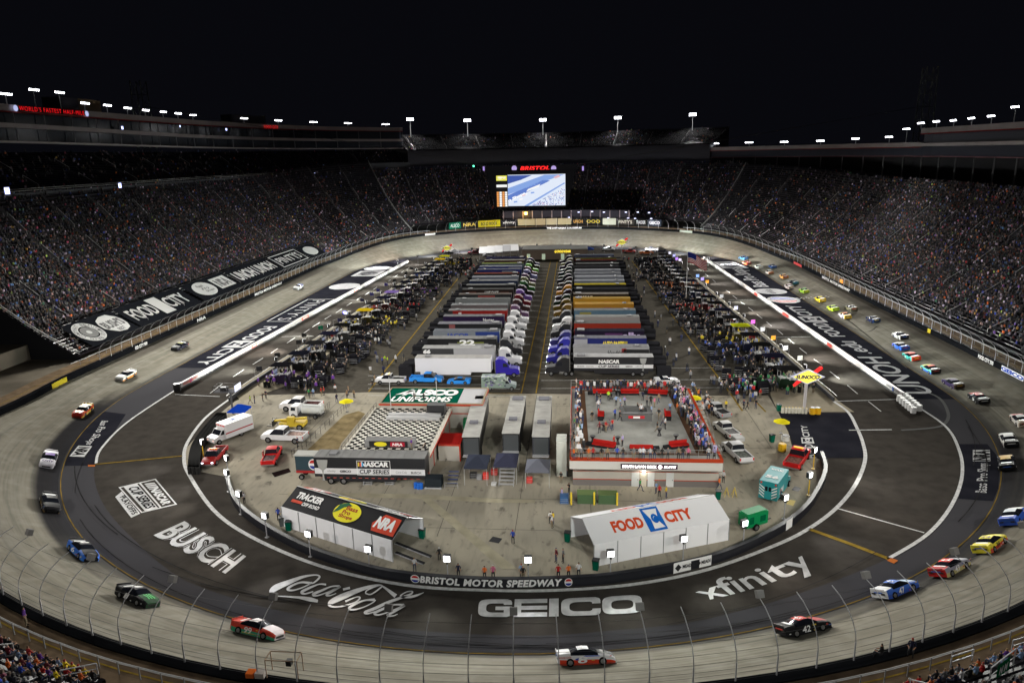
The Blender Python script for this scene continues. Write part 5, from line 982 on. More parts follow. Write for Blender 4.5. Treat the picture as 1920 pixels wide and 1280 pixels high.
for px, yb, lb in ((258, 152, 'dim lattice tower behind the left suites'), (1745, 126, 'dim lattice tower behind the right suites')):
    p = hit(px, yb, 175); tt = thing('lattice_tower', lb, 'tower', (p.x, p.y, 0)); q = MB(); H_ = p.z; s0_, s1_ = 3.6, 2.2
    for sx, sy in ((-1, -1), (1, -1), (1, 1), (-1, 1)): q.cyl((sx*s0_, sy*s0_, 0), (sx*s1_, sy*s1_, H_), .28, .22, 5)
    for k in range(14):
        za_, zb2 = H_*k/14, H_*(k+1)/14; w0 = s0_+(s1_-s0_)*k/14; w1 = s0_+(s1_-s0_)*(k+1)/14
        for (ax_, ay), (bx, by) in (((-1, -1), (1, -1)), ((1, -1), (1, 1)), ((1, 1), (-1, 1)), ((-1, 1), (-1, -1))): q.cyl((ax_*w0, ay*w0, za_), (bx*w1, by*w1, zb2), .12, .12, 3); q.cyl((ax_*w0, ay*w0, za_), (bx*w0, by*w0, za_), .12, .12, 3)
    q.build('lattice', mat((.2, .22, .2), .6), tt)
# lit signs and rooftop boxes on the suites
A = hit(33, 201, 140.2); B = hit(155, 210, 140.2); n = nrm(A.x, A.y); o = Vector((-n[0], -n[1], 0))*.4; A.z = B.z = TLb(180)+.15; t = thing('lit_roof_sign', "red lit WORLD'S FASTEST HALF-MILE lettering on the left suite fascia", 'sign'); MB().quad(A+o*.6-(B-A)*.03, B+o*.6+(B-A)*.03, B+o*.6+(B-A)*.03+Vector((0, 0, 1.55)), A+o*.6-(B-A)*.03+Vector((0, 0, 1.55))).build('sign_panel', mat((.006, .006, .008), .9), t); text("WORLD'S FASTEST HALF-MILE", qf(A+o+Vector((0, 0, .2)), B+o+Vector((0, 0, .2)), B+o+Vector((0, 0, 1.4)), A+o+Vector((0, 0, 1.4))), mat((.1, .005, .005), .9, 0, 1.3, emc=(1, .015, .02)), 'red_lettering', t, -.015, 0, 1.2)
for p_ in (A, B): d_ = (B-A).normalized()*(1.3 if p_ is B else -1.3); q = MB(); c_ = p_+d_+o+Vector((0, 0, .7)); e = (B-A).normalized(); disc(lambda u, v: c_+e*(u-.5)*1.7+Vector((0, 0, (v-.5)*1.7)), 0, q, 0, 18); q.build('round_logo', E((.6, .65, 1), .8), t)
A = hit(494, 240, 140.2); B = hit(520, 241, 140.2); A.z = B.z = TLb(156)+.1; t = thing('lit_roof_sign', 'short red lit FOOD CITY lettering at the far part of the left suite fascia', 'sign'); text("FOOD CITY", qf(A+o, B+o, B+o+Vector((0, 0, 1.3)), A+o+Vector((0, 0, 1.3))), mat((1, .05, .05), .5, 0, 1.1, emc=(1, .015, .02)), 'red_lettering', t, -.015, 0, 1.2)
for px0, px1, yt, lb in ((112, 145, 182, 'dark plant room on the left suite roof'), (146, 187, 186, 'tan plant room on the left suite roof beside the dark one'), (433, 497, 215, 'low pale plant room farther along the left suite roof')):
    A = hit(px0, yt, 146); B = hit(px1, yt+2, 146); t = thing('roof_plant_room', lb, 'building'); zt_ = (A.z+B.z)/2; q = MB(); nn = nrm(A.x, A.y); q.add([tuple(A.xy)+(58,), tuple(B.xy)+(58,), (B.x+nn[0]*6, B.y+nn[1]*6, 58), (A.x+nn[0]*6, A.y+nn[1]*6, 58), (A.x, A.y, zt_), (B.x, B.y, zt_), (B.x+nn[0]*6, B.y+nn[1]*6, zt_), (A.x+nn[0]*6, A.y+nn[1]*6, zt_)], [(4, 5, 6, 7), (0, 1, 5, 4), (1, 2, 6, 5), (2, 3, 7, 6), (3, 0, 4, 7)]); q.build('box', mat((.22, .16, .10) if 'tan' in lb else (.06, .06, .07), .8), t)
# television screens in the concourses
for px, py, rho, s_, lb in ((5, 358, 133, 1.5, 'bright blue-white television at the left edge of the deck front'), (218, 348, 133, 1.3, 'bright tilted television on the left deck front'), (223, 240, 142, .9, 'bright suite lamp cluster in the left suites'), (332, 237, 142, .6, 'small suite lamp in the left suites'), (420, 243, 142, .8, 'white suite television at mid left suites'), (587, 324, 134, .4, 'first tiny concourse lamp under the left deck'), (635, 325, 134, .4, 'second tiny concourse lamp under the left deck'), (718, 323, 134, .4, 'third tiny concourse lamp under the left deck')):
    p = hit(px, py, rho); n = nrm(p.x, p.y); t = thing('concourse_screen', lb, 'screen', tuple(p-Vector((n[0], n[1], 0))*1.2), atan2(-n[1], -n[0])); MB().box((0, 0, 0), (.12, s_, s_*1.1)).build('screen_face', E((.5, .55, 1), 3.), t); MB().box((-.12, 0, 0), (.1, s_*1.1, s_*1.2)).build('casing', BLACK, t)
# far building under the screen with small lights, green lamp, yellow lamp
t = thing('press_structure', 'dark structure with small lamps and pale columns under the far stand, behind the billboards', 'building'); A = hit(945, 417, S0+.5); B = hit(1175, 417, S0+.5); q = MB(); n_ = 10
F_ = [rp(i, S0+.3, 11.) for i in range(124, 138)]
P_ = [hit(x, 416, S0+.5) for x in range(945, 1180, 18)]; P_ = [Vector((p.x, p.y, 10.5)) for p in P_]; MB().wall(P_, 5.2, 3.).build('wall', mat((.03, .028, .035), .6), t); q = MB()
for k, p in enumerate(P_): q.cyl((p.x, p.y-1.6, 10.5), (p.x, p.y-1.6, 15.7), .3, .3, 6)
q.build('column', mat((.2, .16, .17), .7), t); q = MB()
for x, y in ((1085, 397), (1110, 396), (1132, 397), (1173, 397), (1195, 397), (1216, 398), (1067, 407), (1140, 408), (1177, 408), (1190, 409), (1220, 409)): p = hit(x, y, S0+.2); q.box((p.x, p.y-2.5, p.z), (1.0, .1, .45))
q.build('lamp', E((.6, .6, .9), 2.5), t)
p = hit(986, 400, S0-1); t = thing('amber_lamp', 'glaring amber lamp under the big screen', 'lamp', tuple(p)); q = MB(); q.ball((0, 0, 0), .75); q.build('bulb', mat((1, .8, .3), .5, 0, 18, emc=(1, .62, .08)), t); MB().cyl((0, .9, -6), (0, .9, .6), .15, .15, 6).build('post', DARKST, t)
l = bpy.data.lights.new('amber_light', 'POINT'); l.energy = 1500; l.color = (1, .6, .1); l.shadow_soft_size = .7; o = bpy.data.objects.new('amber_light', l); C.objects.link(o); o.location = p-Vector((0, 1.2, 0))
p = hit(888, 313, S0+30); t = thing('signal_lamp', 'small green lamp high in the far grandstand', 'lamp', tuple(p)); q = MB(); q.ball((0, 0, .4), .5); q.build('bulb', E((.1, 1, .5), 4.), t); MB().cyl((0, .3, -2), (0, .3, .3), .08, .08, 5).build('post', DARKST, t)
# starter's stand with orange lit board on the right wall
p = hit(1577, 534, RW+1.2); t = thing('scoring_board', 'tall lit orange scoring board above the right wall', 'sign', (p.x, p.y, 0)); q = MB(); q.b(-.2, .2, -.8, .8, p.z-1.6, p.z+1.6); q.build('lit_face', E((1, .35, .04), 1.3), t); MB().cyl((0.3, 0, 0), (.3, 0, p.z+1.6), .12, .12, 6).build('post', DARKST, t)
# American flag
b_ = G(1286, 566); Y = b_.y; tp = DY(1289, 479, Y); t = thing('flagpole', 'tall white flagpole flying the stars and stripes beside the right pit stalls', 'flag', tuple(b_)); H_ = tp.z; MB().cyl((0, 0, 0), (0, 0, H_), .14, .07, 8).build('pole', mat((.6, .6, .6), .4), t)
def fl(u, v): return Vector((.1+5.6*u, .5*sin(u*7+v), H_+1.0-2.9*(1-v)-2.6*u+.25*sin(u*6)))
q = MB()
for i in range(12):
    for j in range(13): m_ = 2 if (i < 5 and j >= 6) else (0 if j % 2 == 0 else 1); q.quad(fl(i/12, j/13), fl((i+1)/12, j/13), fl((i+1)/12, (j+1)/13), fl(i/12, (j+1)/13), m_)
q.build('flag', [mat((.45, .03, .04), .8), mat((.6, .6, .6), .8), mat((.02, .03, .18), .8)], t)
# ================================================================ vehicles
def loft(st, mbs, cls):
    """st: stations (x, w, zb, zbelt, ztop, wt); cls(k, j) -> index of the mesh builder for that face"""
    V = []
    for x, w_, zb_, zl, zt_, wt in st:
        zm = zb_+(zl-zb_)*.55
        h = [(w_*.96, zb_), (w_, zm), (w_*.965, zl), (wt, zt_), (wt*.5, zt_+.03)]
        V.append([Vector((x, -y, z)) for y, z in h]+[Vector((x, 0, zt_+.04))]+[Vector((x, y, z)) for y, z in reversed(h)])
    n = len(V[0])
    for k in range(len(V)-1):
        for j in range(n-1):
            mb, mi = cls(k, j); mb.quad(V[k][j], V[k+1][j], V[k+1][j+1], V[k][j+1], mi)
    for k, s in ((0, 1), (len(V)-1, -1)):
        mb, mi = cls(-1 if k == 0 else -2, 0); mb.poly(V[k] if s > 0 else V[k][::-1], mi)
WH = {}
def wheels(t, xs, w_, r, wd=.3, rim=RIM, rimcol=None):
    for x in xs:
        for s in (-1, 1):
            k = (r, wd, s)
            if k not in WH:
                q = MB(); q.cyl((0, -wd/2, 0), (0, wd/2, 0), r, r, 14); a = q.build('wheel', RUB, t); e = MB(); e.cyl((0, s*(wd/2-.02), 0), (0, s*(wd/2+.02), 0), r*.62, r*.55, 12); b_ = e.build('rim', rim, a); WH[k] = (a.data, b_.data)
            else:
                a = link('wheel', WH[k][0], t); b_ = link('rim', WH[k][1], a)
            a.location = (x, s*(w_-wd/2+.03), r)
RC = [(-2.45, .88, .28, .90, .98, .82), (-2.3, .96, .2, .93, 1.02, .86), (-1.75, 1.0, .12, .92, 1.04, .84), (-1.35, 1.0, .12, .90, 1.05, .80), (-.72, 1.0, .12, .88, 1.26, .62), (-.2, 1.0, .12, .87, 1.30, .60), (.25, 1.0, .12, .86, 1.28, .60), (1.0, 1.0, .12, .83, .96, .76), (1.6, 1.0, .12, .78, .88, .80), (2.1, .98, .12, .68, .77, .80), (2.38, .9, .1, .52, .62, .72), (2.48, .78, .1, .4, .5, .6)]
def race_car(px, label, body, hood=None, roof=None, tail=None, low=None, num=None, ncol=None, hoodtxt=None, glow=False):
    p = GB(*px); n = nrm(p.x, p.y); tang = Vector((-n[1], n[0], 0)); slope = hb(p.y)/(RW-RY) if offp(p.x, p.y) > RY else 0
    Y = Vector((-n[0], -n[1], -slope)).normalized(); X = tang; Z = X.cross(Y).normalized()
    t = thing('race_car', label, 'race car', (0, 0, 0), 0, 'stock cars racing on the oval'); t.matrix_world = Matrix(((X.x, Y.x, Z.x, p.x), (X.y, Y.y, Z.y, p.y), (X.z, Y.z, Z.z, p.z+.03), (0, 0, 0, 1)))
    m_ = [mat(c, .55) for c in (body, hood or body, roof or body, tail or body, low or body)]; B = MB(); g = [MB(), MB(), MB()]
    def cls(k, j):
        if k < 0: return B, (3 if k == -1 else 1)
        mid = 3 <= j <= 6
        if k in (3, 4, 5, 6) and j in (2, 7): return g[2], 0
        if k == 3 and mid: return g[1], 0
        if k == 6 and mid: return g[0], 0
        if k in (4, 5) and mid: return B, 2
        if k >= 7 and mid: return B, 1
        if k <= 2 and (mid or k == 0): return B, 3
        return B, (4 if j in (0, 9) else 0)
    loft(RC, None, cls); o = B.build('body', m_, t, smooth=True); o.data.set_sharp_from_angle(angle=.5)
    for b_, nm in zip(g, ('windscreen', 'rear_window', 'side_window')): b_.build(nm, GLASS, t)
    wheels(t, (-1.42, 1.36), 1.0, .34); 
    q = MB(); q.b(-2.5, -2.44, -.8, .8, .98, 1.16); q.build('spoiler', mat(tail or body, .4), t); q = MB(); q.b(2.2, 2.56, -.85, .85, .06, .1); q.build('splitter', BLACK, t)
    q = MB(); q.b(2.40, 2.5, -.55, .55, .22, .40); q.b(-2.5, -2.44, -.75, -.35, .6, .75); q.b(-2.5, -2.44, .35, .75, .6, .75); q.build('grille_and_lights', mat((.02, .02, .02), .3), t)
    q = MB(); q.b(-.4, -.35, -1.005, -.985, .5, .84); [q.b(-.35+.35*k, -.32+.35*k, -.8, -.78, .95, 1.2) for k in range(0)]; 
    if R.random() < 2:
        q = MB()
        for k in range(26):
            s = R.choice((-1, 1)); x = R.uniform(-2.2, 2.1); z = R.uniform(.2, .72); w_ = R.uniform(.12, .38); q.b(x, x+w_, s*1.012-.004, s*1.012+.004, z, z+R.uniform(.05, .12), k % 4) if not (-1.0 < x+w_/2 < .35 and z > .22) and abs(x+w_/2+1.42) > .5 and abs(x+w_/2-1.36) > .5 else None
        q.b(-1.7, -1.45, -.6, .6, 1.085, 1.1, 0); q.b(-2.47, -2.45, -.5, .5, .72, .84, R.randrange(4)); q.build('sponsor_decals', [mat((.7, .7, .7), .4), mat((.6, .45, .03), .4), mat((.5, .04, .03), .4), mat((.03, .1, .4), .4)], t)
    if num:
        nc = mat(ncol or (.8, .8, .8), .4)
        text(num, lambda u, v: Vector((-.35-.42*(v-.5)*2*.55+.0, (u-.5)*1.0*-1, 1.345)), nc, 'race_number', t, .025, .1)
        for s in (-1, 1): text(num, (lambda s: lambda u, v: Vector((-.35+s*-1*(u-.5)*.85*1.0, s*1.028, .26+.55*v)))(s), nc, 'race_number', t, .025, .1)
    if hoodtxt:
        text(hoodtxt, lambda u, v: Vector((1.95-.75*(1-v)+.2, (u-.5)*1.3, .985-.1*0-(.0 if v > .5 else 0)-.16*(v)*1.0+.03)), mat(ncol or (.8, .8, .8), .4), 'hood_lettering', t, .04)
    return t
W_ = (.7, .7, .7); K_ = (.012, .012, .014)
CARS = [((1098, 1243), 'white and red race car number 8 with black nose, bottom centre', (.68, .68, .7), K_, (.68, .68, .7), None, (.6, .05, .02), '8', (.8, .8, .8)),
 ((1507, 1185), 'black race car number 42 with red roof and nose stripes on the lower right banking', K_, (.35, .03, .03), (.55, .05, .04), K_, K_, '42', None),
 ((1681, 1113), 'blue and white race car number 47 in the lower right corner', (.05, .14, .55), (.4, .5, .65), (.1, .2, .6), (.6, .62, .65), (.04, .1, .45), '47', None),
 ((1783, 1072), 'grey race car number 43 with bright red roof and red tail', (.28, .28, .34), (.3, .3, .34), (.7, .04, .03), (.45, .02, .02), (.5, .45, .2), '43', None),
 ((1858, 1027), 'yellow race car number 34 with red lower sides', (.75, .65, .05), (.75, .65, .05), (.75, .65, .05), (.75, .65, .05), (.6, .08, .04), '34', K_),
 ((1902, 975), 'blue race car with white roof leaving the frame at the right edge', (.03, .1, .5), W_, (.6, .65, .7), (.04, .1, .5), None, None, None),
 ((1889, 873), 'black race car with yellow-orange roof just below the white roofed one at right', K_, (.5, .3, .05), (.6, .38, .06), K_, None, None, None),
 ((1892, 830), 'white race car with dark rear window and yellow tail strip at the right edge', (.62, .62, .58), W_, W_, K_, None, None, None),
 ((1914, 793), 'white race car with red nose cut by the right frame edge', (.68, .66, .62), (.5, .1, .1), W_, (.6, .5, .4), None, None, None),
 ((1835, 751), 'black race car with bright red roof number 3', K_, (.4, .02, .02), (.65, .03, .03), K_, None, '3', None),
 ((1787, 723), 'black and purple race car with gold lettering on its tail', (.03, .02, .06), K_, (.08, .06, .12), (.05, .035, .02), None, None, None),
 ((1745, 696), 'race car with orange roof, neon green side and black tail', (.1, .35, .3), (.5, .5, .05), (.65, .1, .03), K_, (.03, .1, .4), None, None),
 ((1709, 672), 'bright red race car with teal side', (.05, .4, .36), (.65, .08, .03), (.65, .06, .03), (.6, .05, .02), None, None, None),
 ((1689, 653), 'blue race car with white side and silver roof', (.03, .12, .55), W_, (.4, .4, .42), (.03, .12, .5), None, None, None),
 ((1688, 633), 'white race car with dark roof ahead of the blue one', (.55, .56, .55), W_, (.05, .06, .07), K_, None, None, None),
 ((1637, 602), 'dark navy race car beside the outer wall on the right straight', (.01, .02, .07), K_, (.01, .02, .06), (.01, .03, .1), None, None, None),
 ((1584, 595), 'yellow race car with white and blue side', (.5, .5, .55), (.6, .4, .03), (.7, .2, .05), (.75, .5, .02), None, None, None),
 ((1596, 581), 'khaki and black race car just behind the neon one', (.2, .19, .12), K_, (.04, .04, .03), (.15, .14, .09), None, None, None),
 ((1562, 581), 'neon yellow-green race car', (.5, .68, .04), (.5, .68, .04), (.45, .65, .04), (.4, .6, .04), None, None, None),
 ((1538, 564), 'yellow race car with orange nose at the painted finish line', (.75, .6, .03), (.75, .35, .03), (.75, .6, .03), (.7, .5, .02), None, None, None),
 ((1508, 548), 'green and yellow race car beyond the finish line', (.25, .45, .04), (.5, .6, .04), (.1, .35, .05), (.3, .4, .04), None, None, None),
 ((1480, 540), 'white race car with black stripes beside the dark teal car', (.5, .45, .45), (.4, .1, .1), (.5, .4, .4), (.45, .4, .4), None, None, None),
 ((1489, 532), 'black race car with teal trim side by side with a white car', K_, (.03, .15, .15), K_, (.03, .12, .12), None, None, None),
 ((1470, 521), 'orange race car with white lower side', (.6, .28, .08), (.65, .4, .2), (.6, .3, .1), (.5, .2, .05), None, None, None),
 ((1443, 513), 'white race car with orange nose before the orange one', (.5, .45, .42), (.5, .15, .05), (.5, .48, .45), (.4, .2, .1), None, None, None),
 ((1449, 502), 'dark blue race car near the outer wall farther up the straight', (.02, .05, .15), K_, (.02, .05, .12), (.03, .07, .18), None, None, None),
 ((1423, 503), 'plain white race car third from the far end of the line', (.62, .62, .6), W_, W_, (.5, .5, .5), None, None, None),
 ((1400, 495), 'red-orange race car second from the far end of the line', (.5, .08, .03), (.4, .05, .03), (.45, .08, .05), (.3, .04, .03), None, None, None),
 ((1394, 486), 'sky blue race car at the far end of the line on the right', (.08, .25, .5), (.1, .35, .6), (.05, .15, .4), (.06, .2, .45), None, None, None),
 ((559, 541), 'white and blue race car alone at the far left by the wall', (.6, .62, .66), W_, (.3, .35, .5), (.05, .1, .4), None, None, None),
 ((337, 653), 'black race car with yellow trim on the left straight', (.02, .02, .03), K_, (.2, .18, .03), K_, None, None, None),
 ((236, 708), 'white race car with orange lower sides and dark glass on the left', (.68, .66, .62), W_, (.06, .04, .04), W_, (.7, .28, .05), None, None),
 ((155, 775), 'red race car with yellow arches on the bonnet and white roof', (.65, .1, .03), (.55, .03, .02), (.75, .72, .65), (.65, .4, .05), (.7, .5, .1), None, None),
 ((90, 867), 'white race car with purple roof and vivo on the bonnet', (.68, .66, .72), (.66, .64, .7), (.12, .04, .3), (.68, .66, .7), None, None, None),
 ((92, 950), 'black race car with dim orange details at the left of the near turn', K_, K_, (.02, .018, .018), K_, (.10, .07, .03), None, None),
 ((154, 1040), 'blue and black race car number 6 in the near left turn', (.04, .15, .6), K_, K_, K_, (.05, .2, .65), '6', None),
 ((256, 1127), 'black race car number 1 with green streaked bonnet', K_, (.03, .08, .04), K_, K_, K_, '1', None),
 ((482, 1190), 'red race car number 99 with white bonnet and green stripe', (.55, .05, .03), (.55, .5, .52), (.6, .55, .55), (.5, .05, .03), (.05, .35, .2), '99', None)]
RCARS = []
for c in CARS:
    d_ = dict(zip(('px', 'label', 'body', 'hood', 'roof', 'tail', 'low', 'num', 'ncol'), c)); RCARS.append(race_car(**d_))
for t in RCARS:
    lb = t['label']
    if 'arches' in lb:
        q = MB()
        for s in (-1, 1): pts = [Vector((1.2+.75*sin(pi*k/8)*1.0, s*(.04+.5*k/8), 1.0-.12*sin(pi*k/8)-.0)) for k in range(9)]; q.ribbon(pts, .24, 0, .03)
        q.build('yellow_arches', mat((.8, .55, .03), .4), t)
    if 'vivo' in lb: text('vivo', lambda u, v: Vector((1.95-.85*v, (u-.5)*-1.5, .90+.12*v)), mat((.05, .02, .12), .4), 'hood_lettering', t, .05)
    if 'number 1 with' in lb:
        q = MB(); [q.ribbon([Vector((1.1, -.3+.28*k, .99)), Vector((1.7, -.2+.25*k, .93)), Vector((2.1, -.25+.3*k, .83))], .13) for k in range(3)]; q.build('green_claw_marks', mat((.1, .5, .15), .4), t)
    if 'number 99' in lb:
        q = MB(); q.b(-1.0, 1.0, -1.02, -1.008, .34, .42, 0); q.b(-1.0, 1.1, -1.022, -1.01, .26, .32, 1); q.build('side_stripe', [mat((.03, .35, .25), .4), mat((.7, .6, .05), .4)], t)
    if 'number 8 with' in lb:
        text('FOOD CITY', lambda u, v: Vector((-2.35+1.05*u, -1.013, .68+.15*v)), mat((.5, .04, .03), .4), 'side_lettering', t, .03); q = MB(); q.poly([(-1.0, -1.014, .62), (-.1, -1.014, .86), (1.1, -1.014, .82), (1.1, -1.014, .76), (0, -1.014, .78), (-.9, -1.014, .5)]); q.build('blue_swoosh', mat((.03, .08, .5), .4), t)
# ---------------------------------------------------------------- transporters
def semi(name, label, side, bed=(15.9), body=(.5, .5, .5), roof=(.33, .33, .34), cab=(.6, .6, .6), stripes=(), texts=(), gate=True, group='race team transporters', tractor=True, loc=(0, 0, 0), rz=0.):
    """local +x = front of the truck; side panel that faces the camera is -y after rotation"""
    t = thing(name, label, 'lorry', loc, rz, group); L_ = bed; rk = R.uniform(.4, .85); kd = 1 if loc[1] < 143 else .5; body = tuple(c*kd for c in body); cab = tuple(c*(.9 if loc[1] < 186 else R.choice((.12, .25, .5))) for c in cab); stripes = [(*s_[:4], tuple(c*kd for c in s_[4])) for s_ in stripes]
    q = MB(); q.b(-L_/2, L_/2, -1.28, 1.28, 1.15, 4.05); q.b(-L_/2+1, L_/2-4.2, -1.26, 1.26, .55, 1.15); q.build('trailer_body', mat(body, .35), t)
    q = MB(); q.b(-L_/2+.02, L_/2-.02, -1.3, 1.3, 4.05, 4.12, 0); 
    for k in range(int(L_/1.1)): q.b(-L_/2+.5+1.1*k, -L_/2+.56+1.1*k, -1.28, 1.28, 4.12, 4.15, 0)
    q.b(L_/2-2.3, L_/2-.6, -.9, .9, 4.12, 4.35, 1) if R.random() < .5 else q.b(-L_/2+2, -L_/2+3, -.6, .6, 4.12, 4.3, 1); q.build('trailer_roof', [mat(tuple(c*rk for c in roof), .6, var=.12, sc=.5), mat((.15, .15, .16), .5)], t)
    s = 1 if abs(rz) < 1.6 else -1    # which local side faces the camera (-y world)
    for x0, x1, z0_, z1, c in stripes: MB().b(x0, x1, -1.3*s if s > 0 else 1.285, -1.285*s if s > 0 else 1.3, z0_, z1).build('side_stripe', mat(c, .4), t) if True else None
    for x0, x1, z0_, z1, s_, c, bo, sh_ in texts:
        f = (lambda u, v, x0=x0, x1=x1, z0_=z0_, z1=z1: Vector((x0+(x1-x0)*u, -1.32, z0_+(z1-z0_)*v))) if s > 0 else (lambda u, v, x0=x0, x1=x1, z0_=z0_, z1=z1: Vector((-(x0+(x1-x0)*u), 1.32, z0_+(z1-z0_)*v)))
        text(s_, f, mat(c, .4), 'side_lettering', t, bo, sh_)
    wheels(t, (-L_/2+2.2, -L_/2+4.0), 1.25, .5, .5)
    if gate: q = MB(); q.b(-L_/2-2.6, -L_/2-.05, -1.2, 1.2, 2.7, 2.85); q.b(-L_/2-3.6, -L_/2-.8, -1.0, 1.0, 0, R.choice((1.1, 1.7, 2.2))); q.build('lift_gate', mat((.02, .02, .023), .8), t)
    if tractor:
        x0 = L_/2+.9; q = MB(); prof = [(x0, .9), (x0, 3.6), (x0+.5, 3.85), (x0+1.6, 3.75), (x0+2.35, 3.1), (x0+2.75, 2.45), (x0+2.9, 2.0), (x0+4.5, 1.75), (x0+4.75, 1.5), (x0+4.8, .75), (x0+4.0, .6), (x0+.3, .6)]
        q.prism(prof, -1.15, 1.15); cb = q.build('cab', mat(cab, .52), t); q = MB(); q.quad((x0+2.42, -.98, 3.04), (x0+2.42, .98, 3.04), (x0+2.8, 1.02, 2.42), (x0+2.8, -1.02, 2.42)); 
        for sy in (-1, 1): q.poly([(x0+1.5, sy*1.165, 2.2), (x0+2.6, sy*1.165, 2.2), (x0+2.35, sy*1.165, 2.75), (x0+2.1, sy*1.165, 2.95), (x0+1.5, sy*1.165, 2.95)])
        q.build('windscreen', GLASS, cb); q = MB()
        for sy in (-1, 1): q.cyl((x0-.1, sy*1.2, 1.0), (x0-.1, sy*1.2, 4.1), .09, .09, 6); q.b(x0+.7, x0+2., sy*1.2-.05, sy*1.2+.05, .5, .95)
        q.b(x0+4.78, x0+4.86, -.8, .8, .8, 1.5); q.b(x0+4.5, x0+4.9, -1.15, 1.15, .45, .65); q.build('chrome', mat((.5, .5, .5), .2, .8), t); wheels(t, (x0-.5, x0+.7), 1.25, .5, .5); wheels(t, (x0+3.7,), 1.15, .5, .35)
    return t
Wh = (.55, .55, .57); Bk = (.02, .02, .023); Cw = (.5, .5, .52); G_ = (.18, .18, .19); TW = (.75, .75, .75)
LROWS = [ # label, body, roof, cab, stripes, texts
 ('plain white transporter with a blue tractor, nearest in the left column', (.66, .66, .7), (.42, .41, .4), (.03, .02, .3), [], []),
 ('transporter with black rear, white front half and number 66', Wh, (.38, .38, .38), Cw, [(-7.9, -1, 2.2, 4.0, Bk)], [(-7.6, -6.0, 2.9, 3.8, '66', TW, .07, .1)]),
 ('black transporter with neon green slash and yellow star, third in the left column', Bk, (.3, .3, .3), Bk, [(-1, 5, 3.1, 3.25, (.5, .6, .05)), (-3, 6, 2.6, 3.0, (.4, .4, .4))], [(-.5, 3., 2.5, 3.8, '22', TW, .05, 0)]),
 ('silver blue transporter lettered JACOB', (.36, .40, .46), (.3, .32, .36), Cw, [(2.2, 7.8, 1.4, 3.95, (.02, .06, .35))], [(-4.6, .6, 2.3, 3.6, 'JACOB', (.03, .06, .3), .05, 0)]),
 ('black transporter with grey roof in front of the purple one', Bk, (.22, .22, .25), Cw, [(-5, -3.5, 2.5, 3.9, (.4, .1, .1))], []),
 ('dark purple transporter with small white name', (.035, .015, .08), (.28, .28, .3), Cw, [], [(2.5, 5.3, 2.7, 3.6, 'Nurtec', TW, .02, 0)]),
 ('bright red transporter with black ends', (.45, .02, .015), (.45, .45, .46), Cw, [(-7.9, -6.6, 1.2, 4, Bk)], [(-5, -4.3, 2.4, 3.6, 'II', TW, .03, 0)]),
 ('mid grey transporter behind the red one', G_, (.25, .26, .27), (.2, .2, .22), [], []),
 ('silver transporter with dark stripe, ninth in the left column', (.3, .32, .33), (.3, .31, .31), G_, [(-7, 7, 2.3, 2.6, Bk)], []),
 ('black transporter with red diagonal panel', Bk, (.3, .26, .24), (.4, .03, .02), [(-2, 3, 2.2, 3.8, (.4, .03, .02))], []),
 ('black and orange flame transporter lettered LIVE FAST', (.03, .012, .008), (.2, .2, .2), Cw, [(-6, -3.5, 1.8, 3.4, (.25, .05, .015)), (4, 6.5, 1.8, 3.3, (.25, .05, .015))], [(-1, 3.4, 2.3, 3.6, 'LIVE FAST', TW, .03, .3)]),
 ('black transporter behind the flame painted one', Bk, (.34, .34, .35), Bk, [], []),
 ('navy transporter with white roof rail', (.02, .04, .12), (.4, .4, .42), G_, [], []),
 ('white and blue striped transporter in the left column middle', (.34, .37, .45), (.35, .36, .4), Cw, [(-7, 2, 1.8, 2.6, (.03, .08, .4))], []),
 ('black transporter with dark red roof edge', Bk, (.25, .08, .06), (.3, .32, .35), [], []),
 ('royal blue transporter lettered in white, far in the left column', (.02, .04, .3), (.25, .26, .32), Cw, [(1, 6, 2.4, 3.6, (.4, .42, .5))], []),
 ('blue and silver transporter beside the lime one', (.04, .06, .3), (.3, .32, .36), (.35, .38, .42), [(3, 7.8, 1.5, 3.9, (.35, .36, .4))], []),
 ('transporter with olive lime roof and bright lime tractor', (.2, .25, .3), (.25, .3, .1), (.35, .6, .03), [], []),
 ('brown and orange transporter near the far garage', (.12, .04, .015), (.4, .38, .34), Bk, [(2, 5, 2, 3.5, (.3, .14, .04))], []),
 ('dark blue transporter, farthest in the left column', (.02, .025, .12), (.08, .08, .16), (.02, .02, .1), [], [])]
YL = [138.6+1.3+7.55*k+(R.uniform(-.7, .7) if k else 0) for k in range(20)]
for k, (lb, bd, rf, cb, st, tx) in enumerate(LROWS):
    x_front = float(np.interp(YL[k], [138, 300], [-16.9, -20.3]))+R.uniform(-.35, .35); L_ = 15.6
    semi('transporter', lb, 0, L_, bd, rf, cb, st, tx, loc=(x_front-L_/2, YL[k], 0), rz=0)
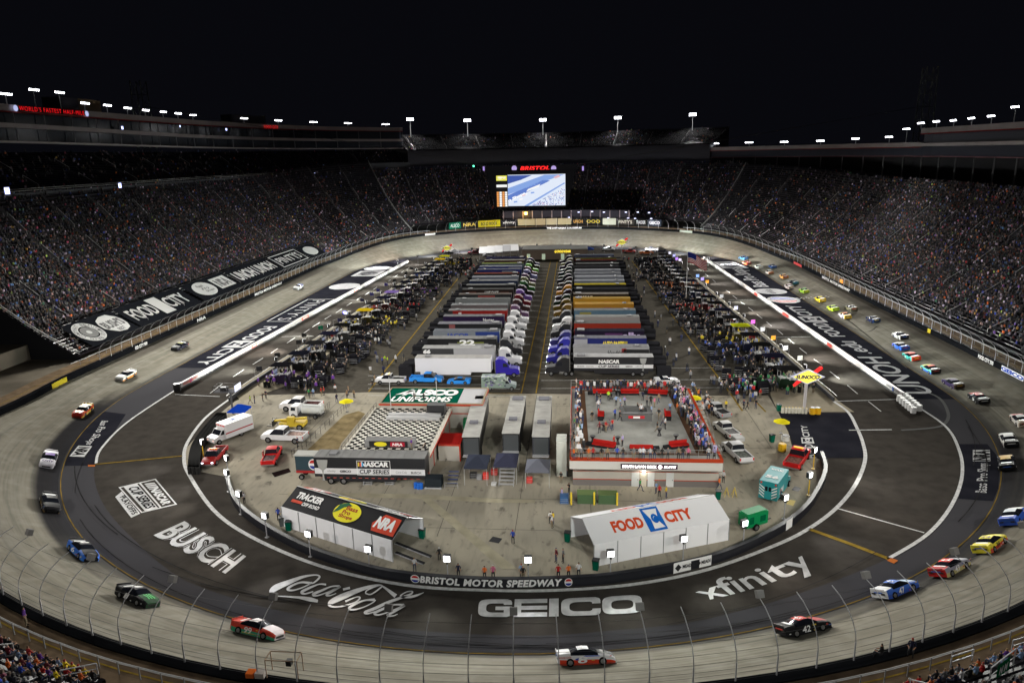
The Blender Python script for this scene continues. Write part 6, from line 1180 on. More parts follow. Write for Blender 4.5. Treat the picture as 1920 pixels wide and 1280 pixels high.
RROWS = [
 ('black series transporter with silver trophy and CUP SERIES band, nearest in the right column', Bk, (.45, .45, .46), Bk, [(-7.9, 7.9, 1.75, 2.5, (.6, .6, .62))], [(-3.0, 1.2, 2.75, 3.5, 'NASCAR', TW, .05, .1), (-3.0, 1.2, 1.85, 2.4, 'CUP SERIES', Bk, .03, .1), (-7.2, -5.9, 1.98, 2.25, 'BUSCH', Bk, .02, 0), (-5.4, -4.0, 1.98, 2.25, 'Coca-Cola', Bk, 0, .2), (2.4, 3.8, 1.98, 2.25, 'GEICO', Bk, .05, 0), (4.4, 5.8, 1.98, 2.25, 'xfinity', Bk, 0, 0)]),
 ('white transporter with red and black rear lettered HendrickCars.com', Wh, (.4, .4, .42), (.02, .02, .2), [(-7.9, -2.6, 1.3, 3.6, Bk), (-3.2, -2.2, 1.4, 3.8, (.5, .03, .03))], [(-.8, 6.2, 2.2, 3.4, 'HendrickCars.com', Bk, .03, .25)]),
 ('blue transporter with yellow AUTO PARTS lettering and white front', (.02, .03, .22), (.3, .3, .36), (.03, .03, .3), [(5, 7.9, 1.2, 3.9, (.55, .55, .6)), (-3.8, -2.0, 2.1, 3.4, (.6, .5, .04))], [(-1.8, 3., 2.2, 3.4, 'AUTO PARTS', (.75, .6, .05), .05, .2), (-3.7, -2.1, 2.2, 2.8, 'NAPA', (.02, .03, .25), .04, 0)]),
 ('purple black transporter with big pale ally letters', (.02, .012, .035), (.04, .04, .06), (.03, .03, .15), [(-3, 1, 2, 3.6, (.12, .02, .14))], [(3., 7, 1.6, 3.8, 'ally', (.45, .35, .55), .05, 0)]),
 ('red transporter with neon yellow lower stripe', (.42, .04, .02), (.3, .3, .3), Bk, [(-7, 2, 1.2, 1.5, (.6, .75, .04))], []),
 ('silver white transporter with small red badge', (.42, .43, .43), (.45, .46, .45), Wh, [(-6.8, -6.2, 2.3, 2.9, (.5, .02, .02))], []),
 ('pale sky blue transporter with round yellow and black emblem', (.12, .22, .32), (.3, .32, .33), Bk, [(3.5, 6.5, 1.6, 3.6, (.35, .3, .05))], []),
 ('orange transporter behind the pale blue one', (.62, .28, .02), (.55, .33, .1), (.55, .32, .03), [(-6.8, -6, 2.2, 3.1, (.5, .03, .02)), (-2, 0, 2, 3.2, (.5, .1, .04))], []),
 ('golden yellow transporter with round coloured emblems', (.66, .36, .03), (.5, .33, .1), (.6, .38, .03), [(-2.4, -.4, 1.6, 3.2, (.5, .05, .03)), (1, 3, 1.6, 3.2, (.4, .5, .05)), (4.6, 6.6, 1.6, 3.2, (.04, .3, .1))], []),
 ('black transporter lettered DISCOUNT behind the golden one', (.03, .02, .015), (.3, .27, .25), Bk, [], [(-6.6, -2.4, 2.2, 3.6, 'DISCOUNT', (.65, .6, .55), .04, 0)]),
 ('black transporter with dark roof in the middle of the right column', Bk, (.06, .06, .07), Bk, [], []),
 ('black transporter with yellow roof edge and yellow tractor', Bk, (.45, .36, .04), (.6, .5, .03), [], []),
 ('pale silver transporter with blue panel, first of four silver ones', (.34, .37, .43), (.38, .4, .44), Bk, [(3, 7, 1.5, 3.6, (.1, .25, .5))], []),
 ('second of the four pale silver transporters', (.36, .38, .44), (.4, .41, .45), Bk, [], []),
 ('third of the four pale silver transporters', (.36, .38, .44), (.4, .41, .45), Bk, [], []),
 ('farthest of the four pale silver transporters', (.36, .38, .44), (.4, .41, .45), Bk, [(5, 7, 2, 3, (.5, .2, .25))], []),
 ('black transporter beyond the silver ones', Bk, (.05, .05, .055), Bk, [], []),
 ('black transporter with pale roof line, fourth from the far end on the right', Bk, (.2, .2, .2), Bk, [], []),
 ('black transporter with red roof line, third from the far end on the right', Bk, (.12, .03, .03), Bk, [], []),
 ('black transporter with mustard stripe and mustard tractor, second from the far end on the right', (.3, .24, .03), (.07, .07, .08), (.5, .4, .04), [], []),
 ('blue grey transporter, farthest in the right column', (.05, .07, .18), (.15, .17, .22), (.02, .02, .1), [], [])]
for k, (lb, bd, rf, cb, st, tx) in enumerate(RROWS):
    Y = 141.1+7.35*k+(R.uniform(-.6, .6) if k else 0); L_ = 15.9; x0 = -.3+(R.uniform(-.3, .4) if k else 0)
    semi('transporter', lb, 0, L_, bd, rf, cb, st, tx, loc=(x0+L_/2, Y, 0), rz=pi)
# silver trophy picture on both black series trailers
def trophy(par, cx, y, z0_, s=1., neg=False):
    k = -1 if neg else 1; q = MB(); P_ = [(-.16, 0), (.16, 0), (.1, .25), (.05, .9), (.12, 1.15), (.42, 1.4), (.55, 2.0), (.6, 2.3), (-.6, 2.3), (-.55, 2.0), (-.42, 1.4), (-.12, 1.15), (-.05, .9), (-.1, .25)]
    q.poly([(cx+k*a*s, y, z0_+b_*s) for a, b_ in P_]); q.build('trophy_picture', mat((.55, .57, .58), .25, .6), par)
TR = [o for o in bpy.data.objects if o.name.startswith('transporter') and 'trophy' in str(o.get('label', ''))][0]; trophy(TR, -5.9+0, 1.325, 1.2, 1.15)
# the near series trailer with its roof seen from above, parked before the chequered building
NT = semi('transporter', 'black series transporter with silver trophy parked across the front of the chequered building', 0, 15.6, Bk, (.48, .48, .48), Bk, [(-7.75, 7.75, 1.6, 2.45, (.62, .62, .64))], [(-1.2, 2.7, 2.75, 3.5, 'NASCAR', TW, .05, .1), (-1.4, 2.8, 1.7, 2.35, 'CUP SERIES', Bk, .03, .1), (-4.2, -2.6, 1.85, 2.2, 'GEICO', Bk, .05, 0), (-6, -4.8, 1.85, 2.2, 'xfinity', (.2, .2, .2), 0, 0), (3.7, 5.2, 1.85, 2.2, 'Coca-Cola', (.15, .15, .15), 0, .2), (5.8, 7.2, 1.8, 2.15, 'BUSCH', (.1, .1, .1), .03, 0)], gate=False, tractor=False, loc=(-28.2, 90.5, 0), rz=0)
trophy(NT, -6.6, -1.325, .6, 1.35)
q = MB(); q.b(-1.75, 2.95, -1.318, -1.30, 1.5, 1.56); q.b(-1.75, 2.95, -1.318, -1.30, 3.6, 3.66); q.b(-1.75, -1.69, -1.318, -1.3, 1.5, 3.66); q.b(2.9, 2.96, -1.318, -1.3, 1.5, 3.66); q.build('white_frame', WHITE, NT); q = MB(); [q.b(-1.6+.28*j, -1.38+.28*j, -1.325, -1.31, 2.8, 3.4, j) for j in range(3)]; q.build('colour_bars', [mat((.6, .45, .05), .4), mat((.6, .08, .04), .4), mat((.04, .3, .6), .4)], NT)
q = MB(); [q.b(x, x+.45, -1.3, -1.27, 1.0, 1.07) for x in np.arange(-7, 7.2, .9)]; q.build('reflector_strip', mat((.5, .08, .06), .4), NT)
q = MB(); q.b(-11.2, -7.9, .9, 2.6, 0, 3.2); q.build('side_panel', mat((.03, .05, .065), .5), NT) if 0 else None
t = thing('hospitality_trailer', 'dark teal panelled trailer end with round logo left of the near black transporter', 'trailer', (-37.6, 91.4, 0)); q = MB(); q.b(-1.9, 1.6, -.2, 1.3, .7, 3.3); q.build('body', mat((.035, .06, .075), .5), t); q = MB(); q.b(-2.0, 1.7, -.3, 1.4, 3.3, 3.5); q.build('roof', mat((.4, .4, .38), .6), t); q = MB(); q.b(-1.9, 1.6, -.22, -.2, .72, 1.1); q.build('red_band', mat((.35, .03, .03), .5), t); logo_round(flat(.0, 1.5, 1.2, 2.9, -.24), t); wheels(t, (-.9,), .9, .4, .3)
# three end-on trailers
TG = 'three trailers parked end-on in the middle lot'
for k, (xf, xb, yf, col, lb) in enumerate([(-15.2, -16.0, 97.2, (.02, .02, .02), 'leftmost end-on trailer with long plain grey roof'), (-9.5, -9.6, 98.8, (.02, .02, .022), 'middle end-on trailer with roof hatch and dark open rear'), (-5.0, -5.2, 97.6, (.03, .03, .04), 'rightmost end-on trailer with ribbed grey roof and bluish edge')]):
    yb = 115.5; L_ = yb-yf; t = thing('trailer', lb, 'trailer', ((xf+xb)/2, (yf+yb)/2, 0), atan2(xb-xf, L_)*-1, TG); q = MB(); q.b(-1.25, 1.25, -L_/2, L_/2, 1.1, 4.0); q.build('body', mat(col, .5), t); q = MB(); q.b(-1.3, 1.3, -L_/2-.05, L_/2+.05, 4.0, 4.12, 0)
    for j in range(int(L_/.7)): q.b(-1.2, 1.2, -L_/2+.3+.7*j, -L_/2+.38+.7*j, 4.12, 4.15, 0)
    q.b(-.7, .6, -L_/2+5, -L_/2+6, 4.12, 4.4, 1); q.b(-.9, .9, L_/2-2.2, L_/2-.6, 4.12, 4.3, 1); q.build('roof', [mat((.36, .355, .34), .6, var=.15, sc=.5), mat((.12, .12, .14), .5)], t); q = MB(); q.b(-1.1, 1.1, -L_/2-.03, -L_/2, 1.3, 3.8); q.build('rear_opening', mat((.05, .055, .06), .4), t)
    q = MB(); q.b(-1.2, 1.2, -L_/2-.9, -L_/2-.06, 1.2, 1.3); q.build('tail_ramp', STEEL, t)
    for s in (-1, 1): q = MB(); q.cyl((s*1.0, -L_/2+3, .5), (s*1.25, -L_/2+3, .5), .5, .5, 12); q.build('wheel', RUB, t)
# ---------------------------------------------------------------- pickups, ambulances, vans and the like
def pickup(px, rz, label, col, load=None, crew=True, g=None, sc=1., name='pickup_truck', cat_='pickup truck'):
    p = G(*px); t = thing(name, label, cat_, tuple(p), rz, g); t.scale = (sc,)*3; m_ = mat(col, .52); B = MB(); g1, g2, g3 = MB(), MB(), MB()
    ST = [(-.35, .98, .45, 1.15, 1.18, .9), (-.3, .98, .45, 1.2, 1.85, .78), (.25, .98, .45, 1.2, 1.93, .78), (1.0, .98, .45, 1.2, 1.9, .76), (1.65, .98, .45, 1.18, 1.28, .88), (2.5, .97, .45, 1.08, 1.16, .86), (2.9, .93, .45, .98, 1.04, .8), (2.98, .9, .5, .85, .9, .78)]
    def cls(k, j):
        mid = 3 <= j <= 6
        if k in (1, 2, 3) and j in (2, 7): return g3, 0
        if k == 3 and mid: return g1, 0
        if k == 0 and mid: return g2, 0
        return B, 0
    loft(ST, None, cls); B.b(-2.9, -.36, -.98, -.86, .5, 1.18); B.b(-2.9, -.36, .86, .98, .5, 1.18); B.b(-2.98, -2.88, -.98, .98, .5, 1.18); B.b(-2.9, -.36, -.9, .9, .5, .62); B.build('body', m_, t)
    g1.build('windscreen', GLASS, t); g2.build('rear_window', GLASS, t); g3.build('side_window', GLASS, t); wheels(t, (-1.85, 1.95), .98, .42, .28)
    q = MB(); q.b(2.95, 3.08, -.95, .95, .42, .62); q.b(-3.08, -2.96, -.95, .95, .42, .6); q.build('bumper', mat((.4, .4, .4), .3, .7), t)
    for s in (-1, 1): MB().b(2.9, 3.0, s*.72-.17, s*.72+.17, .75, .93).build('headlight', mat((.7, .7, .7), .2), t); MB().b(-3.0, -2.96, s*.9-.08, s*.9+.08, .75, 1.1).build('tail_light', mat((.6, .02, .02), .3, 0, .5 if 'red' in label else 0), t)
    if load: MB().b(-2.7, -.6, -.8, .8, .62, 1.05).build('bed_load', mat(load, .8, var=.6, sc=4.), t)
    return t
def light_bar(t, x, z, col=(.7, .2, .02), w_=1.1): MB().b(x-.12, x+.12, -w_/2, w_/2, z, z+.12).build('light_bar', mat(col, .3, 0, .8), t)
t = pickup((404, 862), atan2((G(385, 880)-G(420, 842)).y, (G(385, 880)-G(420, 842)).x), 'red emergency pickup with lit headlights behind the tyre stack, facing the camera', (.30, .02, .02), (.1, .04, .04), sc=1.0); light_bar(t, .3, 1.95)
for s in (-1, 1): MB().b(3.0, 3.03, s*.72-.15, s*.72+.15, .76, .92).build('lit_headlight', E((.8, .85, 1), 5), t)
t = pickup((511, 862), 1.75, 'bright red pickup seen from behind with its driver door open on the left lot', (.5, .015, .015), (.15, .1, .1)); q = MB(); q.b(.2, 1.1, 1.0, 1.08, .5, 1.2); o = q.build('open_door', mat((.3, .02, .02), .4), t); o.location = (.3, .5, 0)
t = pickup((535, 826), pi-.08, 'white crew cab service truck with luggage on its flat bed', (.62, .62, .64), (.35, .25, .22), sc=1.2)
t = pickup((566, 768), pi-.05, 'white pickup with silver livery at the foot of the ramp fence', (.62, .6, .6), (.08, .04, .04), sc=1.25)
t = pickup((1494, 868), 1.05, 'bright red pickup seen from behind beside the painted dark patch on the right', (.5, .015, .015), (.25, .12, .1), sc=1.15); light_bar(t, .3, 1.95, (.8, .5, .05))
t = pickup((1344, 776), 1.95, 'silver pickup nearest the deck building corner, farthest of the three', (.3, .3, .31), (.04, .04, .04), g=None)
t = pickup((1361, 813), 1.85, 'white pickup with grey welder on its hitch, middle one right of the deck', (.62, .62, .62), (.2, .2, .2)); q = MB(); q.b(-4.6, -3.3, -.75, .75, .5, 1.1); q.build('tow_cart', mat((.4, .4, .4), .5), t)
t = pickup((1381, 856), 1.8, 'white pickup with carts in its bed, nearest of the three right of the deck', (.6, .6, .62), (.12, .13, .12), sc=1.1)
t = pickup((733, 718), pi-.02, 'small white tow truck with blue stripe beside the left garage lane line', (.62, .62, .64), (.05, .05, .05)); light_bar(t, .3, 1.95, (.8, .5, .1))
t = pickup((800, 717), -.02, 'bright blue show pickup parked in front of the plain white transporter', (.03, .25, .75), (.03, .2, .6), sc=1.1)
def sports(px, rz, label, col):
    p = G(*px); t = thing('sports_car', label, 'car', tuple(p), rz); m_ = [mat(col, .52)]*5; B = MB(); g = [MB(), MB(), MB()]
    def cls(k, j):
        mid = 3 <= j <= 6
        if k in (3, 4, 5, 6) and j in (2, 7): return g[2], 0
        if k == 3 and mid: return g[1], 0
        if k == 6 and mid: return g[0], 0
        return B, 0
    loft([(x*.95, w_*.95, z, zl*.95, zt_*.93, wt) for x, w_, z, zl, zt_, wt in RC], None, cls); B.build('body', m_[0], t)
    for b_, nm in zip(g, ('windscreen', 'rear_window', 'side_window')): b_.build(nm, GLASS, t)
    wheels(t, (-1.35, 1.3), .95, .34, .26); q = MB(); q.b(-1, 1, -.97, -.955, .3, .42); q.build('side_stripe', BLACK, t); return t
sports((861, 718), pi, 'bright blue sports car parked right of the blue show pickup', (.03, .25, .75)); sports((1249, 717), .1, 'white and black show race car behind the deck crowd', (.5, .5, .52))
def boxvan(px, rz, label, cabc, boxc, amb=False, name='van', cat_='van', L_=4.2, h=2.9, w_=1.15):
    p = G(*px); t = thing(name, label, cat_, tuple(p), rz); q = MB(); q.b(-L_+.9, 1.0, -w_, w_, .55, h); b_ = q.build('box_body', mat(boxc, .4), t)
    q = MB(); q.prism([(1.02, .5), (1.02, 2.15), (1.5, 2.15), (2.1, 1.4), (3.0, 1.2), (3.1, .95), (3.1, .5)], -1.0, 1.0); cb = q.build('cab', mat(cabc, .35), t); q = MB(); q.quad((1.56, -.9, 2.1), (1.56, .9, 2.1), (2.08, .92, 1.45), (2.08, -.92, 1.45))
    for s in (-1, 1): q.poly([(1.15, s*1.012, 1.4), (1.95, s*1.012, 1.4), (1.5, s*1.012, 2.05), (1.15, s*1.012, 2.05)])
    q.build('window', GLASS, cb); wheels(t, (-1.9, 2.3), 1.1, .42, .3)
    if amb:
        q = MB(); [q.b(1.0, 1.06, y, y+.25, h-.35, h-.15) for y in (-1, -.6, -.1, .35, .75)]; [q.b(-L_+.85, -L_+.9, y, y+.2, h-.35, h-.15) for y in (-1, .8)]; q.build('warning_lights', mat((.5, .03, .02), .3, 0, .4), t)
    return t
t = boxvan((427, 822), -2.05, 'white ambulance with a blue star on its roof near the blue canopy', (.66, .66, .68), (.68, .68, .7), True, 'ambulance', 'ambulance', 5.2); q = MB(); [q.box((-1.3, 0, 2.93), (.8, .2, .03), 0, radians(a)) for a in (0, 60, 120)]; q.build('blue_star', mat((.02, .08, .4), .5), t); q = MB(); q.b(-4.2, 1., -1.17, -1.155, 1.3, 1.5); q.b(-4.2, 1., 1.155, 1.17, 1.3, 1.5); q.build('red_stripe', mat((.4, .04, .04), .5), t)
for s in (-1, 1): MB().b(3.1, 3.13, s*.7-.12, s*.7+.12, .75, .9).build('headlight', mat((.9, .5, .4), .3, 0, 1.), t)
t = boxvan((1455, 920), 1.05, 'teal ambulance numbered 56 with white striped rear beside a track light', (.02, .25, .28), (.015, .27, .30), True, 'ambulance', 'ambulance', 5.0, 3.0)
text('56', lambda u, v: Vector((-2.9+.9*v, .8-1.6*u, 3.03)), TW and WHITE, 'roof_lettering', t, .05); text('WCLSC', lambda u, v: Vector((-.3+.5*v, .8-1.6*u, 3.03)), WHITE, 'roof_lettering', t, .04)
q = MB(); [q.poly([(-4.13, s*(.45+.0), z), (-4.13, s*1.12, z+.45), (-4.13, s*1.12, z+.62), (-4.13, s*.45, z+.17)]) for s in (-1, 1) for z in (.7, 1.1, 1.5, 1.9)]; q.build('white_chevrons', WHITE, t); q = MB(); [q.b(-4.14, -4.12, s*.22-.16, s*.22+.16, 1.7, 2.3) for s in (-1, 1)]; q.build('rear_window', GLASS, t)
q = MB(); [q.poly([(-1.6-.5*k, -1.17, 1.0), (-1.3-.5*k, -1.17, 1.0), (-1.0-.5*k, -1.17, 1.7), (-1.3-.5*k, -1.17, 1.7)]) for k in range(4)]; q.build('side_chevrons', WHITE, t)
t = boxvan((938, 729), 0, 'camouflage wrapped high roof van behind the green roofed workshop', (.16, .2, .2), (.17, .23, .2), False, 'van', 'van', 4.4, 2.7)
q = MB()
for k in range(40): x = R.uniform(-3.3, .9); z = R.uniform(.7, 2.5); q.b(x, x+R.uniform(.2, .6), -1.165, -1.152, z, z+R.uniform(.1, .3), k % 3)
for k in range(24): x = R.uniform(-3.3, .7); y = R.uniform(-1.1, .8); q.b(x, x+.5, y, y+.3, 2.7, 2.712, k % 3)
q.build('camouflage', [mat((.4, .45, .42), .5), mat((.05, .06, .08), .5), mat((.16, .13, .3), .5)], t)
# truck with drum, telehandler, flat cart
p = G(573, 781); t = thing('tanker_truck', 'white small truck with round white tank behind its cab, at the ramp foot', 'truck', tuple(p), pi-.1); q = MB(); q.prism([(1.0, .5), (1.0, 2.2), (2.2, 2.2), (2.5, 1.5), (2.55, .5)], -1, 1); cb = q.build('cab', mat((.62, .62, .64), .4), t); q = MB(); q.quad((2.24, -.85, 2.1), (2.24, .85, 2.1), (2.5, .85, 1.5), (2.5, -.85, 1.5)); q.poly([(1.3, 1.01, 1.4), (2.2, 1.01, 1.4), (2.1, 1.01, 2.), (1.3, 1.01, 2.)]); q.build('window', GLASS, cb); q = MB(); q.cyl((-3.2, 0, 1.5), (.3, 0, 1.5), .85, .85, 14); q.build('tank', mat((.5, .52, .52), .4), t); q = MB(); q.b(-3.3, 1, -.9, .9, .5, .8); q.build('chassis', BLACK, t); wheels(t, (-2.3, 1.8), 1., .42, .3)
p = G(550, 803); t = thing('telehandler', 'yellow boom lift machine behind the white crew cab truck', 'machine', tuple(p), pi); q = MB(); q.b(-2.2, 2.0, -1, 1, .7, 1.3); q.b(-.6, .6, .2, 1, 1.3, 2.3); q.build('body', mat((.45, .32, .03), .5), t); q = MB(); q.cyl((-2.4, -.2, 1.9), (3.2, -.2, 1.3), .22, .2, 6); q.build('boom', mat((.55, .4, .04), .5), t); q = MB(); q.b(3.2, 3.4, -1, .6, .5, 1.5); q.b(3.4, 4.4, -.8, -.65, .5, .58); q.b(3.4, 4.4, .2, .35, .5, .58); q.build('forks', BLACK, t); wheels(t, (-1.5, 1.4), 1.05, .55, .35)
# generators, bins, carts, carts of equipment
def generator(px, rz, label, col=(.0, .22, .07), s=1.):
    p = G(*px); t = thing('generator', label, 'generator', tuple(p), rz); t.scale = (s,)*3; q = MB(); q.b(-1.3, 1.3, -.6, .6, .45, 1.75); q.b(-1.2, 1.2, -.5, .5, 1.75, 1.85); q.build('casing', mat(col, .45), t); q = MB(); q.b(-1.0, -.5, -.62, -.6, .8, 1.5); q.b(.3, 1.0, -.62, -.6, .8, 1.4); q.build('louvres', mat((0, .1, .04), .5), t); wheels(t, (-.2,), .7, .35, .2); q = MB(); q.cyl((1.3, 0, .4), (2.3, 0, .35), .06, .06, 5); q.build('tow_bar', BLACK, t)
generator((1411, 988), .55, 'bright green generator trailer beside the right track light', s=1.25); generator((839, 856), -1.5, 'green generator in the yard right of the chequered building', s=1.0); generator((877, 803), -1.5, 'green generator between the workshop wall and the leftmost end-on trailer', s=1.05)
def bin_(px, label, col=(.0, .09, .055), h=1.05, w_=.6, g='wheeled green litter bins'):
    p = G(*px); t = thing('wheelie_bin', label, 'bin', tuple(p), R.uniform(-.4, .4), g); q = MB(); q.box((0, 0, h*.5), (w_*.8, w_*.8, h), 0, 0, 1.22); q.build('body', mat(col, .5), t); q = MB(); q.box((0, 0, h+.04), (w_*1.08, w_*1.08, .08)); q.build('lid', BLACK, t)
for px, lb, c_ in (((530, 985), 'grey wheeled bin by the left end of the black roofed tent', (.1, .11, .11)), ((542, 993), 'green wheeled bin by the left end of the black roofed tent', None), ((792, 1008), 'green bin at the open right end of the black roofed tent', None), ((1064, 1014), 'green bin at the open left end of the white tent', None), ((1117, 1067), 'green bin at the near left corner of the white tent', None), ((1346, 935), 'dark green bin at the right corner of the deck building', None), ((1447, 828), 'green bin by the yellow barrels under the umbrella', None), ((1460, 770), 'dark green bin left of the white jugs', None)): bin_(px, lb, c_ or (.0, .09, .055), 1.15, .7)
for k, (px, lb, c_) in enumerate((((1523, 776), 'left yellow barrel under the big fuel sign', (.8, .45, .01)), ((1533, 776), 'right yellow barrel under the big fuel sign', (.8, .45, .01)), ((1466, 845), 'yellow drum beside the umbrella', (.75, .45, .01)), ((1472, 826), 'white drum behind the yellow drum', (.6, .6, .58)))): p = G(*px); barrel(tuple(p), lb, mat(c_, .45), 'barrels near the right lot', 1.15 if k < 3 else .9, .5 if k < 2 else .6, BLACK if k != 2 else None, 'drum')
for k in range(8): p = G(1467+6.2*k, 774+.15*k); t = thing('fuel_jug', f'{od(k)} tall white fuel jug from the left in the row under the fuel sign', 'container', tuple(p), 0, 'white fuel jugs under the big fuel sign'); MB().box((0, 0, .5), (.42, .42, 1.0), 0, 0, .85).build('body', mat((.6, .58, .5), .5), t); MB().cyl((0, 0, 1.0), (0, 0, 1.12), .08, .08, 6).build('cap', mat((.6, .4, .03), .5), t)
for k, (px, lb) in enumerate((((1087, 941), 'left green transformer box before the deck building'), ((1135, 942), 'right green transformer box before the deck building'))): p = G(*px); p.x += .9 if k == 0 else .3; t = thing('transformer_box', lb, 'utility box', tuple(p), 0, 'green transformer boxes'); MB().b(-1.2, 1.2, -.5, .8, 0, 1.3).build('body', mat((.07, .12, .06), .6), t); MB().b(-1.25, 1.25, -.55, .85, 1.3, 1.38).build('lid', mat((.12, .17, .07), .6), t)
for k, px in enumerate(((1071, 946), (1114, 946), (1157, 947))): p = G(*px); t = thing('bollard', f'{("left", "middle", "right")[k]} yellow bollard before the transformer boxes', 'bollard', tuple(p), 0, 'yellow bollards'); MB().cyl((0, 0, 0), (0, 0, 1.7), .12, .12, 8).build('post', mat((.75, .55, .05), .5), t); MB().ball((0, 0, 1.7), .12).build('cap', mat((.75, .55, .05), .5), t)
# equipment around the middle lot
p = G(813, 915); t = thing('covered_cart', 'black covered equipment cart right of the near black transporter', 'cart', tuple(p)); MB().b(-1.15, 1.15, -.3, 1.3, .25, 1.5).build('cover', mat((.02, .025, .03), .7), t); q = MB(); [q.cyl((x, -.3, 0), (x, -.3, .3), .1, .1, 6) for x in (-1, 1)]; q.b(-1.2, 1.2, -.4, -.3, .1, .25); q.build('frame', STEEL, t)
p = G(847, 914); t = thing('folded_stage_rack', 'blue topped folding metal rack beside the covered cart', 'rack', tuple(p)); q = MB(); [q.b(-.7, .7, .6+.5*k, .7+.5*k, .3+.35*k, .42+.35*k) for k in range(4)]; q.build('steps', mat((.03, .05, .15), .5), t); rail([(-.9, -.3, 0), (.9, -.3, 0)], t, 'frame', .9, STEEL, .9)
p = G(949, 912); t = thing('tiered_steps', 'tiered aluminium steps standing under the middle navy canopy', 'steps', tuple(p)); MBq = MB(); [MBq.b(-1.05, 1.05, .55*k-.2, .55*k+.2, .35+.32*k, .42+.32*k) for k in range(5)]; MBq.build('treads', ALU, t); q = MB(); [q.cyl((s*1., .0, 0), (s*1., 2.2, 1.7), .05, .05, 5) for s in (-1, 1)]; [q.cyl((s*1., .55*k, 0), (s*1., .55*k, .35+.3*k), .04, .04, 4) for s in (-1, 1) for k in (0, 2, 4)]; q.build('frame', STEEL, t)
for px, lb, c_, sz in (((911, 898), 'red tool chest under the left navy canopy', (.6, .03, .02), (.75, .6, 1.)), ((888, 896), 'black tool chest under the left navy canopy', (.02, .02, .022), (.95, .6, .9)), ((899, 899), 'grey tool chest under the left navy canopy', (.2, .2, .21), (.7, .6, .8)), ((927, 890), 'red cabinet left of the tiered steps', (.55, .03, .02), (.9, .5, 1.)), ((993, 905), 'red folding chair chest under the pale grey canopy', (.55, .03, .02), (.8, .5, .9)), ((926, 909), 'small white step box before the navy canopies', (.5, .5, .5), (.7, .8, .35)), ((1058, 941), 'blue cart with white bags left of the transformer boxes', (.03, .1, .25), (1.1, 1.3, 1.0))):
    p = G(*px); t = thing('tool_chest', lb, 'chest', tuple(p)); MB().b(-sz[0]/2, sz[0]/2, -sz[1]/2, sz[1]/2, .08, sz[2]).build('body', mat(c_, .4), t); q = MB(); [q.b(-sz[0]/2+.06, sz[0]/2-.06, -sz[1]/2-.02, -sz[1]/2, .2+.25*k, .23+.25*k) for k in range(max(int(sz[2]/.3), 1))]; q.build('handles', STEEL, t)
for k, px in enumerate(((780, 914), (785.5, 915), (791, 915))): p = G(*px); barrel((p.x, p.y-.2, 0), f'{("left", "middle", "right")[k]} small blue drum at the trailer corner', mat((.02, .12, .5), .5), 'blue drums', .85, .24, None, 'drum')
for k, (px, lb) in enumerate((((689, 909), 'left set of portable metal steps below the near transporter'), ((730, 909), 'right set of portable metal steps below the near transporter'))): p = G(*px); t = thing('portable_steps', lb, 'steps', tuple(p), 0, 'portable metal steps'); q = MB(); [q.b(-.55, .55, -.1+.28*j, .18+.28*j, .2*j+.1, .2*j+.16) for j in range(3)]; q.build('treads', ALU, t); q = MB(); q.b(-.58, -.52, -.1, .8, 0, .5); q.b(.52, .58, -.1, .8, 0, .5); q.build('sides', STEEL, t)
for k, (a_, b__) in enumerate((((742, 1018), (808, 1044)), ((742, 1036), (795, 1057)))): A, B_ = G(*a_), G(*b__); t = thing('steel_ramp', f'{("upper", "lower")[k]} dark steel ramp lying at the right end of the black roofed tent', 'ramp', tuple((A+B_)/2), atan2((B_-A).y, (B_-A).x), 'steel ramps'); L_ = (B_-A).length; MB().b(-L_/2, L_/2, -.22, .22, .02, .12).build('deck', DARKST, t); MB().b(-L_/2, L_/2, -.25, -.22, .0, .16).build('kerb', STEEL, t)
p = G(1365, 930); t = thing('road_stand', 'pair of yellow folding trestles right of the deck building', 'trestle', tuple(p)); q = MB(); [q.cyl((x, y, 0), (x+dx, .0, 1.3), .04, .04, 4) for x, dx in ((-.5, .3), (.1, -.3), (.5, .3), (1.1, -.3)) for y in (-.3, .4)]; q.build('legs', mat((.6, .45, .08), .5), t)
# scissor stand with screen by the left pit entry
p = G(437, 775); t = thing('camera_platform', 'raised steel camera platform with a white lit screen near the blue canopy', 'platform', tuple(p)); q = MB(); q.cyl((0, 0, 0), (0, 0, 4.2), .18, .18, 6); q.b(-2.6, 1.4, -1, 1, 4.2, 4.35); q.build('tower', mat((.12, .12, .13), .7), t); rail([(-2.6, -1, 4.35), (1.4, -1, 4.35), (1.4, 1, 4.35), (-2.6, 1, 4.35), (-2.6, -1, 4.35)], t, 'railing', 1.0, DARKST, 1.2); MB().b(1.5, 1.6, -1.3, 1.0, 4.5, 5.6).build('lit_screen', E((.8, .82, 1), 1.2), t); q = MB(); q.b(-1.6, -.6, -.4, .4, 4.4, 5.0); q.build('equipment', BLACK, t)
# ================================================================ people
SKM = mat((.42, .24, .16), .6, name='skin'); HAIRM = {}
def rndmat(name, cols, src='Random'):
    m = bpy.data.materials.new(name); m.use_nodes = True; nt = m.node_tree; oi = nt.nodes.new('ShaderNodeObjectInfo'); r = nt.nodes.new('ShaderNodeValToRGB'); r.color_ramp.interpolation = 'CONSTANT'
    while len(r.color_ramp.elements) < len(cols): r.color_ramp.elements.new(.5)
    for i, c in enumerate(cols): r.color_ramp.elements[i].position = i/len(cols); r.color_ramp.elements[i].color = (*c, 1)
    nt.links.new(oi.outputs['Random'], r.inputs[0]); nt.links.new(r.outputs[0], nt.nodes['Principled BSDF'].inputs['Base Color']); nt.nodes['Principled BSDF'].inputs['Roughness'].default_value = .8; return m
PANTS = rndmat('trousers', [(.015, .015, .02), (.03, .04, .08), (.02, .02, .02), (.2, .16, .1), (.04, .05, .1), (.015, .015, .018)])
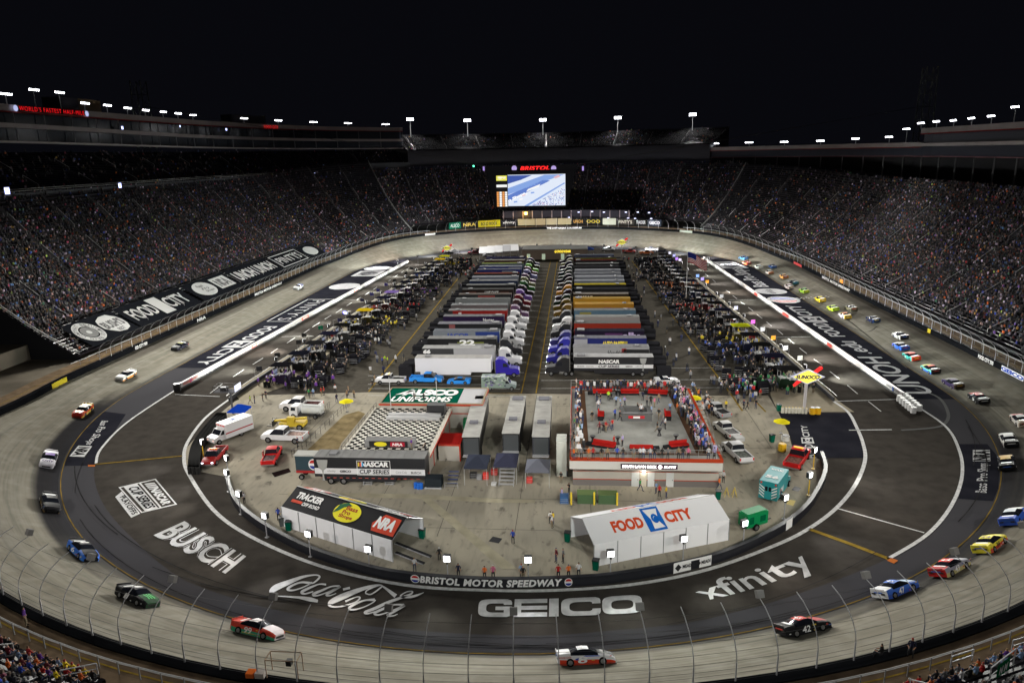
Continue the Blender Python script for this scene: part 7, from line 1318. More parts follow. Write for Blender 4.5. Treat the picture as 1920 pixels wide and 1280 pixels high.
HAIR = rndmat('hair_or_cap', [(.02, .015, .01), (.12, .06, .02), (.5, .5, .5), (.01, .01, .01), (.3, .2, .08), (.02, .03, .12), (.35, .03, .02)])
SHIRT = bpy.data.materials.new('shirt'); SHIRT.use_nodes = True; _n = SHIRT.node_tree.nodes.new('ShaderNodeObjectInfo'); _g = SHIRT.node_tree.nodes.new('ShaderNodeGamma'); _g.inputs[1].default_value = 1.25; SHIRT.node_tree.links.new(_n.outputs['Color'], _g.inputs[0]); SHIRT.node_tree.links.new(_g.outputs[0], SHIRT.node_tree.nodes['Principled BSDF'].inputs['Base Color']); SHIRT.node_tree.nodes['Principled BSDF'].inputs['Roughness'].default_value = .8
BLACKT = mat((.02, .02, .02), .7)
def person_mesh(pose, suit=False):
    J = {'pelvis': (0, 0, .95), 'waist': (0, 0, 1.12), 'chest': (0, .0, 1.32), 'neck': (0, 0, 1.50), 'chin': (.02, 0, 1.58), 'head': (.02, 0, 1.68), 'crown': (.01, 0, 1.77)}
    for s, k in ((1, 'l'), (-1, 'r')):
        J['hip'+k] = (0, s*.10, .90); J['knee'+k] = (.02, s*.12, .48); J['ankle'+k] = (0, s*.13, .08); J['toe'+k] = (.17, s*.15, .04); J['sho'+k] = (0, s*.19, 1.43); J['elb'+k] = (-.03, s*.26, 1.14); J['wri'+k] = (.06, s*.25, .90); J['fin'+k] = (.09, s*.24, .80)
    if pose == 'hips':
        for s, k in ((1, 'l'), (-1, 'r')): J['elb'+k] = (-.1, s*.42, 1.16); J['wri'+k] = (.04, s*.22, 1.02); J['fin'+k] = (.08, s*.16, .99)
    if pose == 'walk':
        J['kneel'] = (.22, .11, .52); J['anklel'] = (.34, .12, .1); J['toel'] = (.5, .13, .07); J['kneer'] = (-.08, -.11, .48); J['ankler'] = (-.34, -.12, .16); J['toer'] = (-.22, -.13, .04); J['elbl'] = (-.16, .25, 1.16); J['wril'] = (-.1, .24, .93); J['finl'] = (-.06, .23, .84); J['elbr'] = (.1, -.25, 1.15); J['wrir'] = (.28, -.22, 1.0); J['finr'] = (.36, -.2, .96)
    if pose == 'phone': J['elbr'] = (.16, -.25, 1.2); J['wrir'] = (.26, -.12, 1.42); J['finr'] = (.27, -.08, 1.5); J['elbl'] = (.14, .25, 1.18); J['wril'] = (.28, .1, 1.3); J['finl'] = (.33, .05, 1.36)
    if pose == 'sit':
        for k in J: J[k] = (J[k][0]-.05, J[k][1], J[k][2]-.45) if not k.startswith(('knee', 'ankle', 'toe')) else J[k]
        for s, k in ((1, 'l'), (-1, 'r')): J['hip'+k] = (0, s*.1, .46); J['knee'+k] = (.42, s*.15, .5); J['ankle'+k] = (.40, s*.15, .08); J['toe'+k] = (.56, s*.17, .04); J['elb'+k] = (.08, s*.26, .72); J['wri'+k] = (.30, s*.16, .64); J['fin'+k] = (.38, s*.13, .62)
        J['pelvis'] = (-.02, 0, .52)
    E_ = [('pelvis', 'waist'), ('waist', 'chest'), ('chest', 'neck'), ('neck', 'chin'), ('chin', 'head'), ('head', 'crown')]
    for k in 'lr': E_ += [('pelvis', 'hip'+k), ('hip'+k, 'knee'+k), ('knee'+k, 'ankle'+k), ('ankle'+k, 'toe'+k), ('neck', 'sho'+k), ('sho'+k, 'elb'+k), ('elb'+k, 'wri'+k), ('wri'+k, 'fin'+k)]
    RD = dict(pelvis=(.12, .15), waist=(.11, .14), chest=(.13, .17), neck=(.055, .055), chin=(.07, .065), head=(.105, .085), crown=(.07, .06), hip=(.10, .09), knee=(.065, .06), ankle=(.045, .045), toe=(.04, .03), sho=(.06, .06), elb=(.045, .045), wri=(.033, .033), fin=(.03, .02))
    names = list(J); me = bpy.data.meshes.new('p'); me.from_pydata([J[n] for n in names], [(names.index(a), names.index(b)) for a, b in E_], [])
    o = bpy.data.objects.new('p', me); C.objects.link(o); sk = o.modifiers.new('s', 'SKIN'); sk.use_smooth_shade = True
    for i, n in enumerate(names): r = RD[n if n in RD else n[:-1]]; me.skin_vertices[0].data[i].radius = r; me.skin_vertices[0].data[i].use_root = (n == 'pelvis')
    sb = o.modifiers.new('b', 'SUBSURF'); sb.levels = 1; sb.render_levels = 1; bpy.context.view_layer.update()
    out = bpy.data.meshes.new_from_object(o.evaluated_get(bpy.context.evaluated_depsgraph_get())); bpy.data.objects.remove(o)
    for m in (SHIRT, SHIRT if suit else PANTS, SKM, HAIR, BLACKT): out.materials.append(m)
    seg = [(Vector(J[a]), Vector(J[b]), a, b) for a, b in E_]
    for f in out.polygons:
        c = f.center; best = None
        for A, B, a, b in seg:
            d = B-A; t = max(0, min(1, (c-A).dot(d)/d.length_squared)); e = (c-(A+d*t)).length
            if best is None or e < best[0]: best = (e, a, b, t)
        _, a, b, t = best; m = 0
        if b in ('crown',) or (b == 'head' and (c.z > J['head'][2]+.0 or c.x < J['head'][0]-.03)): m = 3
        elif b in ('chin', 'head') or (a == 'neck' and b == 'chin'): m = 2
        elif b.startswith('fin') or (b.startswith('wri') and (t > .15) and not suit) : m = 2
        elif b.startswith('toe'): m = 4
        elif b.startswith(('hip', 'knee', 'ankle')): m = 1
        f.material_index = m; f.use_smooth = True
    return out
PM = {(p, s): person_mesh(p, s) for p in ('stand', 'hips', 'walk', 'phone', 'sit') for s in (False, True) if not (s and p in ('phone',))}
CN = {'white': (.68, .68, .7), 'black': (.015, .015, .017), 'red': (.5, .02, .02), 'orange': (.75, .2, .03), 'blue': (.04, .1, .45), 'light blue': (.3, .42, .62), 'purple': (.15, .04, .32), 'grey': (.22, .22, .23), 'navy': (.02, .025, .08), 'yellow': (.75, .6, .03), 'green': (.05, .3, .1), 'pink': (.7, .2, .35), 'teal': (.03, .35, .4), 'neon yellow': (.55, .8, .05), 'tan': (.35, .26, .16), 'lilac': (.42, .38, .6), 'maroon': (.18, .02, .04)}
PCOUNT = {}
def person(x, y, z, rz, col, where, pose=None, suit=False, group=None, sc=1.):
    pose = pose or R.choice(('stand', 'hips', 'walk', 'phone', 'stand')); 
    if suit and pose == 'phone': pose = 'stand'
    verb = {'stand': 'standing', 'hips': 'hands on hips', 'walk': 'walking', 'phone': 'with raised phone', 'sit': 'sitting'}[pose]
    lb = f'{col} suited crew {verb} {where}' if suit else f'person in {col} shirt {verb} {where}'
    o = link('person', PM[(pose, suit)], None, lb, 'person', group or 'people in the infield', None, (x, y, z)); o.rotation_euler = (0, 0, rz); s = sc*R.uniform(.94, 1.06); o.scale = (s, s, s); c = CN[col]; k = R.uniform(.8, 1.1); o.color = (c[0]*k, c[1]*k, c[2]*k, 1); return o
def pp(px, py, col, where, z=0., rz=None, pose=None, suit=False, group=None):
    p = G(px, py, z); return person(p.x, p.y, p.z, R.uniform(0, 6.28) if rz is None else rz, col, where, pose, suit, group)
# -- open lot
for a in [(962, 1019, 'blue', 'alone beside the dark drain square'), (1032, 981, 'white', 'in the open lot, leftmost of the trio'), (1037, 984, 'yellow', 'in the open lot, middle of the trio'), (1035, 989, 'white', 'in the open lot, nearest of the trio'), (1043, 1054, 'maroon', 'left of a pair near the white tent'), (1056, 1054, 'grey', 'right of a pair near the white tent'), (824, 1050, 'black', 'by the lamp right of the black tent'), (459, 944, 'white', 'behind the fourth track lamp on the left'), (523, 976, 'blue', 'by the grey bin at the black tent'), (1462, 939, 'navy', 'at the rear of the teal ambulance'), (1348, 917, 'orange', 'at the right corner of the deck building'), (1356, 905, 'white', 'behind the orange shirt at the building corner'),
           (1200, 920, 'green', 'outside the lit door of the deck building'), (1230, 925, 'light blue', 'outside the right door, left of three'), (1236, 931, 'red', 'outside the right door, middle of three'), (1249, 933, 'yellow', 'outside the right door, right of three'), (1054, 937, 'lilac', 'left of the deck building base'), (1067, 926, 'black', 'squeezed beside the deck building corner'), (1052, 905, 'black', 'by the stair tower'), (1063, 892, 'grey', 'under the stair tower'),
           (470, 757, 'neon yellow', 'by the near left pit stalls'), (478, 756, 'black', 'behind the neon shirt by the left stalls'), (493, 752, 'black', 'just right of the vest wearer on the left'), (499, 747, 'navy', 'third right of the vest wearer on the left'), (580, 745, 'green', 'between two others above the tank truck'), (588, 744, 'light blue', 'right of the green shirt'), (574, 742, 'grey', 'left of the green shirt above the tank truck'), (603, 742, 'red', 'above the ramp fence, pair left'), (608, 741, 'red', 'above the ramp fence, pair right'), (629, 737, 'white', 'alone left of the three deputies'), (632, 755, 'navy', 'walking above the ramp top'), (654, 740, 'tan', 'one of three deputies, farthest'), (651, 747, 'tan', 'one of three deputies, left'), (664, 746, 'tan', 'one of three deputies, right'), (703, 717, 'tan', 'near the white tow truck'), (699, 728, 'black', 'below the white tow truck'),
           (495, 866, 'red', 'at the open door of the red pickup'), (559, 838, 'navy', 'crouched by the fence corner behind the crew cab'), (770, 693, 'black', 'at the rear corner of the plain white transporter'),
           (722, 680, 'neon yellow', 'on the garage lane line left'), (727, 683, 'neon yellow', 'second vest on the garage lane line'), (717, 684, 'blue', 'beside the two vests on the lane line'), (1394, 768, 'navy', 'left of three officers by the fuel sign lot'), (1401, 768, 'black', 'middle of three officers'), (1417, 766, 'black', 'right of three officers'), (1410, 752, 'green', 'behind the three officers'), (1425, 746, 'red', 'by the stalls in red overalls'), (1396, 741, 'light blue', 'in the group before the officers'), (1406, 739, 'blue', 'in the group before the officers, right'), (1379, 730, 'white', 'left one of a close pair by the lane'), (1384, 730, 'white', 'right one of a close pair by the lane'), (1361, 768, 'yellow', 'beside the farthest silver pickup'), (1442, 725, 'lilac', 'inside the right stalls, left one'), (1461, 727, 'lilac', 'inside the right stalls, right one')]: pp(a[0], a[1], a[2], a[3])
# -- spectators leaning on the infield wall
for k, (px, py, c_) in enumerate([(778, 1070, 'white'), (860, 1082, 'navy'), (909, 1086, 'orange'), (925, 1087, 'pink'), (978, 1083, 'light blue'), (981, 1088, 'black'), (1047, 1086, 'red'), (1066, 1084, 'orange'), (1085, 1082, 'white')]): pp(px, py, c_, f'against the lettered infield wall, {od(k)} from its left', rz=-pi/2, pose='stand')
# -- on the chequered and green roofs
pp(695-1, 848, 'navy', 'on the chequered deck right of the small stage', HZ, pose='stand') if 0 else None
for a in ((772, 842, 'purple', 'on the chequered deck right of the small stage', HZ), (798, 850, 'black', 'at the right front corner of the chequered deck', HZ), (777, 752, 'grey', 'in a camera crew on the green roof, left', 4.3), (795, 755, 'black', 'in a camera crew on the green roof, right', 4.3)): pp(*a)
# -- rooftop deck
DG = 'guests on the rooftop deck'
DK = [(1081, 722, 'white', 'at the back left corner of the deck'), (1145, 727, 'black', 'at the back rail of the deck'), (1177, 727, 'black', 'at the back rail beside the red car'), (1197, 728, 'white', 'at the back rail right of centre'), (1226, 728, 'white', 'at the back rail toward the right'), (1254, 729, 'teal', 'at the back rail near the show car'), (1122, 765, 'white', 'at mid left of the deck alone'), (1110, 786, 'black', 'at far left of the open deck'), (1155, 757, 'light blue', 'left of the blue shirted group'), (1163, 760, 'light blue', 'middle of the blue shirted group'), (1171, 758, 'lilac', 'right of the blue shirted group'), (1153, 782, 'blue', 'left of the bar'), (1162, 785, 'black', 'leaning on the left side of the bar'), (1165, 774, 'grey', 'behind the left side of the bar'), (1205, 747, 'navy', 'below the back right sofa'), (1213, 757, 'grey', 'left of the pink shirt'), (1220, 757, 'black', 'beside the pink shirt'), (1227, 759, 'pink', 'above the bar'), (1235, 752, 'tan', 'right of the pink shirt'), (1221, 775, 'light blue', 'at the right side of the bar'), (1195, 770, 'black', 'behind the bar counter'), (1202, 774, 'white', 'serving behind the bar'), (1235, 782, 'black', 'right of the bar alone'), (1243, 795, 'grey', 'left of the mid right sofa'), (1247, 800, 'white', 'near the mid right sofa'), (1232, 806, 'black', 'beside the tallest cocktail table'), (1256, 769, 'light blue', 'far right of the open deck'), (1269, 770, 'orange', 'at the right walk strip'), (1124, 808, 'maroon', 'in the seated group, left'), (1136, 806, 'red', 'in the seated group, middle'), (1148, 802, 'red', 'in the seated group, right'), (1143, 804, 'grey', 'in the seated group, behind'), (1151, 833, 'red', 'left of the front cocktail table'), (1167, 833, 'lilac', 'right of the front cocktail table'), (1141, 747, 'neon yellow', 'at the back left cocktail tables'), (1119, 749, 'black', 'at the back left table'), (1126, 752, 'black', 'by the back left chairs')]
for a in DK: pp(a[0], a[1]+4, a[2], a[3], ZD, group=DG)
cols = list(CN); 
fr = [(1076, 'orange'), (1080, 'tan'), (1090, 'grey'), (1104, 'orange'), (1112, 'red'), (1128, 'black'), (1139, 'tan'), (1157, 'blue'), (1168, 'black'), (1188, 'grey'), (1200, 'white'), (1206, 'white'), (1219, 'white'), (1227, 'black'), (1241, 'black'), (1252, 'grey'), (1272, 'tan'), (1280, 'black'), (1290, 'pink'), (1328, 'white'), (1339, 'lilac')]
for k, (x, c_) in enumerate(fr): pp(x, 861, c_, f'at front deck railing, {od(k)} from left', ZD, rz=pi/2 if k % 3 else -pi/2, pose='stand', group=DG)
for k in range(10): p = Vector((-.25+R.uniform(0, .9), 92+k*2.4, ZD)); person(p.x, p.y, p.z, pi, R.choice(['white', 'light blue', 'red', 'black', 'green', 'navy', 'grey']), f'by left deck rail, {od(k)} from front', None, False, DG)
for k in range(34): Y = 91+k*.74+R.uniform(-.3, .3); x = 18.4-R.uniform(0, 2.1)-.02*k*.5; person(x, Y, ZD, R.uniform(-1, 1), R.choice(['white', 'lilac', 'blue', 'black', 'navy', 'grey', 'pink', 'tan', 'light blue', 'black']), f'by right deck rail, {od(k)} from front', None, False, DG)
for k in range(12): p = G(1255+R.uniform(0, 48), 728+R.uniform(0, 14)); person(p.x, p.y, 0, R.uniform(0, 6), R.choice(['white', 'orange', 'black', 'light blue', 'grey', 'navy']), f'in cluster by the show car, {od(k)}', None)
# -- near corner spectators, row by row
CCAP = {'left': 38, 'right': 25}
def corner(idx, label, cols_, side):
    n = 0
    for r_ in range(0, 5):
        s = -.7+r_*PITCH
        L_ = [Vector(rp(i, S0+s+.55, nz(i, s)-.05)) for i in idx]
        m = 0; k = 0.
        while True:
            i = int(k)
            if i >= len(L_)-1: break
            a = L_[i].lerp(L_[i+1], k-i); seg = (L_[i+1]-L_[i]).length; k += R.uniform(.5, .85)/seg
            pr_ = a-Vector((0, 0, CH)); zc_ = pr_.dot(CF)
            if zc_ <= 0: continue
            X = 960+FPX*pr_.dot(CR)/zc_; Yp = 640-FPX*pr_.dot(CU)/zc_
            if not (-15 < X < 1935 and Yp < 1300) or R.random() < .3 or CCAP[side] <= 0: continue
            if side == 'left' and X > 330 or side == 'right' and X < 1680: continue
            nn = nrm(a.x, a.y); c_ = R.choice(cols_); CCAP[side] -= 1; person(a.x, a.y, a.z, atan2(-nn[1], -nn[0])+R.uniform(-.3, .3), c_, f'in row {("one", "two", "three", "four", "five", "six")[r_]}, {od(m)} seat, bottom {side} corner', 'sit', False, 'near corner spectators'); m += 1; n += 1
    return n
SCN = corner(NLEFT, '', ['black', 'orange', 'red', 'grey', 'white', 'navy', 'blue', 'black', 'maroon', 'purple', 'yellow', 'light blue', 'black'], 'left')+corner(NRIGHT, '', ['black', 'navy', 'orange', 'white', 'red', 'grey', 'light blue', 'black', 'purple'], 'right')
# ================================================================ pit stalls
CR_ = ['black', 'navy', 'white', 'red', 'blue', 'grey', 'yellow', 'orange', 'purple', 'green', 'black', 'grey']
CANS = [(.02, .02, .025), (.016, .018, .03), (.03, .03, .032), (.025, .025, .05), (.02, .02, .02)]
def tyre_stack(x, y, lb, n=3):
    t = thing('tyre_stack', lb, 'tyres', (x, y, 0), 0, 'tyre stacks in the pit stalls'); q = MB()
    for k in range(n): q.cyl((0, 0, .3*k+.02), (0, 0, .3*k+.28), .34, .34, 10)
    q.build('tyres', RUB, t); MB().cyl((0, 0, .3*n), (0, 0, .3*n+.01), .18, .18, 8).build('top_rim', mat((.5, .45, .1), .4), t)
FARP = []
def stall(k, side, Y, team, can, xw):
    s = 1 if side == 'left' else -1; sd = side; o_ = od(k); w0 = f'the {o_+" " if k else ""}nearest {sd} pit stall'
    # pit box with roof canopy, seats and screens
    bx = xw+s*6.0; t = thing('pit_box', f'black pit box with canopy roof at {w0}', 'pit cart', (bx, Y, 0), 0 if s > 0 else pi, 'team pit boxes'); q = MB(); q.b(-1.5, 1.5, -1.0, 1.0, .3, 1.9); q.b(-.2, 1.5, -1.0, 1.0, 1.9, 2.15); q.build('tool_cabinet', mat(tuple(c*.06+.008 for c in CN[team]), .5), t)
    q = MB()
    for u in (-1.4, 1.4): [q.cyl((u, v, 1.9), (u*1.1, v*1.2, 4.0), .045, .045, 5) for v in (-1, 1)]
    q.tube([Vector((-1.45, -1, 2.8)), Vector((-1.45, 1, 2.8)), Vector((1.45, 1, 2.8))], .03, 4); q.build('frame', STEEL, t)
    q = MB(); h = 4.0; w_, d_ = 2.1, 1.7; q.poly([(-w_, -d_, h), (w_, -d_, h), (w_*.55, -d_*.2, h+.42), (-w_*.55, -d_*.2, h+.42)]); q.poly([(w_, d_, h), (-w_, d_, h), (-w_*.55, d_*.2, h+.42), (w_*.55, d_*.2, h+.42)]); q.poly([(w_, -d_, h), (w_, d_, h), (w_*.55, d_*.2, h+.42), (w_*.55, -d_*.2, h+.42)]); q.poly([(-w_, d_, h), (-w_, -d_, h), (-w_*.55, -d_*.2, h+.42), (-w_*.55, d_*.2, h+.42)]); q.poly([(-w_*.55, -d_*.2, h+.42), (w_*.55, -d_*.2, h+.42), (w_*.55, d_*.2, h+.42), (-w_*.55, d_*.2, h+.42)])
    q.build('canopy_roof', mat(tuple(c if c > .1 else c*.5 for c in can), .9), t); q = MB(); q.b(-1.55, -1.5, -.8, .8, 2.3, 2.9); q.b(-1.2, -1.15, -.9, -.1, 1.95, 2.3); q.build('monitor', E((.25, .3, .5), .5), t); wheels(t, (-1.0, 1.0), 1.0, .3, .2)
    # carts
    cx = bx+s*4.2; t = thing('equipment_cart', f'dark team equipment cart behind {w0}', 'cart', (cx, Y+R.uniform(-.8, .8), 0), R.uniform(-.3, .3), 'dark equipment carts'); q = MB(); q.b(-1.1, 1.1, -.6, .6, .3, 1.25); q.b(-1.1, -.3, -.55, .55, 1.25, 1.8); q.build('body', mat(tuple(c*.05+.01 for c in CN[team]), .6), t); q = MB(); q.tube([Vector((1.1, -.5, 1.2)), Vector((1.5, -.5, 1.5)), Vector((1.5, .5, 1.5)), Vector((1.1, .5, 1.2))], .03, 4); q.build('handle', STEEL, t); wheels(t, (-.7, .7), .6, .25, .15)
    for j in range(6):
        t = thing('equipment_rack', f'{("tallest", "tall", "tallish", "middling", "low", "lowest")[j]} black equipment rack beside {w0}', 'rack', (bx+s*R.uniform(2.6, 10.5), Y-3.2+1.2*j+R.uniform(-.5, .5), 0), R.uniform(-.4, .4), 'black equipment racks'); q = MB(); q.b(-.8, .8, -.45, .45, .1, 2.2-.27*j); q.build('body', mat((.012, .012, .015), .6), t); q = MB(); [q.b(-.82, .82, -.47, -.45, .4+.4*m, .46+.4*m) for m in range(3)]; q.build('shelf_edges', STEEL, t)
    if k % 2 == 0:
        t = thing('tool_cart', f'small tool cart with open tray at {w0}', 'cart', (xw+s*2.6, Y+2.6, 0), R.uniform(-.5, .5), 'small tool carts'); q = MB(); q.b(-.6, .6, -.35, .35, .2, .9); q.build('body', mat(tuple(c*.7 for c in CN[R.choice(['red', 'grey', 'black', 'blue'])]), .4), t); q = MB(); q.b(-.55, .55, -.3, .3, .9, .93); q.build('tray', ALU, t)
    for j in range(2): tyre_stack(xw+s*(3.0+1.2*j)+R.uniform(-.3, .3), Y-2.7+R.uniform(-.3, .3), f'{("inner", "outer")[j]} tyre stack before {w0}', R.choice((2, 3, 4)))
    np_ = 4 if k < 5 else 0
    for j in range(40): FARP.append((xw+s*R.uniform(1.2, 16.5), Y+R.uniform(-4, 4), team if R.random() < .4 else 'black'))
    for j in range(np_): person(xw+s*R.uniform(1.2, 12.5), Y+R.uniform(-3.4, 3.4), 0, R.uniform(0, 6.3), team if j < 3 else R.choice(CR_), f'at {w0}, {od(j)}', None, j < 3, 'pit crews')
    for j in range(1): person(bx+s*R.uniform(-.1, 1.2), Y-.6+1.2*j, 1.9 if 0 else 2.15-.0, pi if s > 0 else 0, team, f'atop the pit box at {w0}', 'sit', True, 'pit crews') if k < 5 else None
LX = lambda Y: float(np.interp(Y, [p.y for p in lw], [p.x for p in lw])); RX = lambda Y: float(np.interp(Y, [p.y for p in reversed(rw_)], [p.x for p in reversed(rw_)]))
LTEAM = ['purple', 'black', 'black', 'navy', 'white', 'black', 'yellow', 'black', 'red', 'navy', 'black', 'purple', 'grey', 'black', 'navy', 'blue', 'black', 'grey', 'yellow', 'black']; RTEAM = ['green', 'black', 'navy', 'blue', 'yellow', 'grey', 'black', 'navy', 'red', 'black', 'blue', 'black', 'orange', 'black', 'grey', 'navy', 'black', 'white', 'black', 'navy']
for k in range(20):
    Y = 134+8.6*k; c = (.55, .38, .02) if k in (6, 17) else (.5, .5, .02) if k == 18 else (.2, .13, .4) if k == 9 else CANS[k % 5]; stall(k, 'left', Y, LTEAM[k], c, LX(Y))
    Y = 133+8.6*k; c = (.45, .48, .03) if k == 4 else CANS[(k+2) % 5]; stall(k, 'right', Y, RTEAM[k], c, RX(Y))
def standing_crowd(name, label, pts, zb_=0):
    q = MB(); cols = []
    for x, y, cn in pts:
        a = R.uniform(0, 6.28); ca, sa = cos(a), sin(a); h = R.uniform(.95, 1.06); c = CN[cn]; lg = R.choice([(.015, .015, .02), (.03, .04, .08), (.02, .02, .02), (.15, .12, .08)]); hd = R.choice(SKIN)
        def bx(x0, x1, y0, y1, z0_, z1_, col, tp=1.):
            n0 = len(q.v); cx_, cy_ = (x0+x1)/2, (y0+y1)/2
            for z_, k_ in ((z0_, 1), (z1_, tp)):
                for px_, py_ in ((x0, y0), (x1, y0), (x1, y1), (x0, y1)): px_ = cx_+(px_-cx_)*k_; py_ = cy_+(py_-cy_)*k_; q.v.append((x+px_*ca-py_*sa, y+px_*sa+py_*ca, z_*h+.03+zb_)); cols.append((*col, 1))
            for f_ in ((4, 5, 6, 7), (0, 1, 5, 4), (1, 2, 6, 5), (2, 3, 7, 6), (3, 0, 4, 7)): q.f.append(tuple(n0+i for i in f_)); q.m.append(0)
        st = R.uniform(0, .2); bx(-.08+st, .08+st, -.18, -.03, 0, .88, lg); bx(-.08-st, .08-st, .03, .18, 0, .88, lg); bx(-.12, .12, -.2, .2, .85, 1.48, c, 1.1); bx(-.06, .1, -.28, -.2, .85, 1.42, c); bx(-.06, .12, .2, .28, .85, 1.42, c); bx(-.1, .1, -.08, .08, 1.52, 1.76, hd, .8)
    o = q.build(name, CROWDM, None, label=label, cat='crowd', kind='stuff'); at = o.data.attributes.new('tint', 'FLOAT_COLOR', 'POINT'); at.data.foreach_set('color', np.array(cols, np.float32).reshape(-1)); return o
# pit sign boards held out over pit road on long poles
def signboard(px, col, lit, label, side, txt=None):
    b_ = G(px[0], px[1], 3.0); xw = LX(b_.y) if side < 0 else RX(b_.y); t = thing('pit_sign', label, 'sign', (xw-side*.6*0, b_.y, 0), 0, 'pit stall sign boards'); L_ = (b_.x-xw)
    q = MB(); q.tube([Vector((0, 0, .7)), Vector((0, 0, 2.9)), Vector((L_, 0, 3.5))], .035, 4); q.build('pole', mat((.3, .3, .3), .5), t); m = E(col, 1.6) if lit else mat(col, .5); MB().box((L_, 0, 3.0), (1.1, .08, .95), 0, .35).build('board', m, t)
for k, (px, c, nm) in enumerate([((486, 691), (.03, .03, .035), 'black'), ((520, 665), (.02, .02, .02), 'black'), ((560, 641), (.03, .03, .03), 'charcoal'), ((570, 628), (.02, .02, .02), 'black'), ((601, 614), (.0, .12, .06), 'green'), ((637, 600), (.03, .03, .08), 'navy'), ((646, 586), (.03, .03, .2), 'dark blue'), ((679, 562), (.02, .02, .05), 'black'), ((697, 551), (.05, .05, .2), 'slate blue'), ((709, 544), (.03, .03, .15), 'dark blue'), ((724, 533), (.05, .04, .2), 'indigo'), ((740, 526), (.02, .02, .02), 'black'), ((761, 512), (.02, .02, .02), 'black'), ((772, 503), (.02, .02, .02), 'black')]): signboard(px, c, False, f'unlit {nm} board over the left pit road, {od(k)} from the near end', -1)
for k, (px, c, nm) in enumerate([((1500, 671), (.9, .9, .8), 'pale white'), ((1473, 652), (1, 1, 1), 'brightest white'), ((1450, 633), (1, .45, .05), 'orange'), ((1430, 617), (.8, .8, .8), 'white with black mark'), ((1412, 603), (1, .2, .8), 'round pink'), ((1380, 577), (.8, .8, .95), 'white numbered'), ((1353, 555), (.5, .5, .5), 'grey white'), ((1326, 528), (1, .4, .05), 'orange far'), ((1317, 523), (.5, .4, 1), 'violet'), ((1308, 517), (.3, .5, 1), 'blue'), ((1275, 487), (.9, .8, 1), 'white far'), ((1269, 485), (.55, .25, 1), 'purple far'), ((1264, 479), (.5, .5, 1), 'blue violet far'), ((1256, 474), (.8, .8, .95), 'last white far')]): signboard(px, tuple(v*.8 for v in c), True, f'lit {nm} board over the right pit road, {od(k)} from the near end', 1)
# walkway people and gear on the near catwalk
def onwalk(px, py, col, where, pose='stand'):
    p = G(px, py+12, 6.9); return person(p.x, p.y, hb(p.y)+.97, R.uniform(0, 6), col, where, pose, False, 'people on the near walkway')
onwalk(50, 1161, 'purple', 'on the walkway at the lower left'); onwalk(1650, 1222, 'black', 'hunched on the walkway at the lower right', 'sit'); onwalk(1708, 1212, 'navy', 'on the walkway right of the hunched one', 'sit')
t = thing('camera_cage', 'small steel camera cage on the walkway under the lower left fence', 'cage', (0, 0, 0)); p = G(535, 1262, 7.0); t.location = (p.x, p.y, hb(p.y)+1.0); q = MB()
for x in (-1.2, 1.2):
    for y in (-.5, .5): q.cyl((x, y, 0), (x, y, 1.6), .04, .04, 4)
q.tube([Vector(v) for v in ((-1.2, -.5, 1.6), (1.2, -.5, 1.6), (1.2, .5, 1.6), (-1.2, .5, 1.6), (-1.2, -.5, 1.6))], .04, 4); q.build('frame', mat((.35, .25, .18), .6), t); MB().b(.2, .6, -.2, .2, .9, 1.3).build('camera', BLACK, t)
t = thing('white_cooler', 'white and orange equipment cases on the walkway at bottom left', 'case', (0, 0, 0)); p = G(476, 1266, 7.0); t.location = (p.x, p.y, hb(p.y)+.97); MB().b(-.5, .1, -.3, .3, 0, .5).build('orange_case', mat((.7, .15, .03), .6), t); MB().b(.2, .9, -.3, .3, 0, .55).build('white_case', mat((.5, .45, .42), .6), t)
# green sponsor flag hung on the near right rail, and stair rails between the near seats
p = G(1882, 1246, 9.5); t = thing('hanging_flag', 'green hanging cloth with white letters N M at the lower right rail', 'flag', tuple(p), .65); q = MB()
for k in range(6): q.quad((-.9+.3*k, .04*(k % 2), -.8), (-.6+.3*k, .04*((k+1) % 2), -.8), (-.6+.3*k, .04*((k+1) % 2), .3), (-.9+.3*k, .04*(k % 2), .3))
q.build('cloth', mat((.005, .14, .05), .8), t); text('N M', flat(-.6, .6, -.55, .05, -.03), WHITE, 'lettering', t, .05, .15); rail([(-1.6, .1, -.9), (1.8, .1, -.9)], t, 'rail', 1.35, STEEL, 1.7, r=.05)
for k, (a_, b__, side) in enumerate([((35, 1283), (85, 1262), 'left'), ((113, 1256), (180, 1243), 'left'), ((1785, 1230), (1826, 1217), 'right'), ((1900, 1200), (1935, 1190), 'right')]):
    A, B_ = G(*a_, 10.), G(*b__, 9.2); t = thing('stair_handrail', f'curved steel handrail guarding a stair mouth, {("outer", "inner", "inner", "outer")[k]} one in the bottom {side} corner', 'railing', tuple(A), 0, 'stair mouth handrails'); d_ = B_-A; q = MB(); U = Vector((0, 0, 1.))
    q.tube([Vector((0, 0, -.9)), Vector((0, 0, 0)), d_, d_-U*.9], .05, 6); q.tube([-U*.45, d_-U*.45], .035, 5); q.build('rail_tube', STEEL, t)
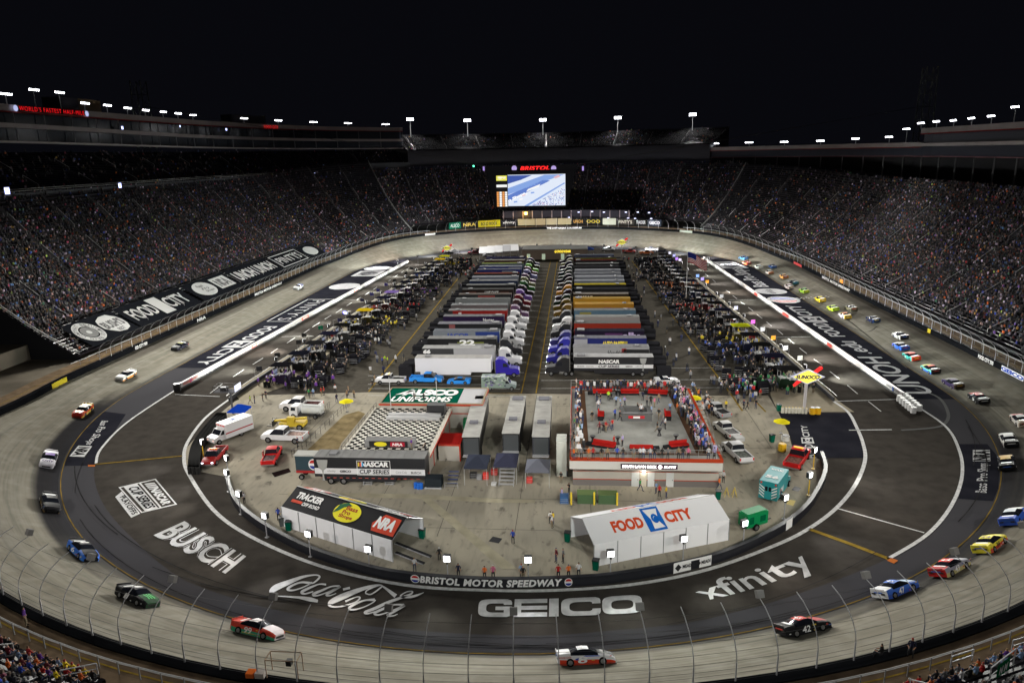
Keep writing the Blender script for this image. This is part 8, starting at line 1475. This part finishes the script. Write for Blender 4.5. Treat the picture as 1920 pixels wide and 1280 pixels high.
# far-side clutter: emergency vehicles, people
for k, (px, lb, c) in enumerate([((1180, 474), 'red emergency truck behind the right fuel sign', (.45, .03, .02)), ((1222, 470), 'white truck at the far right pit end', (.2, .2, .22)), ((1212, 477), 'orange utility vehicle at the far right pit end', (.6, .15, .03)), ((898, 473), 'dark red tow truck at the far left by the shelters', (.2, .03, .03)), ((890, 477), 'maroon tow truck just left of the dark red one', (.15, .03, .04)), ((918, 481), 'white pickup in front of the far shelters', (.4, .4, .42)), ((1140, 470), 'white box shaped truck beside the far garage end', (.45, .45, .45))]): pickup(px, R.uniform(-.4, .4)+(pi if k % 2 else 0), lb, c, (.05, .05, .05))
p = G(853, 482); canopy(tuple(p), 4, 4, 2.6, (.45, .45, .5), 'distant white canopy near the far left fuel sign'); p = G(1105, 478); canopy(tuple(p), 4, 4, 2.6, (.04, .08, .3), 'distant blue canopy right of the far garage building')
for k in range(60): p = G(R.uniform(862, 900), R.uniform(487, 520)) if k % 2 else G(R.uniform(1170, 1235), R.uniform(480, 530)); FARP.append((p.x, p.y, R.choice(['black', 'navy', 'grey', 'black', 'red', 'white'])))
DC = [(18.5-R.uniform(0, 2.0)-(Y-90)*.03, Y, R.choice(['white', 'lilac', 'navy', 'black', 'grey', 'black', 'blue', 'pink'])) for Y in np.linspace(90, 117, 70)]+[(x, 117.6-R.uniform(0, 1.2), R.choice(['white', 'black', 'grey', 'navy', 'red'])) for x in np.linspace(1, 15, 26)]+[(R.uniform(.1, 1.2), Y, R.choice(['white', 'black', 'grey', 'navy', 'light blue'])) for Y in np.linspace(90, 115, 22)]
standing_crowd('deck_crowd', 'guests packed along the rails of the rooftop deck', DC, ZD)
standing_crowd('lane_crowd', 'people on foot right of the deck and along both garage lanes', [(R.uniform(17, 24), R.uniform(117, 127), R.choice(['white', 'orange', 'navy', 'black', 'light blue', 'grey'])) for k in range(60)]+[(R.uniform(26, 33), R.uniform(124, 137), R.choice(['white', 'blue', 'navy', 'black', 'red', 'grey'])) for k in range(34)]+[(R.choice((-1, 1))*R.uniform(1, 5)+(-41 if k % 2 else 24), R.uniform(135, 300), R.choice(['black', 'navy', 'white', 'grey'])) for k in range(90)])
standing_crowd('pit_crowd', 'pit crews and guests packed among the stalls of both pit rows', FARP)
# ================================================================ floodlights (the lit lamps of the photograph)
LAMPW = mat((1, 1, 1), .5, 0, 14., name='lit_floodlight', emc=(.92, .93, 1.)); HOUS = mat((.05, .05, .055), .5, name='lamp_housing')
def spot(loc, tgt, power, size=100, col=(1, .985, .95), blend=.95, rad=.8, parent=None):
    l = bpy.data.lights.new('floodlight_beam', 'SPOT'); l.energy = power; l.spot_size = radians(size); l.spot_blend = blend; l.shadow_soft_size = rad; l.color = col
    o = bpy.data.objects.new('floodlight_beam', l); C.objects.link(o); d = Vector(tgt)-Vector(loc); o.rotation_euler = d.to_track_quat('-Z', 'Y').to_euler(); o.location = loc
    return o
def roof_lamp(p, label, h=1.7, wd=4.4, group='roof floodlights'):
    n = nrm(p.x, p.y); rz = atan2(-n[1], -n[0])    # local +x towards the track
    t = thing('floodlight', label, 'floodlight', (p.x, p.y, p.z-h), rz, group)
    MB().cyl((0, 0, 0), (0, 0, h), .12, .1, 6).build('bracket', mat((.4, .4, .4), .5), t)
    q = MB(); e = MB()
    q.b(-.2, .1, -wd/2, wd/2, h-.05, h+.1)
    k = int(wd/.7)
    for i in range(k):
        y = -wd/2+wd*(i+.5)/k; q.cyl((-.25, y, h+.32), (.28, y, h+.2), .2, .3, 8); e.cyl((.285, y, h+.2), (.33, y, h+.18), .29, .29, 8)
    q.build('lamp_bar', HOUS, t); e.build('lamp_face', LAMPW, t); return t
def aim(p): return (CX*.5+p[0]*.1, min(max(p[1]*.9, 110), 290), 0)
LTINT = [(1, .96, .88), (.95, 1, .92), (1, .91, .81), (.97, .97, .96)]
LF = [(10, 178), (62, 170), (110, 175), (158, 195), (200, 199), (238, 204), (272, 208), (305, 211), (333, 214), (361, 217), (457, 223), (521, 227), (587, 230), (652, 232), (723, 234)]
for k, px in enumerate(LF):
    p = hit(*px, 143); roof_lamp(p, f'{od(k)} roof floodlight from the left end of the left suite roof', h=p.z-TL(168)+.1 if p.z-TL(168) > 1 else 1.2)
    spot((p.x+1, p.y, p.z), (CX+(p.x-CX)*.4, 100+190*k/14, 0), PW_ROOF, 52, LTINT[k % 4])
RF = [(1341, 270), (1405, 268), (1471, 267), (1539, 265), (1605, 261), (1668, 258), (1701, 243), (1728, 232), (1757, 229), (1789, 227), (1823, 223), (1860, 219), (1905, 202)]
for k, px in enumerate(RF):
    p = hit(*px, 140); roof_lamp(p, f'{od(k)} roof floodlight counted from the far end of the right suite roof', h=max(p.z-(49.5 if k > 6 else 44.7), 1.1))
    spot((p.x-1, p.y, p.z), (CX+(p.x-CX)*.4, 290-190*k/12, 0), PW_ROOF, 52, LTINT[(k+1) % 4])
for k, (x, y, yb) in enumerate([(770, 224, 250), (877, 226, 251), (1018, 225, 250), (1158, 221, 248), (1298, 215, 244)]):
    b = hit(x, yb, S0+60); p = hit(x, y, S0+60)
    t = thing('floodlight_pole', f'{od(k)} from the left of the five tall floodlight poles over the far upper tier', 'floodlight', (b.x, b.y, 52), atan2(-nrm(b.x, b.y)[1], -nrm(b.x, b.y)[0]), 'floodlight poles over the far tier'); h = p.z-52
    MB().cyl((0, 0, 0), (0, 0, h+.6), .22, .14, 8).build('pole', STEEL, t)
    q = MB(); e = MB()
    for r_ in range(2):
        q.b(-.1, .05, -1.9, 1.9, h-.6+r_*.8, h-.5+r_*.8)
        for i in range(6): yy = -1.65+.66*i; q.cyl((-.25, yy, h-.3+r_*.8), (.2, yy, h-.4+r_*.8), .2, .3, 8); e.cyl((.2, yy, h-.4+r_*.8), (.26, yy, h-.41+r_*.8), .3, .3, 8)
    q.build('lamp_bar', HOUS, t); e.build('lamp_face', LAMPW, t)
    spot((b.x*.97, b.y-4, p.z), (b.x*.75, 318, 0), PW_ROOF*.8, 60)
    spot((b.x*.985, b.y-1.5, p.z), (b.x*.96, b.y-9, 50), 10000, 140)
# floodlights on the near grandstand roof, behind and beside the photographer
for k in range(9):
    a = radians(215+110*k/8); p = Vector((CX+150*cos(a), C1+150*sin(a), 60)); 
    roof_lamp(p, f'{od(k)} roof floodlight from the left on the near grandstand roof behind the camera', group='near roof floodlights'); spot(p+Vector((0, 0, .5)), (CX+(p.x-CX)*.1, 120+14*(k % 4), 0), PW_NEAR, 46, LTINT[k % 4]) if k % 3 != 1 else spot(p+Vector((0, 0, .5)), (CX+(p.x-CX)*.5, 85, 0), PW_NEAR*.13, 100, LTINT[k % 4])
# mirror-type track lights round the infield wall
LOWF = mat((1, 1, 1), .5, 0, 6., name='lit_track_lamp', emc=(.95, .96, 1.))
def low_lamp(bx, by, label, out=None, h=2.9, lit=True, yellow=False, group='portable track lights on the infield wall', power=PW_LOW, reach=17):
    n = out or nrm(bx, by); rz = atan2(n[1], n[0]); t = thing('track_light', label, 'floodlight', (bx, by, 0), rz, group)
    q = MB().cyl((0, 0, 0), (0, 0, h-.4), .07, .06, 8); q.b(-.2, .2, -.2, .2, 0, .08); q.build('pole', YEL if yellow else STEEL, t)
    q = MB(); q.box((-.1, 0, h), (.45, .78, .74)); q.b(-.12, .12, -.08, .08, h-.65, h-.4); q.build('lamp_housing', BLACK, t)
    MB().box((.14, 0, h), (.03, .70, .66)).build('lamp_face', LOWF, t)
    l = bpy.data.lights.new('track_light_beam', 'SPOT'); l.energy = power; l.spot_size = radians(74); l.spot_blend = .8; l.shadow_soft_size = .35; l.color = LTINT[R.randrange(4)]
    o = bpy.data.objects.new('track_light_beam', l); C.objects.link(o); loc = Vector((bx+n[0]*.5, by+n[1]*.5, h)); tg = Vector((bx+n[0]*reach, by+n[1]*reach, 2.6)); o.rotation_euler = (tg-loc).to_track_quat('-Z', 'Y').to_euler(); o.location = loc
NEARL = [((378, 828), 1), ((424, 858), 0), ((424, 885), 0), ((447, 925), 0), ((496, 966), 0), ((578, 1000), 0), ((690, 1028), 0), ((838, 1046), 0), ((990, 1048), 0), ((1145, 1037), 0), ((1282, 1009), 0), ((1396, 980), 0), ((1473, 932), 0), ((1519, 890), 1), ((1528, 843), 1)]
for k, (px, yl) in enumerate(NEARL):
    p = G(*px, 2.9); low_lamp(p.x, p.y, f'{od(k)} lit track light from the left round the near infield wall', yellow=bool(yl))
for k in range(11):
    Y = 142+15*k; low_lamp(float(np.interp(Y, [p.y for p in lw], [p.x for p in lw]))+1.0, Y, f'{od(k)} track light from the near end of the left pit wall', (-1, 0), group='track lights along the left pit wall', power=PW_LOW*9, reach=28)
for k in range(11):
    Y = 138+15*k; low_lamp(float(np.interp(Y, [p.y for p in reversed(rw_)], [p.x for p in reversed(rw_)]))-1.0, Y, f'{od(k)} track light from the near end of the right pit wall', (1, 0), group='track lights along the right pit wall', power=PW_LOW*9, reach=28)
for k in range(12):
    a = radians(12+156*k/11); low_lamp(CX+63*cos(a), C2+60*sin(a), f'{od(k)} track light from the right round the far infield wall', group='track lights round the far infield wall', power=PW_LOW*16)
